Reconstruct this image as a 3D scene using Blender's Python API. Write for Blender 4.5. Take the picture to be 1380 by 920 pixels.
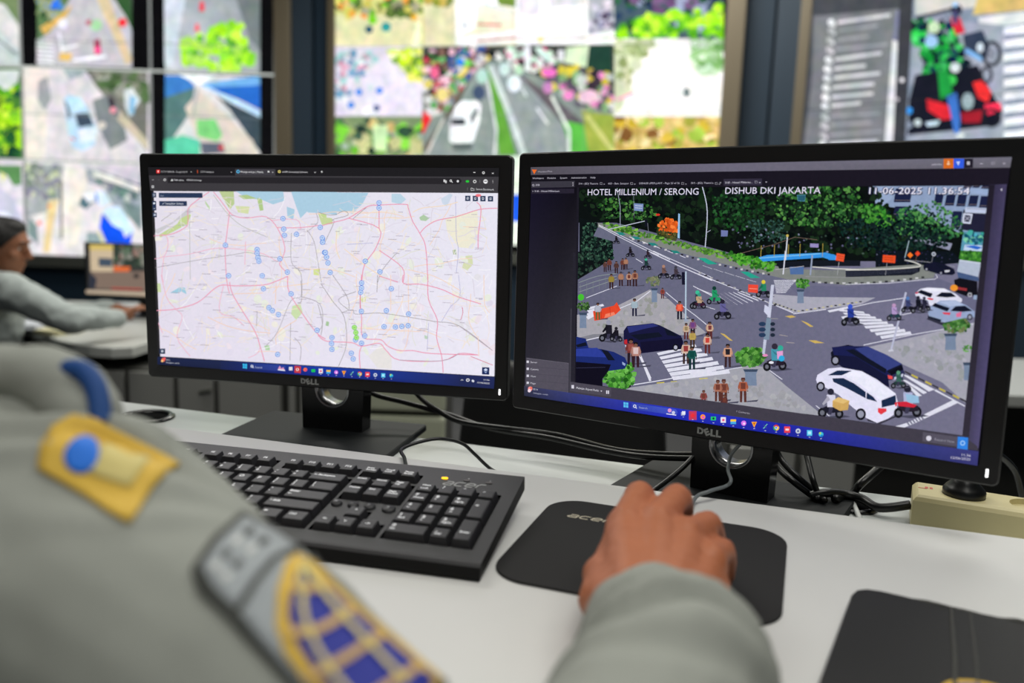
import bpy, bmesh, math, random
from math import sin, cos, pi, radians, atan2, hypot, sqrt
from mathutils import Vector, Matrix, noise
from mathutils.bvhtree import BVHTree

for o in list(bpy.data.objects):
    bpy.data.objects.remove(o, do_unlink=True)
SC = bpy.context.scene
COL = SC.collection
V = Vector

# ------------------------------------------------------------------ camera
# metres; z = 0 is the top of the near desk
FPX, PITCH, ROLL = 1103.12, 0.155, 0.0328
CAM = V((0, 0, 0.2791))
cF = V((0, cos(PITCH), -sin(PITCH)))
_R = V((1, 0, 0)); _U = V((0, sin(PITCH), cos(PITCH)))
cR = cos(ROLL) * _R + sin(ROLL) * _U
cU = -sin(ROLL) * _R + cos(ROLL) * _U
cd = bpy.data.cameras.new('camera'); cam = bpy.data.objects.new('camera', cd); COL.objects.link(cam)
cd.sensor_width = 36; cd.lens = FPX / 1380 * 36; cd.clip_start = 0.02; cd.clip_end = 60
cam.matrix_world = Matrix(((cR.x, cU.x, -cF.x, CAM.x), (cR.y, cU.y, -cF.y, CAM.y), (cR.z, cU.z, -cF.z, CAM.z), (0, 0, 0, 1)))
cd.dof.use_dof = True; cd.dof.focus_distance = 0.91; cd.dof.aperture_fstop = 3.3
SC.camera = cam

# ------------------------------------------------------------------ world, lights, exposure
w = bpy.data.worlds.new('world'); SC.world = w; w.use_nodes = True
w.node_tree.nodes['Background'].inputs[0].default_value = (0.9, 0.95, 1.0, 1)
w.node_tree.nodes['Background'].inputs[1].default_value = 0.25
SC.view_settings.view_transform = 'Standard'; SC.view_settings.look = 'None'
SC.view_settings.exposure = 0.0; SC.view_settings.gamma = 1.0; SC.view_settings.use_curve_mapping = False

def area(name, loc, sx, sy, watts, col=(1, 0.985, 0.92)):
    l = bpy.data.lights.new(name, 'AREA'); l.shape = 'RECTANGLE'; l.size = sx; l.size_y = sy
    l.energy = watts; l.color = col
    o = bpy.data.objects.new(name, l); COL.objects.link(o); o.location = loc
    return o
area('ceiling_lamp_near', (0.9, 0.5, 2.42), 1.6, 0.8, 27)
area('ceiling_lamp_over', (-0.3, -0.75, 2.42), 1.6, 0.8, 31)
area('ceiling_lamp_middle', (-1.4, 2.8, 2.42), 1.6, 0.8, 38)
area('ceiling_lamp_right', (1.8, 2.8, 2.42), 1.6, 0.8, 32)
area('ceiling_lamp_far', (0.0, 5.0, 2.42), 2.6, 0.8, 90)

# ------------------------------------------------------------------ materials
def lin(c):
    c = c / 255.0
    return c / 12.92 if c <= 0.04045 else ((c + 0.055) / 1.055) ** 2.4
def rgb(r, g, b): return (lin(r), lin(g), lin(b), 1.0)
MATS = {}
def mat(name, col, rough=0.5, metal=0.0, spec=0.5, noise_amt=0.0, scale=80, bump=0.0, emit=None, estr=1.0, stretch=None):
    if name in MATS: return MATS[name]
    m = bpy.data.materials.new(name); m.use_nodes = True
    nt = m.node_tree; b = nt.nodes['Principled BSDF']
    b.inputs['Base Color'].default_value = rgb(*col)
    b.inputs['Roughness'].default_value = rough; b.inputs['Metallic'].default_value = metal
    b.inputs['Specular IOR Level'].default_value = spec
    if noise_amt or bump:
        tc = nt.nodes.new('ShaderNodeTexCoord'); n = nt.nodes.new('ShaderNodeTexNoise')
        n.inputs['Scale'].default_value = scale; n.inputs['Detail'].default_value = 4
        if stretch:
            mp = nt.nodes.new('ShaderNodeMapping'); mp.inputs['Scale'].default_value = stretch
            nt.links.new(tc.outputs['Object'], mp.inputs[0]); nt.links.new(mp.outputs[0], n.inputs['Vector'])
        else:
            nt.links.new(tc.outputs['Object'], n.inputs['Vector'])
        if noise_amt:
            mx = nt.nodes.new('ShaderNodeMix'); mx.data_type = 'RGBA'
            c = rgb(*col)
            mx.inputs[6].default_value = tuple(v * (1 - noise_amt) for v in c[:3]) + (1,)
            mx.inputs[7].default_value = tuple(min(1, v * (1 + noise_amt)) for v in c[:3]) + (1,)
            nt.links.new(n.outputs[0], mx.inputs[0]); nt.links.new(mx.outputs[2], b.inputs['Base Color'])
        if bump:
            bp = nt.nodes.new('ShaderNodeBump'); bp.inputs['Strength'].default_value = bump
            bp.inputs['Distance'].default_value = 0.001
            nt.links.new(n.outputs[0], bp.inputs['Height']); nt.links.new(bp.outputs[0], b.inputs['Normal'])
    if emit:
        b.inputs['Emission Color'].default_value = rgb(*emit); b.inputs['Emission Strength'].default_value = estr
    MATS[name] = m
    return m
def screen_mat(name, strength, var=0.0, scale=30, hue=0.0):
    m = bpy.data.materials.new(name); m.use_nodes = True; nt = m.node_tree
    nt.nodes.remove(nt.nodes['Principled BSDF'])
    e = nt.nodes.new('ShaderNodeEmission'); a = nt.nodes.new('ShaderNodeAttribute'); a.attribute_name = 'Col'
    e.inputs[1].default_value = strength
    src = a.outputs['Color']
    if var:
        # fine picture detail: brightness and tint vary over the picture
        tc = nt.nodes.new('ShaderNodeTexCoord'); n = nt.nodes.new('ShaderNodeTexNoise'); n.inputs['Scale'].default_value = scale; n.inputs['Detail'].default_value = 5; n.inputs['Roughness'].default_value = 0.65
        nt.links.new(tc.outputs['Object'], n.inputs['Vector'])
        mr = nt.nodes.new('ShaderNodeMapRange'); mr.inputs['From Min'].default_value = 0.32; mr.inputs['From Max'].default_value = 0.68; mr.inputs['To Min'].default_value = 1 - var; mr.inputs['To Max'].default_value = 1 + var
        nt.links.new(n.outputs[0], mr.inputs['Value'])
        mx = nt.nodes.new('ShaderNodeMix'); mx.data_type = 'RGBA'; mx.inputs[0].default_value = hue; mx.inputs[6].default_value = (.5, .5, .5, 1); nt.links.new(n.outputs['Color'], mx.inputs[7])
        v1 = nt.nodes.new('ShaderNodeVectorMath'); v1.operation = 'MULTIPLY'; nt.links.new(src, v1.inputs[0]); nt.links.new(mx.outputs[2], v1.inputs[1])
        v2 = nt.nodes.new('ShaderNodeVectorMath'); v2.operation = 'SCALE'; nt.links.new(v1.outputs[0], v2.inputs[0]); nt.links.new(mr.outputs[0], v2.inputs['Scale'])
        v3 = nt.nodes.new('ShaderNodeVectorMath'); v3.operation = 'SCALE'; v3.inputs['Scale'].default_value = 2.0; nt.links.new(v2.outputs[0], v3.inputs[0]); src = v3.outputs[0]
    nt.links.new(src, e.inputs[0]); nt.links.new(e.outputs[0], nt.nodes['Material Output'].inputs[0])
    return m

M_DESK = mat('white laminate', (214, 214, 212), 0.38, noise_amt=0.03, scale=14)
M_DESKR = mat('grey white laminate', (200, 204, 202), 0.3, noise_amt=0.05, scale=10, stretch=(1, 8, 1))
M_EDGE = mat('laminate edge', (170, 170, 165), 0.5)
M_BLACK = mat('black plastic', (20, 20, 21), 0.42, noise_amt=0.15, scale=900, bump=0.15)
M_BLACKG = mat('glossy black plastic', (14, 14, 15), 0.22)
M_BASE = mat('dark grey base plastic', (26, 29, 31), 0.62, spec=0.22, noise_amt=0.1, scale=600)
M_STEEL = mat('brushed steel', (170, 170, 172), 0.28, 1.0, noise_amt=0.25, scale=60, stretch=(30, 1, 1))
M_KB = mat('keyboard shell', (52, 52, 54), 0.5, noise_amt=0.12, scale=900, bump=0.2)
M_KBF = mat('keyboard front lip', (9, 9, 9), 0.6, spec=0.25)
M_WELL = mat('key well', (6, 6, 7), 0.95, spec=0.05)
M_KEY = mat('key plastic', (40, 40, 43), 0.45, noise_amt=0.1, scale=700, bump=0.1)
M_LEG = mat('key legend white', (238, 240, 244), 0.5)
M_LOGO = mat('logo grey', (150, 152, 150), 0.4)
M_LOGOB = mat('logo sand', (200, 192, 170), 0.5)
M_PAD = mat('mouse pad cloth', (27, 26, 26), 0.8, noise_amt=0.15, scale=1500, bump=0.4)
M_PADE = mat('mouse pad rubber', (20, 18, 19), 0.8)
M_CABLE = mat('black cable', (16, 17, 18), 0.35)
M_CABLEG = mat('grey cable', (110, 116, 118), 0.45)
M_WHITEC = mat('white cable', (200, 202, 200), 0.5)
M_SKIN = mat('skin', (178, 106, 70), 0.55, noise_amt=0.10, scale=60, bump=0.25)
M_SKIN2 = mat('skin background', (150, 98, 70), 0.55, noise_amt=0.06, scale=30)
M_HAIR = mat('black hair', (20, 17, 16), 0.6, noise_amt=0.3, scale=200)
M_SHIRT = mat('grey uniform cloth', (146, 149, 142), 0.85, noise_amt=0.05, scale=1200, bump=0.3)
M_SHIRT2 = mat('grey uniform cloth background', (172, 180, 178), 0.85, noise_amt=0.05, scale=200)
M_CREAM = mat('cream socket plastic', (206, 195, 148), 0.45, noise_amt=0.02, scale=40)
M_RED = mat('red print', (205, 90, 80), 0.5)
M_BOOK = mat('black leatherette', (27, 27, 26), 0.6, noise_amt=0.15, scale=500, bump=0.4)
M_FOLD = mat('worn fold', (70, 70, 66), 0.6, noise_amt=0.3, scale=300)
M_YEL = mat('yellow thread', (214, 176, 66), 0.7, noise_amt=0.08, scale=900, bump=0.3)
M_YELP = mat('pale yellow thread', (205, 190, 120), 0.7)
M_BLUE = mat('royal blue thread', (8, 28, 140), 0.65, noise_amt=0.08, scale=900, bump=0.3)
M_AZURE = mat('azure thread', (16, 112, 220), 0.65)
M_TAN = mat('tan thread', (196, 160, 96), 0.7)
M_DGREY = mat('charcoal thread', (62, 64, 60), 0.8)
M_GREYP = mat('silver grey thread', (150, 156, 160), 0.75)
M_TEAL = mat('dark teal wall paint', (27, 47, 64), 0.6, noise_amt=0.04, scale=3)
M_FLOOR = mat('dark carpet', (58, 58, 60), 0.9, noise_amt=0.2, scale=120)
M_CEIL = mat('ceiling board', (205, 205, 200), 0.8, noise_amt=0.02, scale=5)
M_FRAME = mat('bronze grey frame', (112, 102, 84), 0.45, 0.2)
M_FRAMED = mat('dark grey frame', (84, 86, 80), 0.5)
M_CAB = mat('grey cabinet laminate', (150, 150, 146), 0.5, noise_amt=0.02, scale=6)
M_CABD = mat('cabinet gap', (70, 70, 66), 0.7)
M_CREAMW = mat('cream desk edge', (196, 200, 176), 0.5)
M_BGDESK = mat('pale desk top', (188, 190, 186), 0.4)
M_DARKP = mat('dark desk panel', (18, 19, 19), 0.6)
M_CHAIR = mat('black chair fabric', (14, 14, 15), 0.7, noise_amt=0.2, scale=200)

# ------------------------------------------------------------------ object helpers
def setp(o, label=None, cat=None, group=None, kind=None):
    if label: o['label'] = label
    if cat: o['category'] = cat
    if group: o['group'] = group
    if kind: o['kind'] = kind
    return o
MWD = {}
def thing(name, label, cat, loc=(0, 0, 0), rz=0.0, group=None, M=None):
    o = bpy.data.objects.new(name, None); COL.objects.link(o); o.empty_display_size = 0.05
    o.matrix_world = M if M is not None else Matrix.Translation(V(loc)) @ Matrix.Rotation(rz, 4, 'Z')
    MWD[o.name] = o.matrix_world.copy()
    return setp(o, label, cat, group)
def mw(o):
    if o is None: return Matrix.Identity(4)
    if o.name in MWD: return MWD[o.name]
    return mw(o.parent)
def link(name, me, mats, parent=None, world=False, smooth=False):
    """mesh in the parent's frame (world=True: mesh given in world metres)"""
    o = bpy.data.objects.new(name, me); COL.objects.link(o)
    if not isinstance(mats, (list, tuple)): mats = [mats]
    if not me.materials:
        for m in mats: me.materials.append(m)
    if parent is not None:
        o.parent = parent
        if world: me.transform(mw(parent).inverted())
    if smooth:
        for p in me.polygons: p.use_smooth = True
    return o
class MB:
    """collects shapes of ONE part"""
    def __init__(s, M=None): s.b = bmesh.new(); s.M = M or Matrix.Identity(4); s.mi = 0
    def _add(s, vs, fs, smooth=False):
        bv = [s.b.verts.new(s.M @ V(v)) for v in vs]
        for f in fs:
            try:
                q = s.b.faces.new([bv[i] for i in f]); q.material_index = s.mi; q.smooth = smooth
            except ValueError: pass
        return bv
    def box(s, c, d, R=None, taper=1.0, bev=0.0):
        x, y, z = d[0] / 2, d[1] / 2, d[2] / 2
        if bev:
            t = bmesh.new(); bmesh.ops.create_cube(t, size=1.0)
            for v in t.verts:
                k = taper if v.co.z > 0 else 1
                v.co = V((v.co.x * d[0] * k, v.co.y * d[1] * k, v.co.z * d[2]))
            bmesh.ops.bevel(t, geom=t.edges[:], offset=bev, segments=2, affect='EDGES', profile=0.6)
            t.verts.index_update()
            vs = [(R @ v.co if R else v.co) + V(c) for v in t.verts]
            s._add(vs, [[v.index for v in f.verts] for f in t.faces]); t.free(); return s
        vs = []
        for sz in (-1, 1):
            k = taper if sz > 0 else 1
            for sx, sy in ((-1, -1), (1, -1), (1, 1), (-1, 1)):
                p = V((sx * x * k, sy * y * k, sz * z))
                vs.append((R @ p if R else p) + V(c))
        s._add(vs, [(3, 2, 1, 0), (4, 5, 6, 7), (0, 1, 5, 4), (1, 2, 6, 5), (2, 3, 7, 6), (3, 0, 4, 7)])
        return s
    def prism(s, pts, z0, z1, bev=0.0):
        n = len(pts)
        if bev:
            c = V((sum(p[0] for p in pts) / n, sum(p[1] for p in pts) / n))
            ins = [inset(pts, i, bev) for i in range(n)]
            rings = [[(p[0], p[1], z0) for p in pts], [(p[0], p[1], z1 - bev) for p in pts], [(p[0], p[1], z1) for p in ins]]
        else: rings = [[(p[0], p[1], z0) for p in pts], [(p[0], p[1], z1) for p in pts]]
        vs = [v for r in rings for v in r]; fs = [tuple(reversed(range(n)))]
        for k in range(len(rings) - 1):
            for i in range(n):
                j = (i + 1) % n; fs.append((k * n + i, k * n + j, (k + 1) * n + j, (k + 1) * n + i))
        fs.append(tuple((len(rings) - 1) * n + i for i in range(n)))
        s._add(vs, fs); return s
    def tube(s, pts, r, n=10, cap=True):
        pts = [V(p) for p in pts]; rings = []
        up = V((0, 0, 1)); last = None
        for i, p in enumerate(pts):
            t = (pts[min(i + 1, len(pts) - 1)] - pts[max(i - 1, 0)]).normalized()
            a = (last - t * last.dot(t)) if last else t.orthogonal()
            a.normalize(); last = a; b = t.cross(a)
            rr = r[i] if isinstance(r, (list, tuple)) else r
            rings.append([p + a * (rr * cos(2 * pi * k / n)) + b * (rr * sin(2 * pi * k / n)) for k in range(n)])
        vs = [v for q in rings for v in q]; fs = []
        for i in range(len(rings) - 1):
            for k in range(n):
                j = (k + 1) % n; fs.append((i * n + k, i * n + j, (i + 1) * n + j, (i + 1) * n + k))
        if cap: fs += [tuple(reversed(range(n))), tuple((len(rings) - 1) * n + k for k in range(n))]
        s._add(vs, fs, True); return s
    def lathe(s, prof, c=(0, 0, 0), n=40, R=None):
        vs = []
        for (r, z) in prof:
            for k in range(n):
                p = V((r * cos(2 * pi * k / n), r * sin(2 * pi * k / n), z)); vs.append((R @ p if R else p) + V(c))
        fs = []
        for i in range(len(prof) - 1):
            for k in range(n):
                j = (k + 1) % n; fs.append((i * n + k, i * n + j, (i + 1) * n + j, (i + 1) * n + k))
        s._add(vs, fs, True); return s
    def text(s, t, x, y, z, h, w=None, shear=0.0, just='L', bold=0.0):
        vs, fs, (x0, x1, y0, y1) = glyphs(t, bold)
        k = h / CAPH; kx = k if w is None else w / max(1e-6, x1 - x0)
        off = {'L': 0, 'C': -(x0 + x1) / 2 * kx, 'R': -x1 * kx}[just] if just != 'L' else -x0 * kx
        s._add([(x + off + vx * kx + vy * k * shear, y + vy * k, z) for vx, vy in vs], fs); return s
    def mesh(s, name='mesh', dist=0):
        if dist: bmesh.ops.remove_doubles(s.b, verts=s.b.verts, dist=dist)
        me = bpy.data.meshes.new(name); s.b.normal_update(); s.b.to_mesh(me); s.b.free(); return me
    def ob(s, name, mats, parent=None, world=False, smooth=False): return link(name, s.mesh(name), mats, parent, world, smooth)
def inset(pts, i, d):
    n = len(pts); p = V(pts[i]); a = (p - V(pts[i - 1])).normalized(); b = (V(pts[(i + 1) % n]) - p).normalized()
    na = V((-a.y, a.x)); nb = V((-b.y, b.x)); m = (na + nb)
    m = m / max(0.3, m.dot(na)) if m.length > 1e-6 else na
    return (p.x + m.x * d, p.y + m.y * d)
def rrect(w, h, r, n=6, cx=0, cy=0):
    out = []
    for (sx, sy, a0) in ((1, -1, -pi / 2), (1, 1, 0), (-1, 1, pi / 2), (-1, -1, pi)):
        for k in range(n + 1):
            a = a0 + pi / 2 * k / n; out.append((cx + sx * (w / 2 - r) + r * cos(a), cy + sy * (h / 2 - r) + r * sin(a)))
    return out
GL = {}; CAPH = 0.7
def glyphs(t, bold=0.0):
    key = (t, bold)
    if key in GL: return GL[key]
    c = bpy.data.curves.new('t', 'FONT'); c.body = t; c.resolution_u = 2; c.offset = bold; c.size = 1.0
    o = bpy.data.objects.new('t', c); COL.objects.link(o)
    me = bpy.data.meshes.new_from_object(o.evaluated_get(bpy.context.evaluated_depsgraph_get()))
    vs = [(v.co.x, v.co.y) for v in me.vertices]; fs = [tuple(p.vertices) for p in me.polygons]
    bpy.data.objects.remove(o); bpy.data.curves.remove(c); bpy.data.meshes.remove(me)
    xs = [v[0] for v in vs] or [0]; ys = [v[1] for v in vs] or [0]
    GL[key] = (vs, fs, (min(xs), max(xs), min(ys), max(ys))); return GL[key]
def spline(pts, sub=8):
    P = [V(p) for p in pts]; out = []
    for i in range(len(P) - 1):
        a, b, c, d = P[max(i - 1, 0)], P[i], P[i + 1], P[min(i + 2, len(P) - 1)]
        for k in range(sub):
            t = k / sub
            out.append(0.5 * ((2 * b) + (c - a) * t + (2 * a - 5 * b + 4 * c - d) * t * t + (3 * b - a - 3 * c + d) * t ** 3))
    out.append(P[-1]); return out
def frameM(o, x, y, z):
    return Matrix(((x[0], y[0], z[0], o[0]), (x[1], y[1], z[1], o[1]), (x[2], y[2], z[2], o[2]), (0, 0, 0, 1)))

# photo measurements -> points in the room
def ray(px, py): return (cF + cR * ((px - 690) / FPX) - cU * ((py - 460) / FPX))
def onz(px, py, z):
    d = ray(px, py); t = (z - CAM.z) / d.z; return CAM + d * t
def ond(px, py, y):
    d = ray(px, py); return CAM + d * (y / d.y)

def skinmesh(caps, voxel, smooth=4, fac=0.5, disp=None, cut=None, ell=None):
    """one continuous surface from tapered limbs (and ellipsoids), fused by voxel remeshing"""
    b = bmesh.new()
    def shell(rings):
        n = len(rings[0]); bv = [[b.verts.new(p) for p in r] for r in rings]
        for i in range(len(bv) - 1):
            for k in range(n):
                j = (k + 1) % n; b.faces.new((bv[i][k], bv[i][j], bv[i + 1][j], bv[i + 1][k]))
        b.faces.new(list(reversed(bv[0]))); b.faces.new(bv[-1])
    for cp in caps:
        A, ra, B, rb = V(cp[0]), cp[1], V(cp[2]), cp[3]; fl = cp[4] if len(cp) > 4 else None
        t = (B - A).normalized(); a = V(fl) if fl else t.orthogonal()
        a = (a - t * a.dot(t)).normalized(); c = t.cross(a); sq = cp[5] if len(cp) > 5 else 1.0
        prof = []
        for k in range(1, 7): th = pi / 2 * k / 6; prof.append((A - t * ra * cos(th), ra * sin(th)))
        for k in range(0, 6): th = pi / 2 * k / 6; prof.append((B + t * rb * sin(th), rb * cos(th)))
        n = 20
        shell([[p + a * (r * cos(2 * pi * k / n)) * sq + c * (r * sin(2 * pi * k / n)) for k in range(n)] for p, r in prof])
    for (c, r, R) in (ell or []):
        rings = []
        for i in range(1, 12):
            th = pi * i / 12
            rings.append([V(c) + (R @ V((r[0] * sin(th) * cos(2 * pi * k / 20), r[1] * sin(th) * sin(2 * pi * k / 20), -r[2] * cos(th)))) for k in range(20)])
        shell(rings)
    me = bpy.data.meshes.new('m'); b.to_mesh(me); b.free()
    o = bpy.data.objects.new('tmp', me); COL.objects.link(o)
    m = o.modifiers.new('r', 'REMESH'); m.mode = 'VOXEL'; m.voxel_size = voxel; m.use_smooth_shade = True
    if smooth:
        q = o.modifiers.new('s', 'SMOOTH'); q.iterations = smooth; q.factor = fac
    out = bpy.data.meshes.new_from_object(o.evaluated_get(bpy.context.evaluated_depsgraph_get()))
    bpy.data.objects.remove(o); bpy.data.meshes.remove(me)
    if disp or cut:
        b = bmesh.new(); b.from_mesh(out)
        if disp:
            b.normal_update(); mv = [(v, v.normal * disp(v.co)) for v in b.verts]
            for v, d in mv: v.co += d
        for (p, nrm) in (cut or []):
            bmesh.ops.bisect_plane(b, geom=b.verts[:] + b.edges[:] + b.faces[:], plane_co=p, plane_no=nrm, clear_outer=True)
        b.to_mesh(out); b.free()
    out.materials.clear()
    for p in out.polygons: p.use_smooth = True
    return out

# ------------------------------------------------------------------ painter for lit displays
class Paint:
    """flat picture shown by a display: coloured shapes laid on its plane in thin layers"""
    def __init__(s, o, x, n, step=4e-6):
        s.o = V(o); s.x = V(x).normalized(); s.n = V(n).normalized(); s.y = s.n.cross(s.x)   # n looks at the viewer
        s.v = []; s.f = []; s.c = []; s.k = 0; s.step = step; s.t = (0, 0, 1.0); s.clip = None; s.gain = 1.0
    def fr(s, x0=0, y0=0, k=1.0): s.t = (x0, y0, k); return s
    def g(s, p): return (s.t[0] + p[0] / s.t[2], s.t[1] + p[1] / s.t[2])
    def hit(s, p):
        d = ray(*p); t = (s.o - CAM).dot(s.n) / d.dot(s.n); q = CAM + d * t - s.o
        return (q.dot(s.x), q.dot(s.y))
    def layer(s): s.k += 1
    def raw(s, ps, cols):
        i = len(s.v); z = s.k * s.step
        s.v += [s.o + s.x * a + s.y * b + s.n * z for a, b in ps]
        s.f.append(tuple(range(i, i + len(ps)))); s.c.append(cols)
    def _clip(s, P, C):
        if not s.clip: return P, C
        cl = s.clip; n = len(cl)
        for i in range(n):
            ax, ay = cl[i]; bx, by = cl[(i + 1) % n]; out = []; oc = []
            m = len(P)
            if m < 3: return [], []
            sd = [(bx - ax) * (p[1] - ay) - (by - ay) * (p[0] - ax) for p in P]
            for j in range(m):
                q = (j + 1) % m
                if sd[j] >= 0: out.append(P[j]); oc.append(C[j])
                if (sd[j] >= 0) != (sd[q] >= 0):
                    t = sd[j] / (sd[j] - sd[q])
                    out.append((P[j][0] + (P[q][0] - P[j][0]) * t, P[j][1] + (P[q][1] - P[j][1]) * t))
                    oc.append(tuple(C[j][z] + (C[q][z] - C[j][z]) * t for z in range(3)))
            P, C = out, oc
        return P, C
    def poly(s, pts, col, up=True):
        if up: s.k += 1
        P = [s.g(p) for p in pts]
        C = [tuple(lin(v) for v in c) for c in col] if isinstance(col[0], (tuple, list)) else [tuple(lin(v) for v in col)] * len(P)
        P, C = s._clip(P, C)
        if len(P) < 3: return
        s.raw([s.hit(p) for p in P], C)
    def rect(s, x0, y0, x1, y1, col): s.poly([(x0, y0), (x1, y0), (x1, y1), (x0, y1)], col)
    def line(s, pts, w, col, close=False, sp=0):
        s.k += 1
        if sp: pts = [(p.x, p.y) for p in spline([(a, b, 0) for a, b in pts], sp)]
        if close: pts = list(pts) + [pts[0]]
        w = w * s.t[2] / 2 ; n = len(pts); L = []; R_ = []
        for i in range(n):
            ax, ay = pts[max(i - 1, 0)]; bx, by = pts[min(i + 1, n - 1)]
            dx, dy = bx - ax, by - ay; l = hypot(dx, dy) or 1
            L.append((pts[i][0] - dy / l * w, pts[i][1] + dx / l * w)); R_.append((pts[i][0] + dy / l * w, pts[i][1] - dx / l * w))
        for i in range(n - 1): s.poly([L[i], R_[i], R_[i + 1], L[i + 1]], col, False)
    def disc(s, x, y, rx, col, ry=None, n=14, rot=0.0):
        ry = rx if ry is None else ry
        s.poly([(x + rx * cos(2 * pi * k / n) * cos(rot) - ry * sin(2 * pi * k / n) * sin(rot), y + rx * cos(2 * pi * k / n) * sin(rot) + ry * sin(2 * pi * k / n) * cos(rot)) for k in range(n)], col)
    def ring(s, x, y, r, w, col, n=16, ry=None):
        ry = ry or r
        s.line([(x + r * cos(2 * pi * k / n), y + ry * sin(2 * pi * k / n)) for k in range(n + 1)], w, col)
    def blobs(s, reg, n, size, cols, seed=1, var=12, asp=1.0, lay=6):
        rd = random.Random(seed); xs = [p[0] for p in reg]; ys = [p[1] for p in reg]; k0 = s.k; m = 0; tries = 0
        while m < n and tries < n * 8:
            tries += 1; x = rd.uniform(min(xs), max(xs)); y = rd.uniform(min(ys), max(ys))
            if not inside(x, y, reg): continue
            m += 1; c = rd.choice(cols); d = rd.uniform(-var, var); c = tuple(max(0, min(255, v + d)) for v in c)
            r = rd.uniform(*size); q = rd.randint(5, 7); a0 = rd.random() * 6
            s.k = k0 + 1 + m % lay
            s.poly([(x + r * rd.uniform(.6, 1.2) * cos(a0 + 6.283 * i / q), y + asp * r * rd.uniform(.6, 1.2) * sin(a0 + 6.283 * i / q)) for i in range(q)], c, False)
        s.k = k0 + lay + 1
    def text(s, t, x, y, h, col, x1=None, y1=None, bold=0.0):
        """baseline starts at (x, y), ends at (x1, y1); h = cap height"""
        s.k += 1
        vs, fs, (gx0, gx1, gy0, gy1) = glyphs(t, bold)
        A = V(s.hit(s.g((x, y)))); H = V(s.hit(s.g((x, y - h)))); hh = (H - A).length
        y1 = y if y1 is None else y1
        if x1 is None: B = V(s.hit(s.g((x + h * 4, y1)))); kx = hh / CAPH
        else: B = V(s.hit(s.g((x1, y1)))); kx = (B - A).length / max(1e-6, gx1 - gx0)
        d = (B - A).normalized(); u = V((-d.y, d.x)); ky = hh / CAPH
        c = tuple(lin(v) for v in col)
        for f in fs:
            s.raw([tuple(A + d * ((vs[i][0] - gx0) * kx) + u * (vs[i][1] * ky)) for i in f], [c] * len(f))
    def ob(s, name, m, parent):
        me = bpy.data.meshes.new(name); me.from_pydata([tuple(v) for v in s.v], [], s.f)
        at = me.color_attributes.new('Col', 'FLOAT_COLOR', 'CORNER'); buf = []
        for p in me.polygons:
            C = s.c[p.index]
            for k in range(p.loop_total):
                c = C[k % len(C)]; buf += [c[0] * s.gain, c[1] * s.gain, c[2] * s.gain, 1]
        at.data.foreach_set('color', buf)
        return link(name, me, m, parent, world=True)
def inside(x, y, P):
    r = False; j = len(P) - 1
    for i in range(len(P)):
        if (P[i][1] > y) != (P[j][1] > y) and x < (P[j][0] - P[i][0]) * (y - P[i][1]) / (P[j][1] - P[i][1]) + P[i][0]: r = not r
        j = i
    return r
# ================================================================== ROOM (structure)
ZFB = -1.02          # floor of the lower tier behind
def struct(name, mb, m):
    o = mb.ob(name, m); o['kind'] = 'structure'; return o
f = MB(); f.box((0, 3.4, ZFB - 0.05), (9.6, 9.6, 0.1)); struct('floor', f, M_FLOOR)
f = MB(); f.box((0, 0.15, (ZFB - 0.76) / 2), (9.4, 2.4, -(ZFB + 0.76))); o = struct('trim_1', f, M_FLOOR)
f = MB(); f.box((0, 3.4, 2.52), (9.6, 9.6, 0.1)); struct('ceiling', f, M_CEIL)
f = MB(); f.box((-4.75, 3.4, 0.73), (0.1, 9.6, 3.5)); struct('wall_left', f, M_TEAL)
f = MB(); f.box((4.75, 3.4, 0.73), (0.1, 9.6, 3.5)); struct('wall_right', f, M_TEAL)
f = MB(); f.box((0, -1.35, 0.73), (9.6, 0.1, 3.5)); struct('wall_front', f, M_TEAL)
f = MB(); f.box((0, 8.15, 0.73), (9.6, 0.1, 3.5)); struct('wall_far', f, M_TEAL)
# three faceted wall faces that carry the video walls
YL = 6.6
def plane_axes(o, yaw):
    x = V((cos(yaw), sin(yaw), 0)); n = V((sin(yaw), -cos(yaw), 0)); return V(o), x, n
LW = plane_axes((0, YL, 0), 0.0)
midp = ond(450, 200, YL)
MW_ = plane_axes(midp, -0.32)
def onplane(pl, px, py):
    d = ray(px, py); t = (pl[0] - CAM).dot(pl[2]) / d.dot(pl[2]); return CAM + d * t
pe = onplane(MW_, 1000, 200)
rp = pe + MW_[1] * 0.50
RW = plane_axes((rp.x, rp.y, 0), -0.55)
def wallseg(a, b, back=0.075):
    a = V((a.x, a.y, 0)); b = V((b.x, b.y, 0)); d = (b - a).normalized(); n = V((-d.y, d.x, 0))
    m = MB(); a = a + n * back; b = b + n * back
    m.prism([(a.x, a.y), (b.x, b.y), (b.x + n.x * .06, b.y + n.y * .06), (a.x + n.x * .06, a.y + n.y * .06)], ZFB, 2.465); return m
c0 = onplane(LW, 418, 200); c1 = onplane(RW, 1030, 200)
m = wallseg(V((-4.7, YL, 0)), c0); struct('wall_back_left', m, M_TEAL)
m = wallseg(c0, onplane(MW_, 1030, 200)); struct('wall_back_middle', m, M_TEAL)
m = wallseg(onplane(MW_, 1030, 200), V((4.7, (onplane(RW, 1030, 200) + RW[1] * ((4.7 - onplane(RW, 1030, 200).x) / RW[1].x)).y, 0))); struct('wall_back_right', m, M_TEAL)

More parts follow.
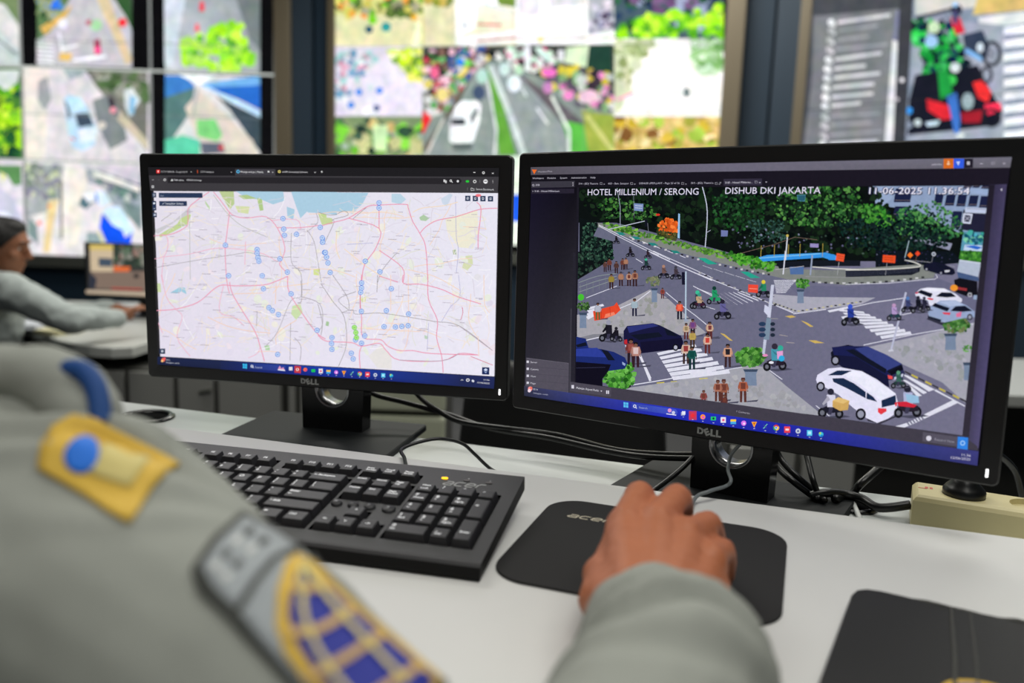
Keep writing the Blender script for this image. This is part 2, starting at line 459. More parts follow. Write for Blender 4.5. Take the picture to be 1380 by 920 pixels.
# ================================================================== NEAR DESK
DY = -0.303
u_ = V((cos(DY), sin(DY), 0)); v_ = V((-sin(DY), cos(DY), 0))
D0 = V((0.0, 0.8655, 0)) - u_ * 0.0          # a point on the step between the two levels
def dm(z=0): return frameM(V((D0.x, D0.y, z)), u_, v_, V((0, 0, 1)))
desk = thing('desk', 'long white laminate desk with a lower rear shelf, carrying the two monitors and the keyboard', 'desk', M=dm())
ZR = -0.035
m = MB(); m.box((0, -0.25, -0.0125), (2.4, 0.5, 0.025), bev=0.002); m.ob('worktop', M_DESK, desk)
m = MB(); m.box((0, 0.0385, ZR - 0.0125), (2.4, 0.317, 0.025), bev=0.002); m.ob('rear_shelf', M_DESKR, desk)
for sx in (-1.18, 1.18):
    m = MB(); m.box((sx, -0.16, -0.40), (0.025, 0.60, 0.72)); m.ob('side_panel', M_CAB, desk)
m = MB(); m.box((0, 0.06, -0.33), (2.33, 0.02, 0.50)); m.ob('modesty_panel', M_CAB, desk)
def toD(p): return mw(desk).inverted() @ p
# the cable grommets in the rear shelf
def grommet(px, py, label, r=0.034):
    p = onz(px, py, ZR); t = thing('cable_grommet', label, 'cable grommet', p)
    m = MB(); m.lathe([(r * .74, .0003), (r * .76, .0035), (r * .92, .0045), (r, .002), (r, .0003), (r * .78, .0003)]); m.ob('ring', M_BLACKG, t)
    m = MB(); m.lathe([(0, .0010), (r * .79, .0010), (r * .79, .0004), (0, .0004)]); m.ob('hole_shade', M_WELL, t)  # flat black disc on the solid shelf stands for the hole's darkness
    return t
grommet(197, 563, 'round black cable grommet in the rear shelf, left of the left monitor stand', 0.040)

# ================================================================== MONITORS
def monitor(c, yaw, tilt, roll, label, sw=.4761, sh=.2678):
    r = V((cos(yaw), sin(yaw), 0)); b = V((-sin(yaw), cos(yaw), 0))
    up = V((0, 0, 1)) * cos(tilt) + b * sin(tilt)
    r, up = cos(roll) * r + sin(roll) * up, -sin(roll) * r + cos(roll) * up
    n = r.cross(up)                            # towards the viewer
    c = V(c); M = frameM(c, r, up, n)
    nb = c + b * NBK
    t = thing('monitor', label, 'monitor', M=Matrix.Translation(V((nb.x, nb.y, ZR))) @ Matrix.Rotation(yaw, 4, 'Z'))
    L = mw(t).inverted() @ M
    # bezel: rounded outline, sloping in to the panel
    ow, oh = sw + .036, sh + .0355; oc = rrect(ow, oh, .006); ic = rrect(sw, sh, .0006)
    oc2 = rrect(ow - .003, oh - .003, .005)
    m = MB(L); N = len(oc)
    rings = [[(p[0], p[1], -.010) for p in oc], [(p[0], p[1], .0022) for p in oc], [(p[0], p[1], .0038) for p in oc2],
             [(p[0], p[1], .0030) for p in rrect(sw + .003, sh + .003, .001)], [(p[0], p[1], .0) for p in ic]]
    vs = [v for q in rings for v in q]; fs = []
    for i in range(len(rings) - 1):
        for k in range(N):
            j = (k + 1) % N; fs.append((i * N + k, i * N + j, (i + 1) * N + j, (i + 1) * N + k))
    m._add(vs, fs); bz_ = m.ob('bezel', M_BLACK, t)
    m = MB(L)
    back = [[(p[0], p[1], -.0101) for p in oc], [(p[0] * .97, p[1] * .95, -.019) for p in oc], [(p[0] * .55, p[1] * .62, -.030) for p in oc], [(p[0] * .5, p[1] * .55, -.034) for p in oc]]
    vs = [v for q in back for v in q]; fs = []
    for i in range(3):
        for k in range(N):
            j = (k + 1) % N; fs.append((i * N + j, i * N + k, (i + 1) * N + k, (i + 1) * N + j))
    fs.append(tuple(reversed(range(3 * N, 4 * N)))); m._add(vs, fs); m.ob('back_cover', M_BLACK, t)
    # logo on the lower bezel
    m = MB(L); y0 = -sh / 2 - .0128; h = .0068; x = -.0135 + LOGOX
    m.text('D', x, y0, .0036, h, .0068, bold=.05)
    vs, fs, bb = glyphs('E', .05); kk = h / CAPH; R = Matrix.Rotation(radians(28), 4, 'Z')
    m._add([V((x + .0106, y0 + h / 2, .0041)) + R @ V(((a - (bb[0] + bb[1]) / 2) * kk * 1.1, (q - .35) * kk, 0)) for a, q in vs], fs)
    m.text('L', x + .0146, y0, .0041, h, .0054, bold=.05); m.text('L', x + .0206, y0, .0041, h, .0054, bold=.05)
    m.ob('logo', M_LOGO, t)
    m = MB(L); m.box((sw / 2 + .008, -sh / 2 - .0065, .0036), (.0022, .0075, .0012), bev=.0004)
    m.ob('power_light', mat('power light white', (255, 255, 255), emit=(255, 255, 255), estr=1.6), t)['label'] = 'white power light'
    # stand: neck plate with a round cable hole lined in steel
    nz = .30; hw0, hw1 = .044, .052; hc = .112 + HOLEZ; hr = .0235; K = 48
    def side(y):
        P = []
        for k in range(K):
            a = 2 * pi * k / K; dx, dz = cos(a), sin(a)
            # ray from hole centre to the outline (trapezoid)
            tt = 9
            for sgn in (-1, 1):
                # x = sgn*(hw0 + (hw1-hw0)*z/nz)
                den = dx - sgn * (hw1 - hw0) / nz * dz
                if abs(den) > 1e-9:
                    q = (sgn * (hw0 + (hw1 - hw0) * hc / nz)) / den
                    if q > 0: tt = min(tt, q)
            if dz > 1e-9: tt = min(tt, (nz - hc) / dz)
            if dz < -1e-9: tt = min(tt, (.004 - hc) / dz)
            P.append((dx * tt, y, hc + dz * tt))
        return P
    inn = lambda y: [(hr * cos(2 * pi * k / K), y, hc + hr * sin(2 * pi * k / K)) for k in range(K)]
    A, B, Cc, Dd = side(-.014), side(.016), inn(-.014), inn(.016)
    m = MB(); vs = A + B + Cc + Dd; fs = []
    for k in range(K):
        j = (k + 1) % K
        fs += [(k, j, 2 * K + j, 2 * K + k), (K + j, K + k, 3 * K + k, 3 * K + j), (j, k, K + k, K + j)]
    m._add(vs, fs); m.ob('stand_neck', M_BLACKG, t)
    m = MB(); vs = []
    for rr, y in ((hr + .0015, -.0150), (hr - .0012, -.0150), (hr - .0012, .0170), (hr + .0015, .0170)):
        vs += [(rr * cos(2 * pi * k / K), y, hc + rr * sin(2 * pi * k / K)) for k in range(K)]
    fs = [(i * K + k, i * K + (k + 1) % K, (i + 1) * K + (k + 1) % K, (i + 1) * K + k) for i in range(3) for k in range(K)]
    m._add(vs, fs); m.ob('hole_liner', M_STEEL, t, smooth=True)['label'] = 'brushed steel liner of the round cable hole'
    m = MB(); m.prism(rrect(.245, .180, .006, cx=BASEX, cy=.0 + BASEY), .0003, .0085, bev=.0015); m.ob('base', M_BASE, t)
    m = MB(); m.box((0, .022, .19), (.09, .03, .10), bev=.004); m.ob('mount', M_BLACK, t)
    return t, M, c, r, n
HOLEZ = 0.0; LOGOX = 0.0; BASEY = 0.0; BASEX = 0.0; NBK = .055
SCM = screen_mat('lit display', 1.0, 0.025, 260, 0.03)
SCM2 = screen_mat('lit display camera view', 1.0, 0.06, 260, 0.06)
HOLEZ = -0.046; LOGOX = -.012; BASEY = -.030; BASEX = -.008
mon1, MM1, C1, R1, N1 = monitor((-0.2548, 1.0657, 0.1938), -0.2128, 0.0076, 0.0122, 'black desktop monitor showing a street map with blue markers, left of the two')
HOLEZ = -0.047; LOGOX = -.008; NBK = .068; BASEY = -.014; BASEX = 0.0
mon2, MM2, C2, R2, N2 = monitor((0.2195, 0.8411, 0.2014), -0.5678, 0.0168, 0.0156, 'black desktop monitor showing a camera view of a road crossing, right of the two')

# ================================================================== KEYBOARD
KY, KT = -0.219, 0.1215
kr = V((cos(KY), sin(KY), 0)); kb_ = V((-sin(KY), cos(KY), 0)); kt = kb_ * cos(KT) + V((0, 0, sin(KT)))
KM = frameM(V((-0.0176, 0.5937, 0.0145)), kr, kt, kr.cross(kt))
kbd = thing('keyboard', 'full-size black keyboard with white legends lying on the white desk left of the mouse pad', 'keyboard', M=KM)
KW, KD = .452, .157
U = .01905
# well rectangles (x0, x1, y0, y1) in the keyboard frame, x runs leftwards negative
xp1 = -.0131; xp0 = xp1 - 4 * U; xn1 = xp0 - .0055; xn0 = xn1 - 3 * U; xm1 = xn0 - .005; xm0 = xm1 - 15 * U
y0 = .0172; yF = y0 + 5 * U + .0065
g_ = .0012
WELLS = [(xp0 - g_, xp1 + g_, y0 - g_, y0 + 5 * U + g_), (xn0 - g_, xn1 + g_, y0 + 3 * U - g_, y0 + 5 * U + g_), (xn0 - g_, xn1 + g_, y0 - g_, y0 + U + g_),
         (xn0 + U - g_, xn0 + 2 * U + g_, y0 + U - g_, y0 + 2 * U + g_), (xm0 - g_, xm1 + g_, y0 - g_, y0 + 5 * U + g_),
         (xn0 - g_, xn1 + g_, yF - g_, yF + U * .86 + g_), (xm1 - 4 * U * .985 - g_, xm1 + g_, yF - g_, yF + U * .86 + g_),
         (xm1 - 8.5 * U - g_, xm1 - 4.5 * U + g_, yF - g_, yF + U * .86 + g_), (xm1 - 13 * U - g_, xm1 - 9 * U + g_, yF - g_, yF + U * .86 + g_), (xm0 - g_, xm0 + U + g_, yF - g_, yF + U * .86 + g_)]
def keyshell():
    m = MB(); xs = sorted(set([-KW, 0.0] + [v for q in WELLS for v in q[:2]])); ys = sorted(set([0.0, KD] + [v for q in WELLS for v in q[2:]]))
    dp = -.006
    def inw(i, j):
        if i < 0 or j < 0 or i >= len(xs) - 1 or j >= len(ys) - 1: return False
        x = (xs[i] + xs[i + 1]) / 2; y = (ys[j] + ys[j + 1]) / 2
        return any(a < x < b and c < y < d for a, b, c, d in WELLS)
    for i in range(len(xs) - 1):
        for j in range(len(ys) - 1):
            w = inw(i, j); z = dp if w else 0; m.mi = 2 if w else 0
            a, b, c, d = xs[i], xs[i + 1], ys[j], ys[j + 1]
            m._add([(a, c, z), (b, c, z), (b, d, z), (a, d, z)], [(0, 1, 2, 3)])
            if w:
                for (di, dj, e) in ((-1, 0, ((a, c), (a, d))), (1, 0, ((b, d), (b, c))), (0, -1, ((b, c), (a, c))), (0, 1, ((a, d), (b, d)))):
                    if not inw(i + di, j + dj):
                        (p, q), (r, s) = e; m._add([(p, q, 0), (r, s, 0), (r, s, dp), (p, q, dp)], [(0, 1, 2, 3)])
    # rounded front lip and sides, down to the desk
    inv = KM.inverted()
    def dn(x, y, z=.0012):
        p = KM @ V((x, y, 0)); p.z = z; return inv @ p
    m.mi = 0
    lip = [(0, 0.0), (-.0025, -.0006), (-.0042, -.0028)]
    nx = [-KW, 0]
    vs = []
    for y, z in lip: vs += [(-KW, y, z), (0, y, z)]
    m._add(vs, [(0, 2, 3, 1), (2, 4, 5, 3)])
    m.mi = 1
    a0, a1 = V((-KW, -.0042, -.0028)), V((0, -.0042, -.0028)); b0, b1 = dn(-KW, -.0055), dn(0, -.0055)
    m._add([a0, a1, b1, b0], [(0, 3, 2, 1)])
    e0, e1 = V((-KW, KD, -.0135)), V((0, KD, -.0135))
    m._add([(0, 0, 0), (0, KD, 0), e1, b1, (0, -.0025, -.0006), a1], [(0, 4, 5, 3, 2, 1)])
    m._add([(-KW, 0, 0), (-KW, KD, 0), e0, b0, (-KW, -.0025, -.0006), a0], [(0, 1, 2, 3, 5, 4)])
    m._add([(-KW, KD, 0), (0, KD, 0), e1, e0], [(0, 1, 2, 3)])
    m._add([b0, b1, e1, e0], [(0, 3, 2, 1)])
    return m.mesh('shell', dist=1e-6)
link('shell', keyshell(), [M_KB, M_KBF, M_WELL], kbd)
def key(x, y, wu, hu, legs, name='key', into=None, dy=0.0):
    """x, y = lower-left corner of the cell"""
    m = into or MB(); m.mi = 0
    W, H = wu * U, hu * U; cx, cy = x + W / 2, y + H / 2
    b0, b1, t0, t1 = W / 2 - .0006, H / 2 - .0006, W / 2 - .0030, H / 2 - .0026; zt = .0052; oy = .0006
    vs = [(cx - b0, cy - b1, -.0045), (cx + b0, cy - b1, -.0045), (cx + b0, cy + b1, -.0045), (cx - b0, cy + b1, -.0045),
          (cx - t0, cy - t1 + oy, zt), (cx + t0, cy - t1 + oy, zt), (cx + t0, cy + t1 + oy, zt), (cx - t0, cy + t1 + oy, zt),
          (cx - t0 + .001, cy - t1 + oy + .001, zt + .0003), (cx + t0 - .001, cy - t1 + oy + .001, zt + .0003), (cx + t0 - .001, cy + t1 + oy - .001, zt + .0003), (cx - t0 + .001, cy + t1 + oy - .001, zt + .0003)]
    m._add(vs, [(0, 1, 5, 4), (1, 2, 6, 5), (2, 3, 7, 6), (3, 0, 4, 7), (4, 5, 9, 8), (5, 6, 10, 9), (6, 7, 11, 10), (7, 4, 8, 11), (8, 9, 10, 11)])
    m.mi = 1
    for (t, lx, ly, h) in legs:
        m.text(t, cx - t0 + .0012 + lx, cy + t1 - .0012 - h - ly, zt + .00042, h, bold=.045)
    if into is None: m.ob(name, [M_KEY, M_LEG], kbd)
S2, S3 = .0031, .0042
rows = [
 [(1, ['~', '`'])] + [(1, list(t)) for t in ('!1', '@2', '#3', '$4', '%5', '^6', '&7', '*8', '(9', ')0', '_-', '+=')] + [(2, ['<- Backspace'])],
 [(1.5, ['Tab'])] + [(1, [c]) for c in 'QWERTYUIOP'] + [(1, ['{', '[']), (1, ['}', ']']), (1.5, ['|', '\\'])],
 [(1.75, ['Caps Lock'])] + [(1, [c]) for c in 'ASDFGHJKL'] + [(1, [':', ';']), (1, ['"', "'"]), (2.25, ['Enter', '<-'])],
 [(2.25, ['Shift'])] + [(1, [c]) for c in 'ZXCVBNM'] + [(1, ['<', ',']), (1, ['>', '.']), (1, ['?', '/']), (2.75, ['^ Shift'])],
 [(1.25, ['Ctrl']), (1.25, ['+']), (1.25, ['Alt']), (6.25, []), (1.25, ['Alt']), (1.25, ['#']), (1.25, ['=']), (1.25, ['Ctrl'])]]
hid = MB()
for ri, row in enumerate(rows):
    x = xm0; y = y0 + (4 - ri) * U
    for (wu, ls) in row:
        if len(ls) == 2: legs = [(ls[0], 0, 0, S2), (ls[1], 0, .0052, S2)]
        elif ls and len(ls[0]) > 1: legs = [(ls[0], .0006, .002, .0028)]
        elif ls: legs = [(ls[0], .001, .001, S3)]
        else: legs = []
        key(x, y, wu, 1, legs, into=hid if (x < xm0 + 2.2 * U and ri < 4) else None); x += wu * U
o = hid.ob('keys', [M_KEY, M_LEG], kbd); o['kind'] = 'stuff'
FX = [(xm0, 'Esc')] + [(xm1 - 13 * U + i * U, 'F%d' % (i + 1)) for i in range(4)] + [(xm1 - 8.5 * U + i * U, 'F%d' % (i + 5)) for i in range(4)] + [(xm1 - 4 * U * .985 + i * U * .985, 'F%d' % (i + 9)) for i in range(4)]
for x, t in FX: key(x, yF, .98, .86, [(t, .002, .001, S2)])
for i, (a, b) in enumerate((('Print', 'Screen'), ('Scroll', 'Lock'), ('Pause', 'Break'))):
    key(xn0 + i * U, yF, 1, .86, [(a, .0004, 0, .0026), (b, .0004, .0036, .0026)])
for j, r3 in enumerate((('Delete', 'End', 'Page|Down'), ('Insert', 'Home', 'Page|Up'))):
    for i, t in enumerate(r3):
        q = t.split('|'); key(xn0 + i * U, y0 + (3 + j) * U, 1, 1, [(s_, .0004, .0038 * k, .0027) for k, s_ in enumerate(q)])
for i, t in enumerate(('<-', 'v', '->')): key(xn0 + i * U, y0, 1, 1, [(t, .003, .003, S2)])
key(xn0 + U, y0 + U, 1, 1, [('^', .004, .002, S2)])
NP = [('Num', 0, 4, 1, 1, 'Lock'), ('/', 1, 4, 1, 1, ''), ('*', 2, 4, 1, 1, ''), ('-', 3, 4, 1, 1, ''), ('7', 0, 3, 1, 1, 'Home'), ('8', 1, 3, 1, 1, '^'), ('9', 2, 3, 1, 1, 'PgUp'),
      ('+', 3, 2, 1, 2, ''), ('4', 0, 2, 1, 1, '<-'), ('5', 1, 2, 1, 1, ''), ('6', 2, 2, 1, 1, '->'), ('1', 0, 1, 1, 1, 'End'), ('2', 1, 1, 1, 1, 'v'), ('3', 2, 1, 1, 1, 'PgDn'),
      ('Enter', 3, 0, 1, 2, ''), ('0', 0, 0, 2, 1, 'Ins'), ('.', 2, 0, 1, 1, 'Del')]
for t, i, j, wu, hu, sub in NP:
    big = S3 if len(t) == 1 else .0027
    yy = .008 if hu == 2 and t == '+' else (.018 if t == 'Enter' else 0)
    key(xp0 + i * U, y0 + j * U, wu, hu, [(t, .001, yy, big)] + ([(sub, .001, .0060, .0026)] if sub else []))
for fxx in (-KW + .03, -.03):
    q = KM @ V((fxx, KD - .014, -.0135)); m = MB(); m.box((q.x, q.y, (q.z + .001) / 2), (.014, .008, q.z - .001)); m.ob('foot', M_KBF, kbd, world=True)
# round buttons between the two small blocks
for i in range(4):
    m = MB(); r = .0062 if i == 3 else .0050; cx = xn0 + .003 + i * .0155 + (.002 if i == 3 else 0)
    m.lathe([(r, -.0005), (r, .0012), (r * .8, .0024), (0, .0028)], (cx, y0 + 2.45 * U, 0), n=24); m.mi = 1
    m.text(('M', '-', '+', 'C')[i], cx - .0015, y0 + 2.45 * U - .001, .0031, .0022); m.ob('button', [M_KEY, M_LEG], kbd)
# indicator lights and logo
for i in range(3):
    m = MB(); x = xp0 + .017 + i * .0215
    m.prism(rrect(.0062, .0038, .0018, cx=x, cy=yF + .0165), .0001, .0007)
    m.ob('indicator_light', mat('num lock light', (255, 190, 0), emit=(255, 190, 0), estr=1.3) if i == 0 else mat('dark light', (70, 66, 64), 0.4), kbd)['label'] = 'lit yellow indicator light' if i == 0 else 'unlit indicator light'
for i, t in enumerate('1A|'):
    m = MB(); m.text(t, xp0 + .017 + i * .0215, yF + .0200, .0003, .0018); m.ob('legend', M_LEG, kbd)
def acer(m, x, y, z, h, w):
    # wide rounded italic lettering
    S = [[(.1, 1), (.85, 1), (1.1, .8), (1.1, 0), (.28, 0), (.05, .16), (.05, .36), (.28, .5), (1.1, .5)]], [[(1.12, 1), (.3, 1), (.05, .78), (.05, .22), (.3, 0), (1.12, 0)]], [[(.05, .5), (1.1, .5), (1.1, .78), (.85, 1), (.3, 1), (.05, .78), (.05, .22), (.3, 0), (1.1, 0)]], [[(.06, 0), (.06, .72), (.32, 1), (.95, 1)]]
    kx = w / 5.6; ky = h * .74; t = h * .088
    for i, L_ in enumerate(S):
        for q in L_:
            q = [(x + (i * 1.46 + a) * kx + b * ky * .3, y + b * ky) for a, b in q]; vs = []
            for j, p in enumerate(q):
                d0 = V(p) - V(q[j - 1]) if j else V(q[1]) - V(p); d1 = V(q[j + 1]) - V(p) if j < len(q) - 1 else d0
                d0.normalize(); d1.normalize(); nn = V((-d0.y - d1.y, d0.x + d1.x)); nn.normalize(); c_ = max(.5, nn.dot(V((-d0.y, d0.x)))); nn = nn * (t / c_)
                vs += [(p[0] + nn.x, p[1] + nn.y, z), (p[0] - nn.x, p[1] - nn.y, z)]
            m._add(vs, [(2 * j, 2 * j + 1, 2 * j + 3, 2 * j + 2) for j in range(len(q) - 1)])
m = MB(); acer(m, xp0 + .0185, yF + .0035, .0004, .0100, .040); m.ob('logo', M_LOGO, kbd)

# ================================================================== MOUSE PAD, MOUSE
pad = thing('mouse_pad', 'thin black cloth mouse pad with a sand-coloured logo, under the hand and mouse', 'mouse pad', (0.1198, 0.6526, 0), -0.3407)
m = MB(); m.prism(rrect(.2197, .1935, .032, n=10), .0003, .0012); m.ob('rubber_base', M_PADE, pad)
m = MB(); m.prism(rrect(.2192, .1930, .032, n=10), .0013, .0024, bev=.0003); m.ob('cloth_top', M_PAD, pad)
m = MB(); lp = mw(pad).inverted() @ onz(765, 694, .0026); acer(m, lp.x, lp.y - .003, .0027, .0092, .043); m.ob('logo', M_LOGOB, pad)
mp = V((.135, .60, 0)); mo = thing('computer_mouse', 'small dark computer mouse hidden under the right hand on the pad', 'mouse', (mp.x, mp.y, .0026), atan2(-.24, .97))
m = MB(); prof = []
for i in range(13):
    a = pi * i / 12; y = -.052 * cos(a)
    prof.append((y, .028 * sin(a) ** .6 if 0 < i < 12 else .004, .034 * (sin(a) ** .7 if 0 < i < 12 else .08)))
vs = []; n = 12
for y, wx, hz in prof:
    for k in range(n + 1):
        a = pi * k / n; vs.append((wx * cos(a), y, max(.0003, hz * sin(a) ** .8 if 0 < k < n else .0003)))
fs = [(i * (n + 1) + k, i * (n + 1) + k + 1, (i + 1) * (n + 1) + k + 1, (i + 1) * (n + 1) + k) for i in range(12) for k in range(n)]
fs.append(tuple(i * (n + 1) for i in range(13)) + tuple(i * (n + 1) + n for i in reversed(range(13))))
m._add(vs, fs, True); m.ob('body', M_BASE, mo)
m = MB(); m.lathe([(0, -.003), (.008, -.003), (.009, 0), (.008, .003), (0, .003)], (0, .03, .0275), n=20, R=Matrix.Rotation(pi / 2, 3, 'Y')); m.ob('scroll_wheel', M_BLACK, mo)
# ================================================================== WHAT THE LEFT MONITOR SHOWS: browser with a street map
def corner_pts(M, w=.4761, h=.2678): return [M @ V((sx * w / 2, sy * h / 2, 0)) for sx, sy in ((-1, 1), (1, 1), (1, -1), (-1, -1))]
P = Paint(C1, R1, N1)
def bil(Q, u, v):
    a, b, c, d = Q
    return (a[0] * (1 - u) * (1 - v) + b[0] * u * (1 - v) + c[0] * u * v + d[0] * (1 - u) * v, a[1] * (1 - u) * (1 - v) + b[1] * u * (1 - v) + c[1] * u * v + d[1] * (1 - u) * v)
Q1 = [(204.6, 226.6), (673, 227.6), (667, 521.8), (215.6, 489.4)]
P.poly(Q1, (46, 45, 50))
map_q = [(207.0, 257.6), (671.2, 260.4), (668.0, 506.5), (214.6, 479.0)]
P.poly([(205, 257.3), (672, 260.2), (667.3, 507), (215.3, 480)], [(228, 222, 234), (232, 230, 243), (236, 233, 246), (228, 221, 237)])
A5 = (180, 200, 5.111); A6 = (430, 200, 5.111); A7 = (180, 370, 5.111); A8 = (430, 370, 5.111)
SEA = (172, 206, 226)
P.fr(*A5); P.poly([(700, 292), (1030, 294), (1040, 360), (960, 385), (880, 352), (780, 342)], SEA)
P.poly([(1085, 296), (1400, 300), (1400, 460), (1290, 440), (1200, 430), (1150, 480), (1120, 400)], SEA)
P.poly([(1055, 400), (1110, 420), (1100, 490), (1060, 470)], SEA)
P.fr(*A6); P.poly([(-80, 300), (340, 305), (300, 380), (230, 450), (170, 430), (80, 450), (0, 445), (-80, 440)], SEA)
P.poly([(500, 312), (560, 312), (600, 350), (560, 385), (500, 370)], (188, 214, 230))
P.fr(*A5)
for q in ([(150, 610), (300, 520), (330, 470), (400, 450), (372, 520), (250, 585), (150, 625)],): P.poly(q, (196, 214, 150))
P.poly([(150, 560), (270, 505), (385, 405), (395, 445), (300, 495), (150, 600)], (205, 203, 208))
P.poly([(590, 296), (690, 296), (695, 380), (665, 420), (620, 350)], (188, 205, 150))
P.poly([(700, 395), (800, 400), (790, 450), (720, 440)], (214, 222, 172))
P.poly([(850, 340), (885, 350), (895, 425), (870, 430)], (178, 204, 140)); P.poly([(490, 355), (530, 410), (520, 420), (495, 380)], (190, 214, 170))
P.poly([(720, 325), (780, 318), (850, 345), (760, 350)], (176, 200, 140))
P.poly([(1270, 445), (1329, 455), (1329, 510), (1290, 500)], (196, 216, 150)); P.poly([(1240, 830), (1285, 830), (1280, 875), (1240, 870)], (214, 226, 150))
P.fr(*A6)
P.poly([(0, 470), (90, 480), (95, 520), (20, 525)], (200, 216, 160))
P.poly([(870, 480), (1090, 425), (1100, 600), (1060, 690), (960, 680), (880, 560)], (238, 234, 214))
P.poly([(690, 475), (720, 455), (760, 480), (735, 500), (700, 495)], (176, 204, 168)); P.poly([(1010, 740), (1055, 735), (1060, 800), (1020, 840), (985, 820)], (216, 222, 180))
P.poly([(920, 700), (940, 695), (945, 730), (925, 730)], (170, 190, 160)); P.poly([(830, 785), (860, 780), (860, 800), (835, 808)], (190, 222, 210))
P.poly([(840, 345), (900, 310), (920, 320), (880, 400), (850, 380)], (206, 218, 234))
P.fr(*A7)
P.poly([(250, 125), (320, 85), (355, 90), (365, 135), (330, 115), (300, 130)], (160, 205, 224)); P.poly([(1095, 215), (1150, 200), (1165, 260), (1120, 310), (1085, 270)], (205, 224, 176))
P.poly([(900, 490), (935, 485), (940, 520), (910, 520)], (180, 214, 170)); P.poly([(155, 60), (185, 60), (190, 120), (160, 120)], (206, 220, 170))
P.fr(*A8)
P.poly([(285, 165), (325, 150), (320, 185), (295, 190)], (214, 222, 150)); P.poly([(50, 320), (70, 325), (65, 355), (45, 350)], (170, 200, 160))
P.poly([(725, 415), (750, 425), (745, 445), (728, 440)], (190, 212, 190)); P.poly([(340, 560), (430, 480), (500, 570), (500, 650), (400, 640)], (232, 228, 226))
rd = random.Random(5)
P.fr()
for i in range(130):
    u, v = rd.random(), rd.random(); x, y = bil([(210, 300), (668, 304), (664, 500), (218, 472)], u, v); P.disc(x, y, rd.uniform(2, 9), rd.choice(((240, 236, 226), (226, 220, 236), (232, 236, 224), (238, 226, 236), (228, 226, 232))), rd.uniform(2, 6), n=7, rot=rd.random() * 3)
# fine streets
P.fr()
for i in range(720):
    u, v = rd.random(), rd.random(); x, y = bil(map_q, u, v)
    if y < 300 and 370 < x < 500 and y < 262 + (500 - x) * .25: continue
    a = rd.choice((0.05, 1.55, 1.7, -.1, .6, -.7)) + rd.uniform(-.3, .3); l = rd.uniform(8, 38); pts = [(x, y)]
    for k in range(3): a += rd.uniform(-.35, .35); pts.append((pts[-1][0] + cos(a) * l / 3, pts[-1][1] + sin(a) * l / 3))
    cx = [q for q in pts if 216 < q[0] < 664 and 264 < q[1] < 476]
    if len(cx) < 3: continue
    P.line(cx, rd.uniform(.5, .9), rd.choice(((250, 248, 252), (242, 226, 214), (246, 232, 208), (222, 214, 228), (224, 224, 206), (218, 210, 222))))
for i in range(26):   # broader pale orange roads
    u, v = rd.random(), rd.random(); x, y = bil(map_q, u, v); a = rd.choice((0.05, 1.6)) + rd.uniform(-.3, .3); pts = [(x, y)]
    for k in range(5): a += rd.uniform(-.3, .3); pts.append((pts[-1][0] + cos(a) * 16, pts[-1][1] + sin(a) * 12))
    cx = [q for q in pts if 216 < q[0] < 664 and 264 < q[1] < 476]
    if len(cx) > 2: P.line(cx, .9, (246, 214, 190), sp=3)
RO = (236, 150, 176); RL = (240, 176, 196); GR = (150, 146, 146); GN = (170, 176, 160); VI = (176, 176, 214)
def roads(A, col, w, L, sp=4):
    P.fr(*A)
    for q in L: P.line(q, w / 1.0, col, sp=sp)
roads(A5, GR, .6, [[(1200, 560), (1250, 640), (1280, 800), (1300, 920)], [(1095, 580), (1095, 780), (1160, 860), (1165, 1040), (1140, 1060)], [(320, 790), (160, 820)], [(320, 790), (500, 760), (700, 730), (800, 715), (900, 740), (1000, 750), (1090, 745)], [(1265, 445), (1275, 510), (1200, 575)], [(200, 500), (270, 450)], [(430, 595), (500, 630)]])
roads(A5, GN, .6, [[(560, 320), (640, 430), (750, 530), (930, 610)], [(395, 500), (400, 900)]])
roads(A5, RL, .8, [[(155, 760), (220, 740), (245, 680), (240, 610), (200, 590)], [(220, 740), (205, 860), (215, 920)], [(220, 745), (400, 725), (600, 685), (870, 715), (1000, 780)], [(960, 495), (1130, 490), (1160, 560)], [(780, 640), (775, 800)]])
roads(A5, RO, 1.0, [[(150, 600), (270, 590), (370, 540), (385, 490), (385, 420), (430, 370), (530, 300)], [(560, 300), (610, 360), (670, 440), (720, 470), (800, 478), (920, 470), (1000, 550), (1050, 680), (1030, 760), (1015, 800), (1070, 860)],
                    [(670, 440), (650, 600), (640, 700), (650, 900), (670, 1000)], [(1000, 545), (1150, 545), (1280, 530)]])
roads(A7, RL, .8, [[(200, 0), (240, 160), (300, 235), (345, 290), (310, 430), (400, 560)], [(180, 330), (210, 400)], [(630, 70), (600, 250), (700, 290), (770, 350)], [(800, 570), (860, 540), (880, 500)]])
roads(A7, GR, .6, [[(920, 490), (1000, 390), (1090, 180), (1160, 150), (1160, 40)], [(1160, 150), (1290, 200), (1310, 330), (1280, 390)], [(860, 250), (855, 350)], [(1090, 330), (1085, 590)], [(1115, 430), (1160, 490), (1155, 590)]])
roads(A7, (244, 206, 180), .9, [[(520, 290), (650, 350), (800, 385), (950, 400)], [(700, 130), (900, 125)], [(1130, 310), (1000, 400), (990, 480)], [(990, 60), (985, 200)]])
roads(A7, RO, 1.1, [[(170, 245), (300, 235), (450, 190), (560, 100), (620, 70), (700, 75), (900, 70), (1000, 40), (1070, 10)], [(1070, 10), (1080, 120), (1180, 280), (1270, 400), (1329, 440)], [(670, 50), (700, 150), (840, 380), (880, 490), (910, 595)]])
roads(A6, VI, .7, [[(945, 330), (950, 600), (965, 700), (950, 850)], [(200, 660), (380, 650)]])
roads(A6, GR, .7, [[(0, 440), (100, 460), (180, 430), (205, 460), (100, 490), (110, 510), (50, 640)], [(410, 920), (440, 840), (530, 730), (560, 725)], [(240, 485), (340, 400)]])
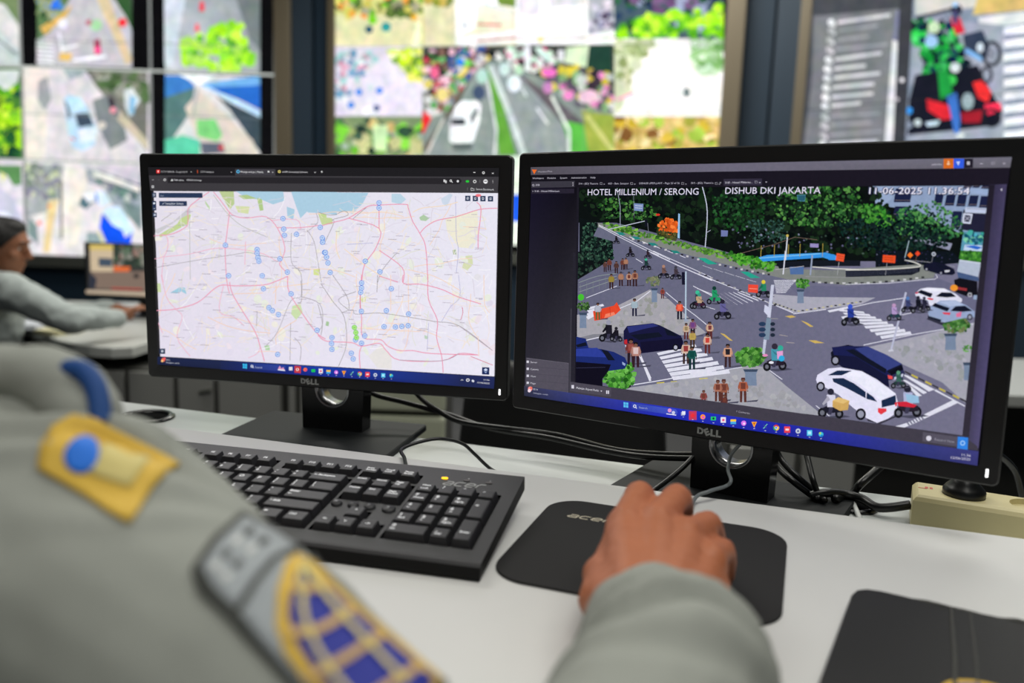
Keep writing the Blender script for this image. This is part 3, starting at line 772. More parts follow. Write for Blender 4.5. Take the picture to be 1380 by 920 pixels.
roads(A6, (246, 220, 186), 1.0, [[(650, 440), (720, 410), (860, 395), (960, 370)], [(180, 690), (330, 810), (440, 880)], [(130, 570), (125, 680), (150, 760)]])
roads(A6, RO, 1.1, [[(0, 540), (100, 510), (210, 480), (340, 400), (420, 390), (600, 385), (620, 410), (650, 500), (700, 585), (740, 680), (755, 920)], [(210, 480), (420, 550), (400, 680), (320, 800), (300, 920)],
                    [(700, 585), (740, 540), (820, 495), (950, 470), (1110, 420), (1232, 412)], [(420, 390), (420, 550)], [(420, 700), (580, 820), (585, 920)], [(1100, 600), (1100, 690)], [(1090, 370), (1120, 420), (1100, 600)]])
roads(A8, GR, .7, [[(160, 260), (240, 240), (260, 270), (420, 262), (620, 290), (800, 320), (970, 350), (1200, 520)], [(20, 60), (100, 180), (180, 290), (195, 480), (140, 630)], [(100, 0), (200, 150), (215, 240)], [(0, 200), (30, 330), (20, 415)], [(210, 240), (140, 170), (260, 115)], [(410, 0), (405, 120)]])
roads(A8, VI, .6, [[(965, 0), (975, 150), (910, 220), (850, 320)], [(760, 330), (750, 520)]])
roads(A8, RO, 1.1, [[(300, 0), (290, 170), (300, 300), (310, 430), (430, 445), (480, 490), (560, 520), (650, 520), (780, 540), (1100, 550)], [(0, 415), (60, 455), (230, 465), (300, 490), (420, 470), (470, 520), (560, 585), (850, 590), (970, 540), (1100, 550)],
                    [(300, 490), (285, 540), (290, 640)], [(585, 0), (590, 60), (710, 65), (850, 100), (960, 150), (1120, 200)], [(755, 0), (760, 170), (820, 310), (815, 430), (850, 560), (860, 670)], [(420, 8), (550, 50)]])
roads(A8, (214, 90, 120), .7, [[(990, 220), (995, 260), (980, 310)], [(290, 120), (290, 230)], [(1050, 560), (1200, 620)]])
roads(A8, (176, 160, 176), .8, [[(560, 585), (850, 590), (970, 540)], [(970, 350), (1200, 520)]])
roads(A8, (246, 212, 190), .9, [[(620, 0), (620, 400), (590, 520)], [(330, 370), (520, 380), (700, 390)], [(500, 0), (500, 250)], [(1100, 420), (1105, 560)], [(1140, 0), (1145, 200), (1180, 260)]])
# place names as faint dashes
P.fr()
for i in range(290):
    u, v = rd.random(), rd.random(); x, y = bil(map_q, u, v)
    if y < 300 and 370 < x < 500: continue
    if not (220 < x < 648 and 282 < y < 470): continue
    l = rd.uniform(5, 12); sl = (y - 258) / 240 * .06
    P.line([(x, y), (x + l, y + l * sl)], .7, rd.choice(((176, 168, 186), (188, 180, 196), (168, 160, 172))))
# camera markers
def marker(x, y, ring=(60, 130, 225), fill=(214, 230, 250)):
    P.disc(x, y, 3.5, ring, n=14); P.disc(x, y, 2.7, fill, n=14); P.rect(x - 1.3, y - 1.2, x + 1.3, y + 1.0, ring); P.rect(x - .7, y - .8, x + .7, y + .2, fill)
MK = {A5: [(1040, 483), (1045, 555), (1050, 597), (1133, 591), (1296, 543), (1312, 620), (1312, 645), (645, 665), (863, 695), (863, 720), (868, 750), (875, 775), (1020, 758), (1071, 850), (667, 875), (898, 875), (1326, 715)],
      A6: [(422, 375), (422, 410), (33, 615), (36, 645), (54, 715), (62, 747), (72, 787), (87, 852), (328, 775), (429, 848)],
      A7: [(907, 95), (1097, 130), (945, 225), (968, 245), (1010, 272), (1275, 380), (1005, 545)],
      A8: [(303, 55), (303, 90), (297, 120), (507, 95), (302, 250), (473, 245), (626, 268), (457, 355), (535, 357), (579, 353), (622, 348), (100, 430), (97, 470), (100, 510), (325, 418), (303, 468), (262, 445), (233, 537), (246, 576)]}
for A, L in MK.items():
    for (x, y) in L: P.fr(); marker(A[0] + x / A[2], A[1] + y / A[2])
for (x, y) in [(254, 360), (264, 395), (268, 430)]: marker(430 + x / 5.111, 370 + y / 5.111, (90, 200, 40), (190, 240, 150))
# map controls
NAVY = (44, 58, 88)
P.fr(*A5)
P.poly([(145, 305), (172, 305), (173, 338), (146, 338)], NAVY); P.poly([(190, 306), (490, 307), (491, 341), (191, 340)], NAVY); P.text('Cari', 200, 332, 12, (150, 160, 180), 225)
P.poly([(147, 362), (172, 362), (174, 427), (148, 427)], NAVY); P.poly([(193, 363), (383, 363), (384, 397), (194, 396)], NAVY); P.text('Tampilkan Semua', 232, 386, 13, (225, 228, 235), 360)
P.line([(215, 386), (226, 374)], .5, (220, 225, 235)); P.rect(152, 372, 166, 384, (220, 225, 235)); P.rect(154, 412, 166, 415, (200, 205, 215))
P.poly([(149, 442), (176, 442), (177, 473), (150, 473)], NAVY); P.rect(156, 450, 170, 464, (190, 198, 214)); P.rect(151, 314, 166, 318, (200, 206, 220)); P.rect(151, 324, 166, 328, (200, 206, 220))
P.fr(*A6)
for i, x in enumerate((1032, 1084, 1136, 1188)):
    P.rect(x - 18, 326 + i, x + 18, 363 + i, NAVY); P.rect(x - 7, 336 + i, x + 7, 352 + i, (215, 220, 232)); P.rect(x - 4, 340 + i, x + 5, 347 + i, NAVY)
P.disc(1104, 324, 20, (240, 120, 130), 10)
P.fr(*A7); P.rect(195, 505, 234, 541, NAVY); P.rect(206, 515, 222, 531, (190, 196, 210))
P.fr(*A8); P.poly([(1130, 632), (1180, 634), (1179, 684), (1129, 681)], (30, 44, 90)); P.poly([(1155, 640), (1170, 650), (1155, 660), (1140, 650)], (210, 222, 250)); P.poly([(1140, 656), (1155, 666), (1170, 656), (1155, 674)], (170, 190, 235))
# browser chrome
P.fr(*A5)
P.fr(); P.poly([(203, 225.5), (674, 226.5), (673.5, 238.6), (204, 236.8)], (32, 31, 34)); P.poly([(204, 236.6), (673.5, 238.5), (672, 260.4), (206, 257.1)], (62, 60, 64))
P.poly([(229, 238.8), (621, 240.2), (624, 244.2), (621, 248.4), (229.3, 246.8)], (41, 39, 43)); P.fr(*A5)
P.poly([(715, 142), (990, 144), (990, 189), (715, 187)], (64, 62, 68))
P.rect(175, 148, 198, 172, (224, 50, 50)); P.rect(183, 154, 190, 166, (255, 230, 230)); P.text('CCTV DISHUB - Google My M', 206, 167, 12, (190, 188, 192), 386, 169); P.text('x', 408, 166, 9, (210, 210, 210), 418)
P.rect(455, 150, 459, 172, (210, 90, 50)); P.text('CCTV Analytics', 476, 168, 12, (200, 198, 202), 568, 169); P.text('x', 684, 168, 9, (220, 220, 220), 694)
P.ring(735, 161, 9, 1.0, (90, 190, 240)); P.text('Manage and go | Manila', 752, 168, 13, (230, 230, 232), 908, 170); P.text('x', 967, 169, 10, (240, 240, 240), 978); P.rect(938, 156, 950, 167, (220, 220, 220))
P.disc(1018, 161, 10, (230, 214, 120)); P.disc(1018, 161, 5, (90, 80, 60)); P.text('ANPR Centralized Software', 1038, 169, 12, (210, 208, 212), 1212, 170); P.text('x', 1258, 170, 10, (240, 240, 240), 1270)
P.line([(1302, 162), (1316, 162)], .6, (235, 235, 235)); P.line([(1309, 155), (1309, 169)], .6, (235, 235, 235))
P.text('<', 144, 222, 10, (220, 220, 220), 156); P.text('>', 186, 222, 10, (90, 90, 92), 198); P.ring(232, 217, 7, .7, (220, 220, 220))
P.poly([(273, 225), (282, 210), (291, 225)], (225, 225, 225)); P.text('Tidak aman', 293, 224, 12, (235, 235, 238), 362, 225); P.text('10.0.0.11/map', 384, 224, 12, (225, 225, 228), 484, 226)
P.rect(142, 256, 158, 273, (200, 200, 202)); P.rect(145, 262, 155, 266, (58, 56, 60))
P.fr(*A6)
P.line([(1070, 167), (1085, 167)], .7, (240, 240, 240)); P.ring(1140, 169, 7, .8, (230, 230, 230)); P.text('x', 1197, 177, 13, (240, 240, 240), 1212)
P.rect(866, 216, 878, 232, (220, 220, 222)); P.rect(876, 222, 888, 240, (200, 200, 202)); P.ring(916, 224, 6, .8, (230, 230, 230)); P.line([(921, 229), (929, 236)], .8, (230, 230, 230))
P.disc(964, 227, 9, (225, 225, 228), n=5, rot=-pi / 2); P.disc(1030, 228, 12, (40, 200, 60), 8); P.ring(1080, 229, 9, .9, (230, 230, 230)); P.line([(1116, 218), (1116, 238)], .4, (130, 130, 132))
P.disc(1154, 229, 15, (235, 235, 238)); P.rect(1144, 224, 1164, 230, (80, 78, 84))
for k in range(3): P.disc(1204, 221 + k * 8, 2, (220, 220, 220))
P.line([(1030, 270), (1030, 290)], .3, (130, 130, 132)); P.line([(1054, 274), (1062, 274), (1066, 279), (1076, 279), (1076, 290), (1054, 290), (1054, 274)], .6, (220, 220, 222)); P.text('Semua Bookmark', 1088, 287, 12, (225, 225, 228), 1212, 291)
# taskbar
P.fr()
TB = [(215.5, 479.6), (668, 506.6), (667, 522.5), (215.5, 490)]
P.poly(TB, [(34, 42, 74), (38, 46, 92), (34, 42, 84), (30, 36, 64)])
P.poly([(300, 484.8), (440, 493.3), (440, 506.2), (300, 496.6)], [(34, 44, 84), (30, 64, 170), (26, 44, 140), (32, 40, 80)])
P.poly([(440, 493.3), (620, 503.8), (620, 518.8), (440, 506.2)], [(30, 64, 170), (38, 46, 96), (34, 42, 88), (26, 44, 140)])
P.fr(*A7)
P.disc(222, 582, 13, (240, 120, 90)); P.disc(214, 590, 8, (250, 200, 130)); P.disc(230, 574, 9, (240, 90, 100))
P.text('32°C', 240, 585, 9, (225, 228, 236), 268, 588); P.text('Sebagian cerah', 240, 604, 9, (205, 208, 220), 332, 610)
P.poly([(767, 608), (796, 610), (796, 642), (767, 639)], (60, 190, 240)); P.line([(767, 624), (796, 626)], .5, (30, 60, 150)); P.line([(781, 608), (781, 641)], .5, (30, 60, 150))
P.poly([(812, 606), (1060, 622), (1060, 662), (812, 644)], [(40, 60, 130), (52, 70, 160), (52, 66, 150), (40, 56, 120)]); P.ring(830, 625, 7, .9, (225, 230, 245)); P.line([(836, 631), (842, 637)], .8, (225, 230, 245)); P.text('Search', 852, 637, 12, (190, 200, 226), 900, 641)
P.poly([(1008, 645), (1020, 622), (1032, 640), (1045, 632), (1058, 656)], (214, 150, 190)); P.poly([(1006, 652), (1058, 658), (1054, 650), (1010, 646)], (235, 238, 245))
P.rect(1084, 630, 1108, 654, (225, 222, 232)); P.poly([(1122, 622), (1166, 626), (1165, 674), (1121, 670)], (196, 60, 70)); P.disc(1142, 648, 10, (250, 235, 235)); P.disc(1142, 648, 6, (200, 30, 40))
P.disc(1196, 649, 13, (250, 120, 40)); P.disc(1199, 652, 7, (230, 60, 130)); P.rect(1238, 646, 1264, 666, (30, 190, 90)); P.rect(1288, 642, 1316, 674, (225, 225, 235)); P.rect(1296, 650, 1308, 662, (230, 80, 120))
P.fr(*A8)
def app(x, y, kind, k=1.0):
    if kind == 'folder': P.rect(x - 15 * k, y - 12 * k, x + 15 * k, y + 12 * k, (250, 200, 60)); P.rect(x - 15 * k, y, x + 15 * k, y + 14 * k, (70, 170, 230))
    if kind == 'pink': P.disc(x, y, 14 * k, (220, 120, 235)); P.disc(x + 2, y + 2, 6 * k, (250, 220, 255))
    if kind == 'tri': P.poly([(x - 15 * k, y - 13 * k), (x + 15 * k, y - 13 * k), (x, y + 18 * k)], (250, 170, 30)); P.poly([(x - 6 * k, y - 8 * k), (x + 6 * k, y - 8 * k), (x, y + 5 * k)], (210, 70, 30))
    if kind == 'dark': P.line([(x - 10 * k, y + 12 * k), (x + 11 * k, y - 13 * k)], 1.2 * k, (120, 200, 180)); P.line([(x - 9 * k, y - 8 * k), (x + 8 * k, y + 10 * k)], .9 * k, (70, 90, 110))
    if kind == 'chrome':
        for a, c in ((0, (220, 60, 50)), (2.094, (245, 200, 50)), (4.188, (60, 170, 80))): P.poly([(x, y)] + [(x + 16 * k * cos(a + .35 * i - 2.6), y + 16 * k * sin(a + .35 * i - 2.6)) for i in range(7)], c)
        P.disc(x, y, 8 * k, (240, 240, 245)); P.disc(x, y, 6 * k, (70, 130, 240))
    if kind == 'red': P.rect(x - 16 * k, y - 17 * k, x + 16 * k, y + 17 * k, (236, 70, 80)); P.rect(x - 9 * k, y - 5 * k, x + 9 * k, y + 5 * k, (250, 220, 225))
    if kind == 'gear': P.disc(x, y, 14 * k, (205, 212, 228), n=8); P.disc(x, y, 6 * k, (60, 80, 150))
    if kind == 'win': P.rect(x - 14 * k, y - 15 * k, x + 14 * k, y + 15 * k, (90, 200, 240)); P.rect(x - 8 * k, y - 8 * k, x + 8 * k, y + 7 * k, (180, 236, 255))
    if kind == 'globe': P.disc(x, y, 13 * k, (60, 190, 220)); P.disc(x - 5 * k, y - 6 * k, 6 * k, (190, 220, 90)); P.disc(x + 4, y + 8, 6 * k, (30, 120, 200))
    if kind == 'tile': P.rect(x - 14 * k, y - 15 * k, x + 14 * k, y + 15 * k, (228, 228, 238)); P.rect(x - 6 * k, y - 6 * k, x + 7 * k, y + 7 * k, (230, 90, 130))
    if kind == 'green': P.rect(x - 14 * k, y - 10 * k, x + 14 * k, y + 10 * k, (40, 200, 110)); P.disc(x, y, 6 * k, (20, 60, 60))
    if kind == 'fox': P.disc(x, y, 14 * k, (250, 150, 50)); P.disc(x + 2, y + 3, 8 * k, (230, 90, 190))
    if kind == 'redsq': P.rect(x - 22 * k, y - 25 * k, x + 22 * k, y + 25 * k, (196, 60, 90)); P.disc(x, y, 12 * k, (230, 50, 60))
    if kind == 'view': P.rect(x - 14 * k, y - 8 * k, x + 10 * k, y + 14 * k, (170, 176, 205)); P.rect(x - 8 * k, y - 14 * k, x + 14 * k, y + 8 * k, (230, 232, 245))
    P.rect(x - 4 * k, y + 22 * k, x + 4 * k, y + 25 * k, (210, 214, 228))
for x, y, kd in ((24, 659, 'tile'), (77, 663, 'folder'), (130, 667, 'pink'), (183, 670, 'tri'), (238, 674, 'dark'), (291, 677, 'chrome'), (345, 681, 'red'), (399, 685, 'gear'), (453, 688, 'win'), (508, 690, 'globe')): app(x, y, kd, .95)
P.line([(985, 722), (993, 716), (1001, 722)], .7, (230, 230, 238)); P.ring(1033, 720, 10, 1.0, (230, 230, 238), ry=8); P.disc(1068, 726, 10, (215, 218, 230), 8, rot=.7)
P.text('11:36', 1142, 722, 10, (235, 236, 242), 1181, 725); P.text('12/06/2025', 1098, 741, 10, (235, 236, 242), 1181, 748)
disp1 = P.ob('display', SCM, mon1); disp1['label'] = 'lit display showing a browser with a street map of roads and blue camera markers'

# ================================================================== WHAT THE RIGHT MONITOR SHOWS: camera view of a crossing
P = Paint(C2, R2, N2, step=3e-6)
P.poly([(718, 225.8), (1362.5, 212.6), (1318.6, 626), (708.6, 532.6)], (30, 28, 38))  # screen glare is put into the colours: interface darks are lifted
Z1 = (700, 180, 5.308); Z2 = (940, 180, 5.308); Z3 = (1180, 180, 5.41); Z4 = (700, 340, 5.308); Z5 = (940, 340, 5.414); Z6 = (1140, 340, 5.4125); Z7 = (700, 480, 5.308); Z8 = (1100, 480, 4.843)
P.clip = [(780.5, 252.2), (1333.5, 250.2), (1297.2, 586.5), (776.8, 515)]
def sgn(P_): return sum(P_[i][0] * P_[(i + 1) % 4][1] - P_[(i + 1) % 4][0] * P_[i][1] for i in range(4))
ASP = (112, 112, 134); PAV = (150, 150, 160); WH = (222, 222, 236)
P.poly([(775, 245), (1340, 245), (1340, 600), (770, 600)], [(96, 98, 122), (120, 118, 144), (116, 114, 138), (104, 104, 126)])
# dark tree belt behind
P.poly([(775, 248), (1340, 248), (1340, 350), (1240, 352), (1150, 352), (1060, 362), (1000, 345), (900, 318), (830, 300), (775, 300)], (13, 18, 18))
# building top right
P.fr(*Z3); P.poly([(-20, 375), (830, 375), (800, 700), (600, 720), (300, 560), (0, 520)], (140, 158, 190))
P.poly([(0, 380), (130, 380), (120, 470), (60, 520), (0, 500)], (150, 168, 200))
P.poly([(640, 555), (820, 560), (790, 720), (620, 700)], (34, 34, 56))
for (x0, y0, x1, y1) in ((140, 400, 260, 500), (135, 530, 235, 600), (430, 440, 490, 520), (510, 445, 578, 525), (595, 445, 660, 530), (680, 450, 745, 530), (760, 455, 820, 540), (555, 565, 625, 690), (640, 380, 700, 400), (710, 378, 760, 395), (770, 380, 830, 405)):
    P.poly([(x0 + 8, y0), (x1 + 8, y0), (x1 - 8, y1), (x0 - 8, y1)], (28, 34, 66)); P.line([(x0, y1 - 14), (x1 - 6, y1 - 14)], .6, (120, 110, 110))
P.poly([(690, 395), (830, 405), (822, 445), (680, 435)], (150, 170, 205)); P.poly([(655, 537), (812, 545), (808, 583), (650, 575)], (190, 200, 225)); P.line([(665, 546), (800, 552)], .5, (90, 90, 110))
P.poly([(640, 580), (708, 585), (693, 658), (630, 652)], (210, 216, 235)); P.poly([(650, 592), (697, 596), (686, 645), (643, 640)], (60, 60, 84)); P.line([(648, 598), (690, 640)], .5, (220, 224, 240)); P.line([(694, 600), (645, 636)], .5, (220, 224, 240))
P.poly([(640, 712), (790, 720), (782, 860), (620, 850)], (90, 150, 176)); P.blobs([(650, 715), (790, 725), (785, 800), (640, 790)], 26, (10, 26), [(60, 160, 150), (90, 190, 210), (30, 90, 110), (120, 200, 160)], 3)
P.poly([(650, 810), (785, 815), (780, 860), (640, 852)], (190, 210, 235)); P.poly([(650, 820), (720, 815), (780, 830), (740, 845)], (40, 100, 200))
P.poly([(620, 850), (785, 858), (780, 960), (600, 950)], (50, 110, 44)); P.blobs([(620, 855), (785, 860), (780, 940), (600, 930)], 40, (8, 16), [(60, 130, 40), (40, 90, 36), (90, 160, 60)], 4)
P.poly([(200, 740), (560, 800), (540, 850), (320, 790), (190, 770)], (140, 144, 168))
# tree crowns
P.fr()
DK = [(14, 22, 18), (20, 36, 22), (24, 44, 26), (10, 16, 16)]
P.blobs([(780, 255), (1180, 252), (1230, 330), (1225, 345), (1060, 345), (990, 330), (880, 310), (790, 290)], 1178, (1.86, 6.12), DK, 11, 6)
P.fr(*Z1); P.poly([(430, 600), (560, 640), (640, 660), (668, 760), (670, 905), (430, 905)], (14, 20, 22)); P.fr(*Z4); P.poly([(410, -5), (670, -5), (640, 60), (560, 110), (410, 200)], (16, 20, 22)); P.blobs([(415, 0), (660, 0), (600, 80), (415, 180)], 120, (5, 14), [(28, 48, 40), (16, 26, 26), (44, 66, 54)], 71)
P.fr(*Z1)
P.blobs([(640, 450), (960, 520), (980, 590), (860, 620), (620, 600), (560, 520)], 247, (3.72, 14.96), [(40, 84, 40), (56, 110, 50), (26, 50, 30), (80, 130, 60), (16, 26, 22)], 12)
P.blobs([(450, 640), (640, 640), (665, 760), (670, 900), (440, 910)], 456, (3.72, 13.60), [(28, 52, 44), (44, 74, 60), (14, 24, 24), (60, 96, 76), (18, 30, 30)], 13)
P.fr(*Z2)
P.blobs([(100, 440), (360, 420), (500, 480), (480, 640), (300, 700), (120, 640)], 380, (4.96, 14.96), [(26, 60, 32), (34, 84, 40), (14, 28, 20), (20, 44, 26)], 14)
P.blobs([(500, 520), (640, 380), (1150, 380), (1190, 560), (1100, 640), (860, 680), (640, 640)], 684, (4.96, 16.32), [(34, 74, 38), (50, 104, 48), (16, 32, 22), (24, 52, 30), (84, 140, 66)], 15)
P.blobs([(360, 620), (620, 620), (640, 760), (400, 780)], 228, (3.72, 10.88), [(40, 70, 62), (24, 44, 40), (60, 96, 84)], 16)
P.blobs([(1000, 640), (1380, 560), (1380, 820), (1080, 820)], 342, (4.96, 13.60), [(16, 36, 34), (22, 50, 44), (12, 24, 26)], 17)
P.blobs([(1150, 500), (1330, 520), (1370, 620), (1200, 640)], 171, (4.96, 13.60), [(50, 120, 40), (30, 80, 34), (80, 150, 60)], 18)
P.fr(*Z3)
P.blobs([(0, 520), (60, 540), (140, 640), (60, 700), (0, 680)], 114, (4.96, 14.96), [(50, 130, 40), (26, 70, 34), (90, 160, 60)], 19)
P.blobs([(150, 570), (290, 520), (420, 490), (540, 560), (640, 650), (640, 740), (420, 790), (150, 720)], 494, (4.96, 14.96), [(44, 100, 60), (60, 124, 66), (26, 60, 46), (84, 146, 76), (20, 40, 38)], 20)
P.blobs([(0, 600), (240, 640), (540, 760), (520, 830), (200, 860), (0, 860)], 456, (4.96, 16.32), [(18, 36, 34), (26, 54, 44), (12, 22, 26)], 21)
P.poly([(0, 850), (560, 860), (640, 940), (0, 1000)], (16, 22, 30)); P.blobs([(0, 850), (560, 860), (600, 930), (0, 960)], 114, (2.48, 6.80), [(30, 34, 70), (18, 30, 30), (60, 60, 96), (20, 24, 24)], 22)
# glints between leaves
P.fr(); P.blobs([(960, 300), (1180, 320), (1200, 345), (1000, 335)], 60, (.8, 2), [(120, 124, 150), (90, 90, 120), (60, 80, 70)], 23)
P.fr(*Z1); P.poly([(820, 498), (888, 502), (886, 556), (820, 550)], (120, 140, 186)); P.line([(828, 514), (880, 518)], .6, (220, 225, 240)); P.line([(828, 530), (880, 534)], .6, (220, 225, 240))
P.line([(818, 445), (822, 600)], .5, (120, 124, 140)); P.line([(700, 390), (722, 520), (722, 670)], .7, (170, 176, 196)); P.line([(1310, 380), (1345, 560), (1325, 870)], 1.2, (200, 205, 225), sp=4); P.line([(1335, 710), (1370, 690)], .6, (190, 196, 214))
P.disc(992, 580, 16, (210, 50, 40), 8); P.disc(1065, 700, 84, (44, 60, 30), 70); P.blobs([(990, 660), (1010, 620), (1070, 600), (1130, 640), (1140, 700), (1100, 720), (1010, 710)], 90, (8, 16), [(226, 96, 34), (200, 80, 30), (240, 120, 50)], 24)
P.blobs([(1000, 700), (1130, 710), (1120, 770), (1020, 760)], 60, (8, 16), [(60, 64, 34), (90, 84, 40), (40, 46, 28)], 25)
P.poly([(1138, 570), (1150, 575), (1148, 750), (1132, 745)], (150, 190, 230)); P.line([(1134, 745), (1132, 800)], .5, (110, 110, 120))
# verge beyond the road
P.fr()
P.poly([(806, 300), (840, 305), (900, 322), (960, 338), (1010, 350), (1060, 362), (1120, 364), (1240, 356), (1262, 362), (1258, 376), (1140, 384), (1060, 376), (990, 360), (930, 345), (860, 325), (806, 307)], (128, 132, 128))
P.blobs([(812, 300), (850, 306), (900, 322), (960, 336), (1000, 345), (1045, 356), (1040, 366), (990, 352), (930, 336), (870, 320), (815, 306)], 330, (1.6, 3.4), [(70, 120, 44), (96, 150, 54), (50, 92, 40), (120, 176, 66)], 26, 12, .7)
P.blobs([(975, 340), (990, 340), (1045, 352), (1042, 366), (1000, 358)], 120, (1.6, 3.2), [(60, 140, 40), (90, 170, 56), (40, 100, 34)], 27, 10)
# asphalt across + kerb line
P.poly([(806, 306), (860, 324), (930, 344), (990, 359), (1050, 374), (1060, 382), (1010, 392), (940, 364), (860, 334), (800, 318)], (104, 106, 128))
for i in range(26):
    t = i / 26; x = 852 + t * 190; y = 321 + t * 48 + 5 * sin(t * 3); P.rect(x, y, x + 3.2, y + 2.4, (44, 42, 50) if i % 2 else (200, 196, 200))
# far-side road at right
P.poly([(1060, 384), (1140, 386), (1262, 374), (1330, 400), (1330, 420), (1200, 404), (1090, 408)], (104, 104, 130))
for i in range(22):
    t = i / 22; x = 1070 + t * 180; y = 377 + 6 * sin(t * 3.1) - t * 6; P.rect(x, y, x + 4, y + 2.4, (44, 44, 50) if i % 2 else (196, 196, 200))
# pavement islands
P.poly([(876, 390), (898, 400), (940, 438), (952, 448), (940, 452), (880, 450), (800, 455), (778, 460), (778, 424), (820, 418), (846, 405)], [(164, 162, 170)] * 11)
P.poly([(780, 455), (800, 450), (850, 449), (870, 451), (780, 458)], (130, 130, 140))
P.poly([(1040, 396), (1092, 400), (1180, 401), (1160, 410), (1068, 422), (1042, 408)], (168, 167, 182))
P.poly([(1168, 468), (1240, 452), (1330, 430), (1330, 545), (1300, 542), (1270, 515), (1215, 490), (1170, 474)], [(164, 163, 176)] * 8)
P.poly([(790, 530), (900, 515), (960, 503), (1010, 492), (1030, 494), (1060, 520), (1110, 560), (1000, 548), (780, 520)], (162, 162, 172))
P.blobs([(880, 395), (935, 440), (850, 445), (800, 440), (850, 415)], 60, (2, 5), [(156, 156, 160), (170, 168, 172), (148, 150, 146)], 28, 5)
P.blobs([(1200, 470), (1300, 440), (1300, 520), (1240, 490)], 70, (2, 6), [(156, 158, 166), (172, 170, 182), (150, 154, 156)], 29, 5)
P.blobs([(860, 525), (990, 505), (1060, 530), (1090, 552), (900, 530)], 60, (2, 6), [(154, 154, 160), (170, 170, 176)], 30, 5)
# painted lines
def L(A, pts, w, c=WH): P.fr(*A); P.line(pts, w, c)
L(Z1, [(570, 652), (1080, 902)], .8); L(Z1, [(570, 660), (700, 730), (900, 830), (1000, 870)], .8)
for a in range(6): L(Z1, [(700 + a * 90, 705 + a * 33), (740 + a * 90, 722 + a * 33)], .8)
for x, y in ((830, 745), (950, 790), (1110, 845), (720, 715)): P.fr(*Z1); P.poly([(x - 30, y - 12), (x + 20, y - 8), (x + 46, y + 10), (x, y + 12)], (40, 130, 124))
L(Z4, [(940, 0), (1130, 90), (1380, 200)], 1.2); L(Z4, [(960, -10), (1180, 90), (1380, 180)], .8); L(Z4, [(1245, 240), (1380, 310)], .9); L(Z4, [(835, 45), (885, 75)], .8); L(Z4, [(1050, 150), (1085, 170)], .8)
L(Z4, [(720, 400), (840, 350), (940, 275)], 1.0); L(Z4, [(1050, 285), (1140, 360), (1260, 450), (1340, 515)], .9); L(Z4, [(480, 325), (700, 240)], .8); L(Z4, [(450, 635), (600, 600)], 1.2)
L(Z5, [(0, 155), (350, 295), (700, 440)], 1.0); L(Z5, [(700, 448), (940, 415)], 1.0); L(Z5, [(0, 262), (120, 310)], .9); L(Z5, [(30, 385), (130, 415)], .7); L(Z5, [(0, 470), (65, 525)], .8)
for x, y in ((60, 65), (370, 165)): P.fr(*Z5); P.poly([(x - 55, y - 26), (x, y - 24), (x + 90, y + 20), (x + 20, y + 22)], (40, 160, 138))
for k in range(5): P.fr(*Z5); P.line([(40 + k * 80, 95 + k * 25), (110 + k * 80, 120 + k * 24)], .5, (200, 200, 214))
for k in range(14): P.fr(*Z5); P.disc(20 + k * 42, 150 + k * 18, 12, (60, 60, 66) if k % 2 else (170, 168, 170), 6)
for k in range(12): P.fr(*Z5); P.disc(560 + k * 14, 370 + k * 5, 8, (56, 56, 60) if k % 2 else (170, 168, 150), 5)
for k in range(16): P.fr(*Z5); P.disc(740 + k * 30, 428 - k * 4.6, 11, (56, 56, 60) if k % 2 else (196, 190, 150), 5)
# zebra stripes
def zebra(A, n, p0, p1, q0, q1, w):
    P.fr(*A)
    for i in range(n):
        t = i / (n - 1); a = (p0[0] + (p1[0] - p0[0]) * t, p0[1] + (p1[1] - p0[1]) * t); b = (q0[0] + (q1[0] - q0[0]) * t, q0[1] + (q1[1] - q0[1]) * t)
        ww = w * (1 + .5 * t); P.poly([(a[0], a[1] - ww), (b[0], b[1] - ww), (b[0] + 10, b[1] + ww), (a[0] + 14, a[1] + ww)], WH)
zebra(Z4, 7, (985, 727), (1090, 900), (1260, 665), (1500, 850), 9)
zebra(Z5, 5, (-60, 700), (-60, 880), (20, 710), (130, 848), 9)
zebra(Z5, 6, (130, 300), (290, 290), (250, 390), (440, 350), 4)
P.fr(*Z5)
for k in range(9): P.line([(560 + k * 2, 205 + k * 11), (720 - k * 9, 203 + k * 11)], .9, WH)
zebra(Z6, 9, (-60, 420), (250, 620), (130, 438), (470, 585), 7)
zebra(Z5, 3, (950, 430), (1150, 525), (1100, 400), (1190, 515), 7)
P.fr(*Z4); zebra(Z4, 4, (490, 400), (480, 470), (600, 375), (540, 440), 7)
L(Z6, [(130, 675), (480, 600), (740, 555), (930, 520)], 1.0); L(Z6, [(0, 410), (200, 365), (440, 330)], 1.0); L(Z6, [(410, 455), (500, 435)], .9); L(Z6, [(560, 200), (650, 195), (670, 180), (655, 160)], .8)
L(Z6, [(0, 232), (300, 225), (560, 200)], .7)
P.fr(*Z8); P.poly([(560, 115), (600, 125), (775, 215), (735, 228)], WH); P.poly([(560, 150), (590, 155), (725, 235), (700, 245)], WH); P.poly([(590, 185), (620, 195), (690, 255), (660, 262)], WH)
P.poly([(780, 215), (972, 320), (972, 328), (770, 222)], WH); P.poly([(890, 285), (930, 300), (650, 432), (560, 470), (510, 458), (600, 430)], WH)
for k in range(6): P.poly([(590 + k * 18, 430 - k * 8), (600 + k * 18, 428 - k * 8), (614 + k * 18, 446 - k * 8), (604 + k * 18, 450 - k * 8)], ASP)
for k in range(9): P.poly([(580 + k * 45, 92 + k * 22), (620 + k * 45, 112 + k * 22), (616 + k * 45, 124 + k * 22), (576 + k * 45, 102 + k * 22)], (196, 180, 70) if k % 2 else (60, 58, 66))
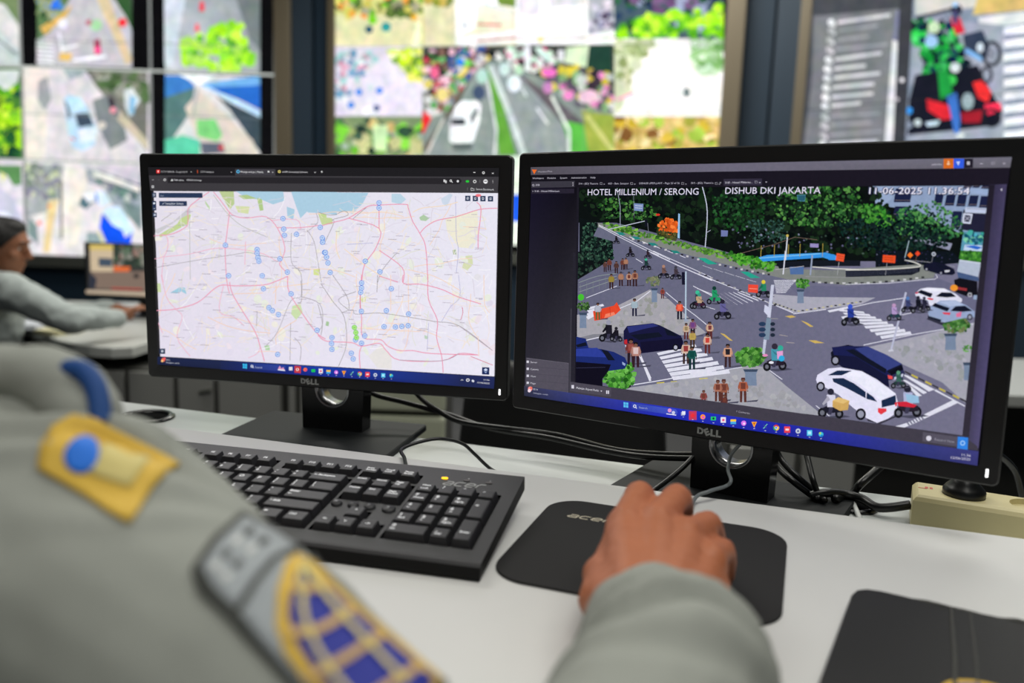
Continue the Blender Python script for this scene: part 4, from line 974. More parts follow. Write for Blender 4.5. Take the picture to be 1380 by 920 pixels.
L(Z4, [(865, 735), (940, 902)], 3.2); L(Z7, [(870, 0), (940, 175)], 3.0); L(Z7, [(800, 205), (960, 180), (1380, 105)], 1.3); L(Z5, [(0, 890), (330, 835)], 1.0); L(Z5, [(480, 825), (620, 925)], 1.0)
L(Z8, [(0, 320), (90, 390)], 1.0)
YE = (206, 176, 96)
P.fr(*Z5); P.poly([(640, 465), (690, 458), (720, 470), (680, 478)], YE); P.poly([(755, 495), (800, 510), (848, 540), (825, 543)], YE); P.poly([(810, 640), (860, 640), (930, 660), (860, 662)], YE); P.poly([(168, 587), (200, 595), (262, 645), (235, 640)], YE)
P.line([(600, 600), (660, 610)], .8, (170, 160, 160)); P.line([(650, 655), (710, 660)], .8, (170, 160, 160))
P.fr(*Z7); P.line([(985, 190), (1040, 185)], 1.2, (214, 200, 70)); P.line([(1085, 180), (1130, 178)], .9, (200, 190, 80)); P.line([(1290, 160), (1350, 155)], 1.0, (214, 200, 70))
# fence and barrier at left
P.fr(*Z4)
for k in range(3): P.line([(430, 215 + k * 34), (560, 170 + k * 34), (700, 150 + k * 20)], .8, (140, 150, 150), sp=3)
for k in range(6): P.line([(440 + k * 45, 225 - k * 12), (440 + k * 45, 310 - k * 14)], .5, (120, 126, 130))
P.poly([(530, 420), (600, 400), (680, 380), (700, 355), (728, 410), (690, 445), (600, 480), (540, 488)], (226, 72, 44)); P.poly([(620, 440), (680, 425), (690, 445), (610, 470)], (240, 130, 100)); P.line([(590, 405), (590, 470)], .6, (180, 50, 30)); P.line([(650, 390), (655, 450)], .6, (180, 50, 30))
# railing, pipe, signs
P.fr(*Z2); P.poly([(440, 885), (500, 868), (920, 850), (990, 870), (1010, 902), (960, 905), (900, 885), (520, 905)], (60, 150, 226))
P.fr(*Z5); P.poly([(450, 38), (900, 5), (1000, 15), (1010, 80), (970, 85), (950, 35), (480, 66)], (54, 146, 226)); P.poly([(450, 38), (900, 5), (905, 12), (455, 46)], (120, 190, 240))
P.poly([(575, 70), (960, 55), (1190, 60), (1190, 100), (960, 100), (600, 120)], (22, 26, 36))
for k in range(30): P.line([(860 + k * 11, 110), (864 + k * 11, 172)], .35, (76, 80, 100))
P.poly([(675, 105), (778, 105), (776, 160), (680, 160)], (80, 110, 160)); P.line([(840, 105), (1000, 118), (1190, 125)], 1.3, (216, 214, 210)); P.line([(570, 125), (780, 100)], .7, (180, 176, 180)); P.line([(790, 175), (1190, 185)], .6, (150, 150, 156))
P.fr(*Z6); P.poly([(0, 130), (500, 110), (545, 95), (540, 140), (480, 165), (0, 180)], (24, 28, 40))
for k in range(44): P.line([(4 + k * 12, 130 - k * .4), (6 + k * 12, 178 - k * .8)], .35, (84, 88, 108))
P.line([(0, 128), (300, 122), (500, 108), (546, 96), (500, 72), (430, 55)], 1.4, (214, 212, 206), sp=4); P.line([(430, 55), (600, 70), (800, 105)], .7, (150, 150, 160))
P.poly([(272, 18), (365, 24), (360, 78), (268, 70)], (230, 80, 40)); P.line([(280, 34), (350, 40)], .5, (150, 40, 20)); P.line([(280, 50), (350, 56)], .5, (150, 40, 20)); P.line([(302, 76), (290, 165)], .7, (150, 150, 160))
P.disc(470, 20, 22, (240, 120, 40), n=4); P.disc(525, 8, 20, (225, 70, 40), n=4); P.disc(642, 12, 15, (200, 205, 220)); P.disc(642, 12, 8, (60, 64, 80)); P.line([(636, 28), (608, 150)], .7, (130, 130, 140)); P.line([(520, 20), (508, 66)], .5, (140, 100, 80))
P.fr(*Z3); P.line([(245, 780), (215, 905)], 1.2, (160, 180, 190)); P.fr(*Z5); P.poly([(1018, 5), (1078, 15), (1068, 68), (1010, 58)], (232, 84, 50)); P.line([(1026, 24), (1070, 32)], .5, (160, 50, 30)); P.line([(1026, 40), (1066, 47)], .5, (160, 50, 30)); P.line([(1035, 70), (1022, 165)], .7, (170, 170, 176))
P.line([(645, -10), (628, 160)], 1.6, (214, 216, 230)); P.line([(840, 20), (826, 165)], 2.0, (150, 160, 186)); P.fr(*Z2); P.line([(646, 740), (632, 905)], 1.6, (214, 216, 226)); P.disc(646, 730, 10, (200, 180, 90))
for k, x in enumerate((460, 555, 655, 738, 900)): P.line([(x, 800 - k * 4), (x - 4, 880)], .8, (170, 150, 70))
P.poly([(716, 440), (776, 440), (770, 484), (722, 482)], (40, 90, 110)); P.line([(716, 440), (776, 440), (770, 484), (722, 482)], .4, (110, 180, 200), close=True); P.poly([(808, 785), (870, 788), (868, 815), (808, 812)], (150, 140, 190)); P.poly([(172, 690), (222, 694), (218, 735), (172, 735)], (110, 120, 170))
P.line([(300, 860), (560, 790), (700, 740), (860, 760)], .6, (120, 100, 90)); P.fr(*Z1); P.line([(640, 685), (915, 622)], 1.0, (190, 196, 214)); P.poly([(900, 615), (920, 615), (922, 665), (902, 665)], (20, 22, 34)); P.line([(922, 640), (930, 740)], .6, (120, 124, 136))
P.fr(*Z6); P.line([(440, 290), (330, 715)], 2.6, (184, 186, 210)); P.poly([(310, 710), (345, 705), (350, 718), (315, 722)], (200, 200, 216))
# planters with shrubs
def planter(A, x, y, w, h, gx, gy, gr, n, seed, cols=((60, 120, 44), (84, 150, 60), (44, 92, 38), (110, 170, 80))):
    P.fr(*A); P.poly([(x - w / 2, y), (x + w / 2, y), (x + w * .36, y + h * .3), (x + w * .4, y + h), (x - w * .4, y + h), (x - w * .36, y + h * .3)], (118, 134, 160))
    P.poly([(x - w / 2, y), (x + w / 2, y), (x + w * .4, y + h * .16), (x - w * .4, y + h * .16)], (60, 74, 96))
    R = [(gx + gr * cos(a / 8 * 6.283), gy + gr * .62 * sin(a / 8 * 6.283)) for a in range(8)]
    P.blobs(R, n, (gr * .10, gr * .22), list(cols), seed)
planter(Z4, 970, 255, 50, 100, 965, 205, 56, 60, 31, ((110, 120, 90), (80, 100, 70), (130, 130, 100)))
planter(Z4, 460, 430, 62, 110, 465, 385, 50, 60, 32, ((50, 90, 40), (80, 120, 60), (36, 60, 34)))
planter(Z5, 755, 270, 60, 100, 770, 225, 56, 70, 33); planter(Z5, 392, 850, 110, 120, 390, 760, 110, 170, 34)
planter(Z6, 765, 590, 100, 120, 805, 530, 100, 120, 35, ((60, 110, 50), (90, 140, 70), (110, 120, 80), (44, 84, 40))); planter(Z6, 885, 800, 60, 130, 890, 700, 40, 40, 36)
P.fr(*Z7); P.disc(745, 210, 60, (40, 40, 40), 22); P.blobs([(605, 130), (640, 60), (720, 35), (800, 55), (832, 110), (820, 190), (760, 225), (660, 215), (610, 180)], 260, (10, 24), [(60, 130, 44), (86, 160, 60), (40, 94, 34), (110, 184, 80)], 37)
P.fr(*Z4); P.disc(446, 320, 22, (70, 190, 50), 24)
# vehicles
def car(A, body, roof, glass, wheels, lights=(), bc=(30, 34, 60), rc=None, gc=(20, 24, 40)):
    P.fr(*A); P.poly(body, bc)
    if roof: P.poly(roof, rc or tuple(min(255, int(v * 1.5 + 10)) for v in bc))
    for g in glass: P.poly(g, gc)
    for (x, y, r) in wheels: P.disc(x, y, r, (24, 24, 32), r * 1.15); P.disc(x, y, r * .62, (150, 152, 170), r * .7)
    for (q, c) in lights: P.poly(q, c)
car(Z4, [(750, 560), (775, 525), (960, 505), (1010, 520), (1090, 560), (1160, 595), (1178, 640), (1165, 690), (1000, 705), (870, 722), (800, 700), (752, 650)], [(775, 530), (960, 507), (1000, 525), (900, 545), (790, 575)], [[(800, 590), (1000, 570), (1030, 600), (860, 625)], [(1040, 540), (1100, 565), (1140, 600), (1060, 590)]], [(1122, 678, 22), (862, 705, 18)],
    [([(752, 625), (775, 620), (778, 655), (757, 655)], (190, 40, 50)), ([(760, 660), (800, 665), (800, 690), (768, 690)], (210, 205, 220))], (26, 26, 62), (46, 52, 116))
P.fr(*Z4); P.poly([(870, 640), (1170, 610), (1165, 690), (880, 715)], (22, 20, 46)); P.disc(1122, 678, 22, (20, 20, 28), 24); P.disc(1122, 678, 13, (170, 172, 190), 15)
car(Z4, [(405, 600), (480, 615), (500, 680), (590, 690), (680, 710), (760, 750), (778, 790), (760, 830), (620, 850), (405, 960)], [(405, 690), (560, 680), (640, 750), (405, 740)], [[(590, 690), (640, 705), (690, 770), (640, 770)], [(410, 660), (480, 640), (490, 665), (420, 678)]], [], [([(740, 780), (765, 795), (760, 810), (742, 800)], (150, 170, 210))], (30, 44, 110), (46, 62, 150))
P.fr(*Z4); P.poly([(405, 780), (660, 800), (640, 850), (600, 902), (600, 1015), (405, 980)], (18, 16, 30)); P.line([(410, 825), (620, 820)], .5, (60, 60, 90))
car(Z5, [(975, 730), (1010, 690), (1100, 672), (1191, 690), (1300, 760), (1300, 860), (1150, 855), (1050, 825), (985, 800)], [(1010, 700), (1100, 675), (1190, 690), (1120, 705)], [], [(1008, 785, 26)], (), (22, 24, 40), (14, 16, 26))
car(Z6, [(-100, 690), (0, 680), (150, 683), (300, 750), (410, 810), (428, 870), (420, 925), (310, 930), (0, 760), (-80, 760)], [(70, 700), (160, 683), (300, 745), (410, 810), (300, 860), (180, 780)], [[(0, 710), (60, 705), (300, 850), (290, 880), (150, 800)], [(300, 860), (410, 815), (425, 880), (330, 900)]], [], [([(310, 890), (345, 900), (345, 920), (312, 912)], (220, 70, 70)), ([(350, 905), (420, 885), (418, 915), (345, 930)], (170, 175, 200))], (28, 32, 78), (56, 66, 128))
car(Z8, [(95, 10), (130, -10), (260, 0), (470, 130), (480, 200), (350, 150), (190, 80), (160, 60)], None, [], [(128, 25, 30)], (), (24, 26, 56))
P.fr(*Z8); P.poly([(470, 115), (565, 70), (580, 110), (560, 150), (480, 148)], (44, 46, 84)); P.poly([(480, 100), (560, 60), (570, 85), (490, 125)], (16, 16, 30)); P.poly([(468, 120), (500, 128), (500, 148), (474, 145)], (230, 80, 80)); P.poly([(510, 135), (570, 110), (568, 130), (512, 150)], (200, 204, 226))
car(Z8, [(2, 150), (10, 120), (80, 78), (160, 70), (300, 95), (400, 150), (520, 240), (535, 300), (520, 370), (440, 425), (390, 432), (330, 400), (240, 330), (150, 250), (60, 200), (10, 175)], [(180, 118), (240, 92), (300, 98), (520, 240), (420, 285), (300, 190)],
    [[(78, 122), (140, 90), (235, 92), (170, 122)], [(108, 142), (180, 140), (250, 175), (325, 230), (325, 272), (200, 205), (115, 165)], [(332, 232), (375, 262), (400, 295), (330, 275)], [(428, 285), (520, 250), (525, 310), (430, 332)]], [(32, 195, 28), (293, 375, 34)],
    [([(405, 335), (460, 338), (462, 355), (425, 378), (405, 362)], (224, 60, 70)), ([(515, 300), (530, 295), (530, 320), (518, 325)], (224, 60, 70)), ([(462, 350), (520, 325), (518, 345), (465, 370)], (226, 228, 245))], (226, 224, 246), (236, 236, 252), (28, 44, 74))
car(Z6, [(505, 300), (545, 265), (600, 255), (720, 262), (800, 300), (850, 340), (845, 362), (780, 360), (640, 390), (610, 385), (600, 350), (520, 330)], [(560, 262), (720, 262), (740, 280), (600, 285)], [[(520, 290), (550, 272), (635, 300), (620, 328)], [(655, 320), (700, 290), (770, 292), (805, 322), (740, 328)]], [], [([(595, 330), (640, 335), (635, 348), (600, 342)], (214, 60, 80)), ([(508, 292), (530, 285), (528, 300), (510, 302)], (200, 60, 90))], (222, 222, 240), (236, 236, 250))
car(Z6, [(600, 440), (620, 390), (690, 350), (800, 348), (880, 385), (940, 430), (940, 470), (850, 480), (720, 510), (690, 500), (610, 465)], [(680, 360), (800, 350), (860, 380), (760, 392)], [[(630, 390), (650, 368), (760, 405), (740, 430)], [(765, 425), (800, 392), (870, 388), (925, 425), (850, 432)]], [(905, 470, 20)], [([(705, 435), (765, 438), (760, 455), (715, 450)], (220, 70, 90)), ([(805, 445), (845, 430), (840, 468), (808, 470)], (220, 110, 150)), ([(600, 460), (700, 490), (690, 505), (600, 475)], (30, 34, 50))], (150, 166, 200), (176, 190, 220))
car(Z6, [(565, 100), (590, 80), (640, 68), (720, 85), (790, 120), (800, 150), (780, 165), (690, 160), (600, 135), (570, 125)], [], [[(650, 85), (710, 92), (760, 120), (690, 115)]], [(590, 122, 12), (695, 150, 12)], [([(720, 130), (760, 128), (755, 142), (725, 145)], (210, 210, 220))], (22, 24, 44))
P.fr(*Z6); P.poly([(830, 52), (990, 75), (965, 178), (812, 140)], (176, 186, 206)); P.poly([(830, 52), (990, 75), (988, 85), (828, 62)], (200, 208, 224)); P.poly([(812, 140), (965, 178), (975, 210), (820, 185)], (70, 90, 130))
P.poly([(790, 200), (830, 185), (960, 210), (960, 310), (880, 320), (800, 290)], (20, 20, 28)); P.poly([(815, 250), (885, 262), (882, 280), (812, 270)], (150, 50, 56)); P.disc(905, 308, 16, (190, 190, 200)); P.disc(905, 308, 9, (40, 40, 50)); P.disc(790, 258, 28, (236, 150, 50), 24)
P.poly([(935, 310), (965, 312), (960, 345), (930, 340)], (150, 170, 200))
P.poly([(600, 475), (720, 515), (700, 530), (590, 485)], (50, 50, 66)); P.fr(*Z8); P.poly([(330, 400), (400, 432), (530, 380), (520, 395), (420, 440), (340, 420)], (60, 58, 72))
# people on foot and on motorcycles
def person(A, x, y, h, shirt, legs=(50, 40, 44), bag=None, skin=(120, 84, 70), hair=(24, 20, 22), sh=True):
    P.fr(*A)
    if sh: P.poly([(x, y), (x + h * .1, y - h * .04), (x + h * .6, y - h * .10), (x + h * .55, y - h * .02)], (76, 76, 94))
    for sx in (-1, 1): P.poly([(x + sx * h * .02, y - h * .48), (x + sx * h * .13, y - h * .48), (x + sx * h * .13, y), (x + sx * h * .04, y)], legs)
    P.poly([(x - h * .15, y - h * .80), (x + h * .15, y - h * .80), (x + h * .14, y - h * .44), (x - h * .14, y - h * .44)], shirt)
    for sx in (-1, 1): P.poly([(x + sx * h * .15, y - h * .79), (x + sx * h * .21, y - h * .60), (x + sx * h * .18, y - h * .46), (x + sx * h * .13, y - h * .60)], tuple(int(v * .9) for v in shirt)); P.disc(x + sx * h * .18, y - h * .44, h * .03, skin, n=6)
    if bag: P.poly([(x - h * .10, y - h * .76), (x + h * .10, y - h * .76), (x + h * .09, y - h * .52), (x - h * .09, y - h * .52)], bag)
    P.disc(x, y - h * .88, h * .085, skin, n=8); P.poly([(x - h * .09, y - h * .87), (x - h * .07, y - h * .97), (x + h * .07, y - h * .97), (x + h * .09, y - h * .87), (x, y - h * .92)], hair)
def moto(A, x, y, h, coat, helm, bike=(26, 26, 36), d=1, extra=None):
    P.fr(*A); P.poly([(x - h * .4, y), (x + h * .5, y - h * .05), (x + h * .7, y), (x + h * .1, y + h * .08)], (74, 74, 92))
    P.disc(x - d * h * .30, y - h * .14, h * .16, (24, 24, 30), h * .18); P.disc(x - d * h * .30, y - h * .14, h * .08, (110, 112, 124), h * .09); P.disc(x + d * h * .30, y - h * .10, h * .15, (24, 24, 30), h * .17); P.disc(x + d * h * .30, y - h * .10, h * .07, (110, 112, 124), h * .08)
    P.poly([(x - h * .32, y - h * .30), (x - h * .1, y - h * .40), (x + h * .34, y - h * .34), (x + h * .36, y - h * .16), (x - h * .1, y - h * .12)], bike)
    P.poly([(x - h * .05, y - h * .38), (x + h * .1, y - h * .36), (x + h * .02, y - h * .08), (x - h * .1, y - h * .08)], (60, 58, 80))
    P.poly([(x - h * .14, y - h * .78), (x + h * .16, y - h * .76), (x + h * .18, y - h * .34), (x - h * .12, y - h * .34)], coat); P.poly([(x - h * .10, y - h * .74), (x - d * h * .30, y - h * .46), (x - d * h * .26, y - h * .40), (x - h * .02, y - h * .60)], tuple(int(v * .8) for v in coat))
    P.disc(x, y - h * .88, h * .12, helm, n=10)
    if extra: P.disc(x + h * .2, y - h * .55, h * .13, extra)
BR = (168, 120, 96); MA = (110, 60, 50); TN = (196, 152, 130)
for x, y, h, s_, b in ((732, 240, 105, BR, None), (790, 240, 105, TN, MA), (832, 242, 118, BR, MA), (745, 125, 85, MA, None), (768, 120, 85, BR, None), (664, 260, 110, (150, 130, 60), None), (650, 130, 90, MA, None), (620, 140, 80, (90, 60, 56), None), (700, 150, 90, (80, 54, 50), None)):
    person(Z4, x, y, h, s_, (54, 30, 32), b)
person(Z4, 568, 480, 125, (176, 180, 196), (96, 100, 60)); person(Z4, 830, 455, 130, (160, 178, 190), (36, 36, 60)); person(Z4, 1152, 478, 135, (226, 84, 60), (30, 30, 44), (240, 110, 80)); person(Z4, 1030, 330, 80, (150, 66, 60), (90, 40, 44), MA)
moto(Z4, 912, 122, 82, (36, 60, 60), (60, 180, 140), d=-1); moto(Z4, 1038, 180, 92, (110, 84, 80), (170, 130, 110), d=-1); moto(Z4, 1125, 188, 92, (70, 60, 70), (60, 60, 70), d=-1); moto(Z4, 1280, 395, 125, (60, 74, 84), (60, 190, 150), d=-1); P.poly([(1270, 315), (1310, 318), (1308, 345), (1270, 342)], (196, 160, 120))
moto(Z4, 800, 28, 50, (40, 34, 40), (30, 30, 40), d=-1); moto(Z4, 925, 40, 60, (50, 36, 44), (40, 40, 50), d=-1); moto(Z1, 700, 785, 56, (30, 26, 30), (40, 34, 40), d=-1); moto(Z1, 800, 878, 70, (30, 26, 32), (44, 40, 50), d=-1)
moto(Z4, 645, 632, 150, (30, 28, 40), (150, 150, 170), d=1); moto(Z4, 700, 630, 100, (28, 26, 36), (36, 34, 44), d=1)
person(Z4, 805, 800, 190, (120, 56, 54), (40, 30, 40), (150, 76, 70)); person(Z4, 840, 820, 185, (180, 130, 120), (54, 30, 40), (214, 190, 190))
for x, y, h, s_, l, b in ((1200, 620, 120, (206, 176, 150), (90, 40, 40), (150, 130, 96)), (1247, 600, 130, (130, 84, 120), (50, 36, 50), (110, 66, 130)), (1245, 680, 130, (190, 164, 90), (70, 50, 40), (176, 150, 80)), (1198, 795, 170, (210, 180, 160), (60, 44, 44), (150, 60, 60)), (1242, 835, 170, (30, 84, 80), (24, 50, 54), (20, 70, 66)), (1365, 610, 120, (210, 170, 150), (80, 40, 40), (60, 40, 44)), (1352, 720, 150, (214, 180, 160), (90, 44, 44), (206, 70, 60))):
    person(Z4, x, y, h, s_, l, b)
person(Z5, 98, 630, 130, (210, 176, 150), (90, 44, 44), (120, 60, 60)); person(Z5, 80, 735, 150, (216, 180, 160), (96, 44, 44), (200, 70, 60)); person(Z5, 228, 835, 175, (214, 160, 130), (60, 40, 44), (40, 36, 44))
moto(Z5, 130, 370, 125, (36, 150, 100), (20, 60, 50), (40, 150, 100), d=-1); moto(Z5, 190, 480, 140, (100, 96, 150), (40, 36, 54), d=-1); moto(Z5, 20, 405, 110, (190, 160, 130), (60, 150, 130), (60, 30, 50), d=-1); moto(Z5, 488, 322, 122, (40, 130, 100), (220, 200, 60), d=1); moto(Z5, 1120, 525, 150, (40, 60, 160), (50, 80, 200), d=-1)
P.fr(*Z5); P.poly([(378, 232), (450, 236), (446, 295), (376, 288)], (232, 74, 56)); P.line([(384, 262), (444, 266)], .8, (250, 160, 140))
moto(Z5, 570, 850, 190, (70, 150, 170), (50, 44, 60), (40, 30, 44), d=-1); P.fr(*Z5); P.disc(612, 695, 20, (50, 170, 150)); P.poly([(585, 720), (630, 715), (630, 770), (590, 775)], (226, 160, 210)); P.disc(620, 770, 22, (50, 170, 220)); P.disc(545, 800, 18, (230, 230, 240), 10); P.disc(500, 748, 20, (224, 140, 190), 10)
moto(Z6, 355, 490, 120, (176, 150, 200), (190, 150, 190), (34, 60, 70), d=-1); moto(Z6, 35, 520, 140, (40, 60, 150), (56, 86, 200), d=-1); moto(Z6, 455, 430, 110, (60, 66, 110), (80, 120, 180), d=-1); moto(Z6, 530, 435, 120, (24, 26, 36), (40, 40, 54), d=-1); moto(Z6, 575, 420, 100, (40, 40, 60), (60, 60, 80), d=-1)
moto(Z8, 100, 390, 185, (214, 212, 232), (40, 40, 56), (30, 30, 44), d=1); P.fr(*Z8); P.poly([(112, 285), (150, 262), (222, 285), (212, 345), (160, 352), (112, 325)], (206, 166, 96)); P.poly([(112, 285), (150, 262), (222, 285), (180, 305)], (226, 190, 120))
moto(Z8, 600, 385, 200, (176, 180, 214), (36, 36, 50), (40, 34, 46), d=-1); P.fr(*Z8); P.poly([(585, 240), (670, 255), (675, 300), (600, 300)], (150, 190, 220)); P.poly([(530, 295), (590, 290), (660, 315), (640, 330), (540, 320)], (206, 40, 60))
moto(Z8, 540, 200, 110, (60, 100, 90), (90, 150, 120), (40, 60, 60), d=-1)
# middle signal post
P.fr(*Z5); P.poly([(545, 235), (567, 235), (540, 475), (515, 470)], (196, 200, 220)); P.poly([(498, 378), (545, 410), (530, 470), (492, 430)], (206, 208, 230)); P.poly([(512, 475), (545, 480), (530, 635), (490, 632)], (120, 140, 160)); P.poly([(490, 632), (512, 636), (498, 740), (480, 736)], (190, 194, 216))
for k in range(3): P.disc(480, 520 + k * 40, 26, (40, 60, 90), 16); P.disc(556, 520 + k * 40, 18, (34, 44, 60), 14)
P.line([(540, 480), (595, 482)], .8, (150, 150, 150)); P.fr(*Z4); P.line([(1200, 135), (1198, 480)], 2.0, (176, 196, 214)); P.poly([(1170, 140), (1192, 140), (1194, 230), (1172, 230)], (24, 24, 44)); P.poly([(1185, 475), (1215, 475), (1218, 492), (1188, 494)], (150, 160, 180))
# people at the bottom, seen from behind
P.fr()
for x, y, h, s_ in ((977, 543, 34, (150, 90, 70)), (969, 540, 30, (170, 110, 90)), (1003, 541, 34, (176, 96, 70)), (950, 548, 24, (140, 70, 70)), (978, 552, 22, (90, 50, 50))): person((0, 0, 1), x, y, h, s_, (90, 50, 44), (110, 60, 50), hair=(80, 44, 40))
P.clip = None
# interface around the picture
DKI = (36, 34, 42)
P.fr(); P.poly([(717.5, 225.6), (960, 221), (960, 231.8), (717.8, 236.2)], [(84, 80, 88), (108, 104, 122), (108, 104, 122), (80, 76, 84)]); P.poly([(960, 221), (1364, 212), (1361.5, 226.4), (960, 231.8)], [(108, 104, 122), (112, 110, 124), (104, 102, 112), (108, 104, 122)])
P.poly([(718.5, 236), (960, 231.7), (1361.5, 226.3), (1358.6, 249.5), (1334, 250.6), (779.5, 252.8), (718, 253.5)], [(22, 20, 28), (26, 23, 33), (30, 26, 38), (30, 26, 38), (26, 24, 36), (24, 22, 30), (24, 22, 30)])
P.poly([(718, 253), (779.8, 252.6), (776.5, 515.5), (770, 528), (709, 520)], [(22, 19, 38), (18, 16, 24), (58, 56, 66), (58, 56, 66), (48, 46, 56)])
P.poly([(1333, 249), (1357, 248.5), (1319, 603), (1296, 600)], [(46, 42, 62), (70, 64, 96), (84, 78, 116), (60, 56, 72)]); P.poly([(1333, 249.5), (1341, 249.3), (1306, 590), (1297, 588)], [(34, 30, 42), (34, 30, 42), (52, 48, 60), (52, 48, 60)])
P.poly([(776.6, 514.3), (1298, 585.6), (1317.5, 600), (1319, 606), (1240, 596), (769, 529), (772, 514)], (66, 62, 74))
P.poly([(776.6, 503.7), (815, 507), (815, 519.5), (776.6, 514.6)], (20, 16, 24)) if False else None
P.fr(*Z4); P.poly([(62, 752), (365, 792), (362, 1010), (55, 960)], (84, 80, 92)); P.line([(62, 752), (365, 790)], .6, (104, 100, 112)); P.line([(382, 400), (375, 800), (372, 990)], .9, (70, 68, 78)); P.poly([(395, 0), (412, 0), (406, 920), (380, 920)], (40, 38, 48))
P.fr(*Z7)
for k, t in enumerate(('Server', 'Camera', 'View', 'Maps')):
    P.rect(64, 28 + k * 50, 80, 44 + k * 50, (214, 212, 224)); P.text(t, 92, 44 + k * 50, 12, (214, 212, 224), (140, 148, 130, 128)[k], 47 + k * 50); P.line([(60, 66 + k * 50), (362, 94 + k * 50)], .4, (72, 68, 80))
P.poly([(375, 180), (668, 222), (666, 286), (372, 244)], (78, 74, 86)); P.rect(384, 202, 402, 226, (214, 212, 224)); P.text('Maintain Aspect Ratio', 418, 228, 15, (220, 218, 230), 578, 248); P.poly([(590, 240), (604, 242), (597, 250)], (210, 208, 220)); P.rect(632, 240, 640, 264, (225, 223, 235)); P.rect(645, 241, 652, 265, (225, 223, 235))
P.fr(*Z1)
P.poly([(102, 258), (138, 260), (118, 292)], (236, 110, 40)); P.text('XProtect MonitorPlus'[9:], 146, 280, 12, (170, 166, 178), 246, 277)
for t, x, x1 in (('Workspace', 106, 186), ('Modules', 212, 272), ('System', 303, 353), ('Administration', 382, 492), ('Help', 520, 556)): P.text(t, x, 327 - (x - 106) * .012, 12, (196, 192, 206), x1, 326 - (x1 - 106) * .012)
P.poly([(98, 345), (408, 340), (406, 384), (98, 390)], (58, 56, 66)); P.text('Q, 318', 104, 376, 14, (214, 210, 224), 156, 375); [P.disc(395, 352 + k * 10, 2.5, (225, 222, 235)) for k in range(3)]
P.poly([(98, 398), (404, 394), (403, 428), (98, 432)], (40, 36, 50)); P.text('> 318 - Hotel Millenium', 104, 419, 12, (208, 204, 220), 298, 418)
for t, x, x1 in (('314 - (ED) Thamrin', 436, 574), ('603 - Bun. Senayan', 646, 792), ('DISHUB UPSPLL/IOT - Page 22 of 36', 868, 1156), ('314 - (ED) Thamrin', 1236, 1396)):
    P.text(t, x, 366 - (x - 436) * .006, 13, (186, 182, 198), x1, 366 - (x1 - 436) * .006)
    P.line([(x1 + 14, 352), (x1 + 30, 352), (x1 + 30, 365), (x1 + 14, 365), (x1 + 14, 352)], .4, (180, 176, 190)); P.text('x', x1 + 38, 366, 10, (190, 186, 200), x1 + 50)
P.fr(*Z2); P.poly([(196, 326), (470, 323), (470, 372), (196, 374)], (50, 46, 62)); P.text('318 - Hotel Milleniu...', 206, 359, 14, (214, 210, 224), 402, 356)
P.line([(420, 341), (436, 341), (436, 355), (420, 355), (420, 341)], .4, (190, 186, 200)); P.text('x', 446, 356, 11, (214, 210, 224), 462); P.text('x', 166, 356, 11, (200, 196, 210), 180); P.disc(500, 348, 5, (200, 196, 210), 3)
WT = (226, 222, 240)
SHD = (34, 34, 64)
P.fr(*Z1); P.text('HOTEL MILLENIUM / SERONG', 504, 446, 44, SHD, 1294, 442); P.text('HOTEL MILLENIUM / SERONG', 500, 442, 44, WT, 1290, 438)
P.fr(*Z2); P.text('DISHUB DKI JAKARTA', 211, 436, 46, SHD, 890, 434); P.text('DISHUB DKI JAKARTA', 207, 432, 46, WT, 886, 430)
P.text('11-06-2025 11.36:54', 1239, 438, 46, SHD, 1239 + 713, 440, bold=.02); P.text('11-06-2025 11.36:54', 1227, 429, 46, (90, 92, 130), 1227 + 713, 431, bold=.01); P.text('11-06-2025 11.36:54', 1233, 433, 46, (240, 238, 250), 1233 + 713, 435)
P.fr(*Z3)
P.poly([(500, 186), (572, 186), (570, 255), (498, 256)], (214, 108, 34)); P.disc(534, 224, 12, (245, 200, 160), 8); P.disc(534, 208, 7, (245, 200, 160)); P.poly([(573, 186), (648, 186), (645, 254), (572, 255)], (50, 92, 224)); P.poly([(590, 206), (620, 206), (606, 236)], (190, 206, 250))
P.poly([(649, 186), (714, 186), (712, 252), (646, 254)], (36, 32, 44)); P.rect(668, 206, 690, 230, (190, 186, 200)); P.text('admin', 412, 234, 15, (190, 186, 200), 486, 233)
P.line([(762, 222), (786, 222)], .8, (190, 186, 200)); P.line([(846, 212), (870, 210), (868, 226), (844, 228), (846, 212)], .5, (180, 176, 190)); P.text('x', 926, 226, 16, (200, 196, 210), 948); P.poly([(912, 410), (924, 400), (924, 422)], (214, 210, 224))
P.fr(*Z8); P.poly([(700, 488), (925, 520), (920, 582), (697, 548)], (86, 82, 96)); P.disc(738, 529, 17, (214, 212, 226)); P.text('Record View', 776, 543, 17, (150, 148, 164), 904, 560)
P.poly([(927, 518), (994, 524), (990, 604), (922, 594)], (50, 130, 226)); P.disc(958, 560, 17, (150, 196, 245)); P.disc(958, 560, 9, (50, 130, 226)); P.fr(); P.text('? Cameras', 994, 554.5, 2.6, (170, 166, 180), 1012, 557)
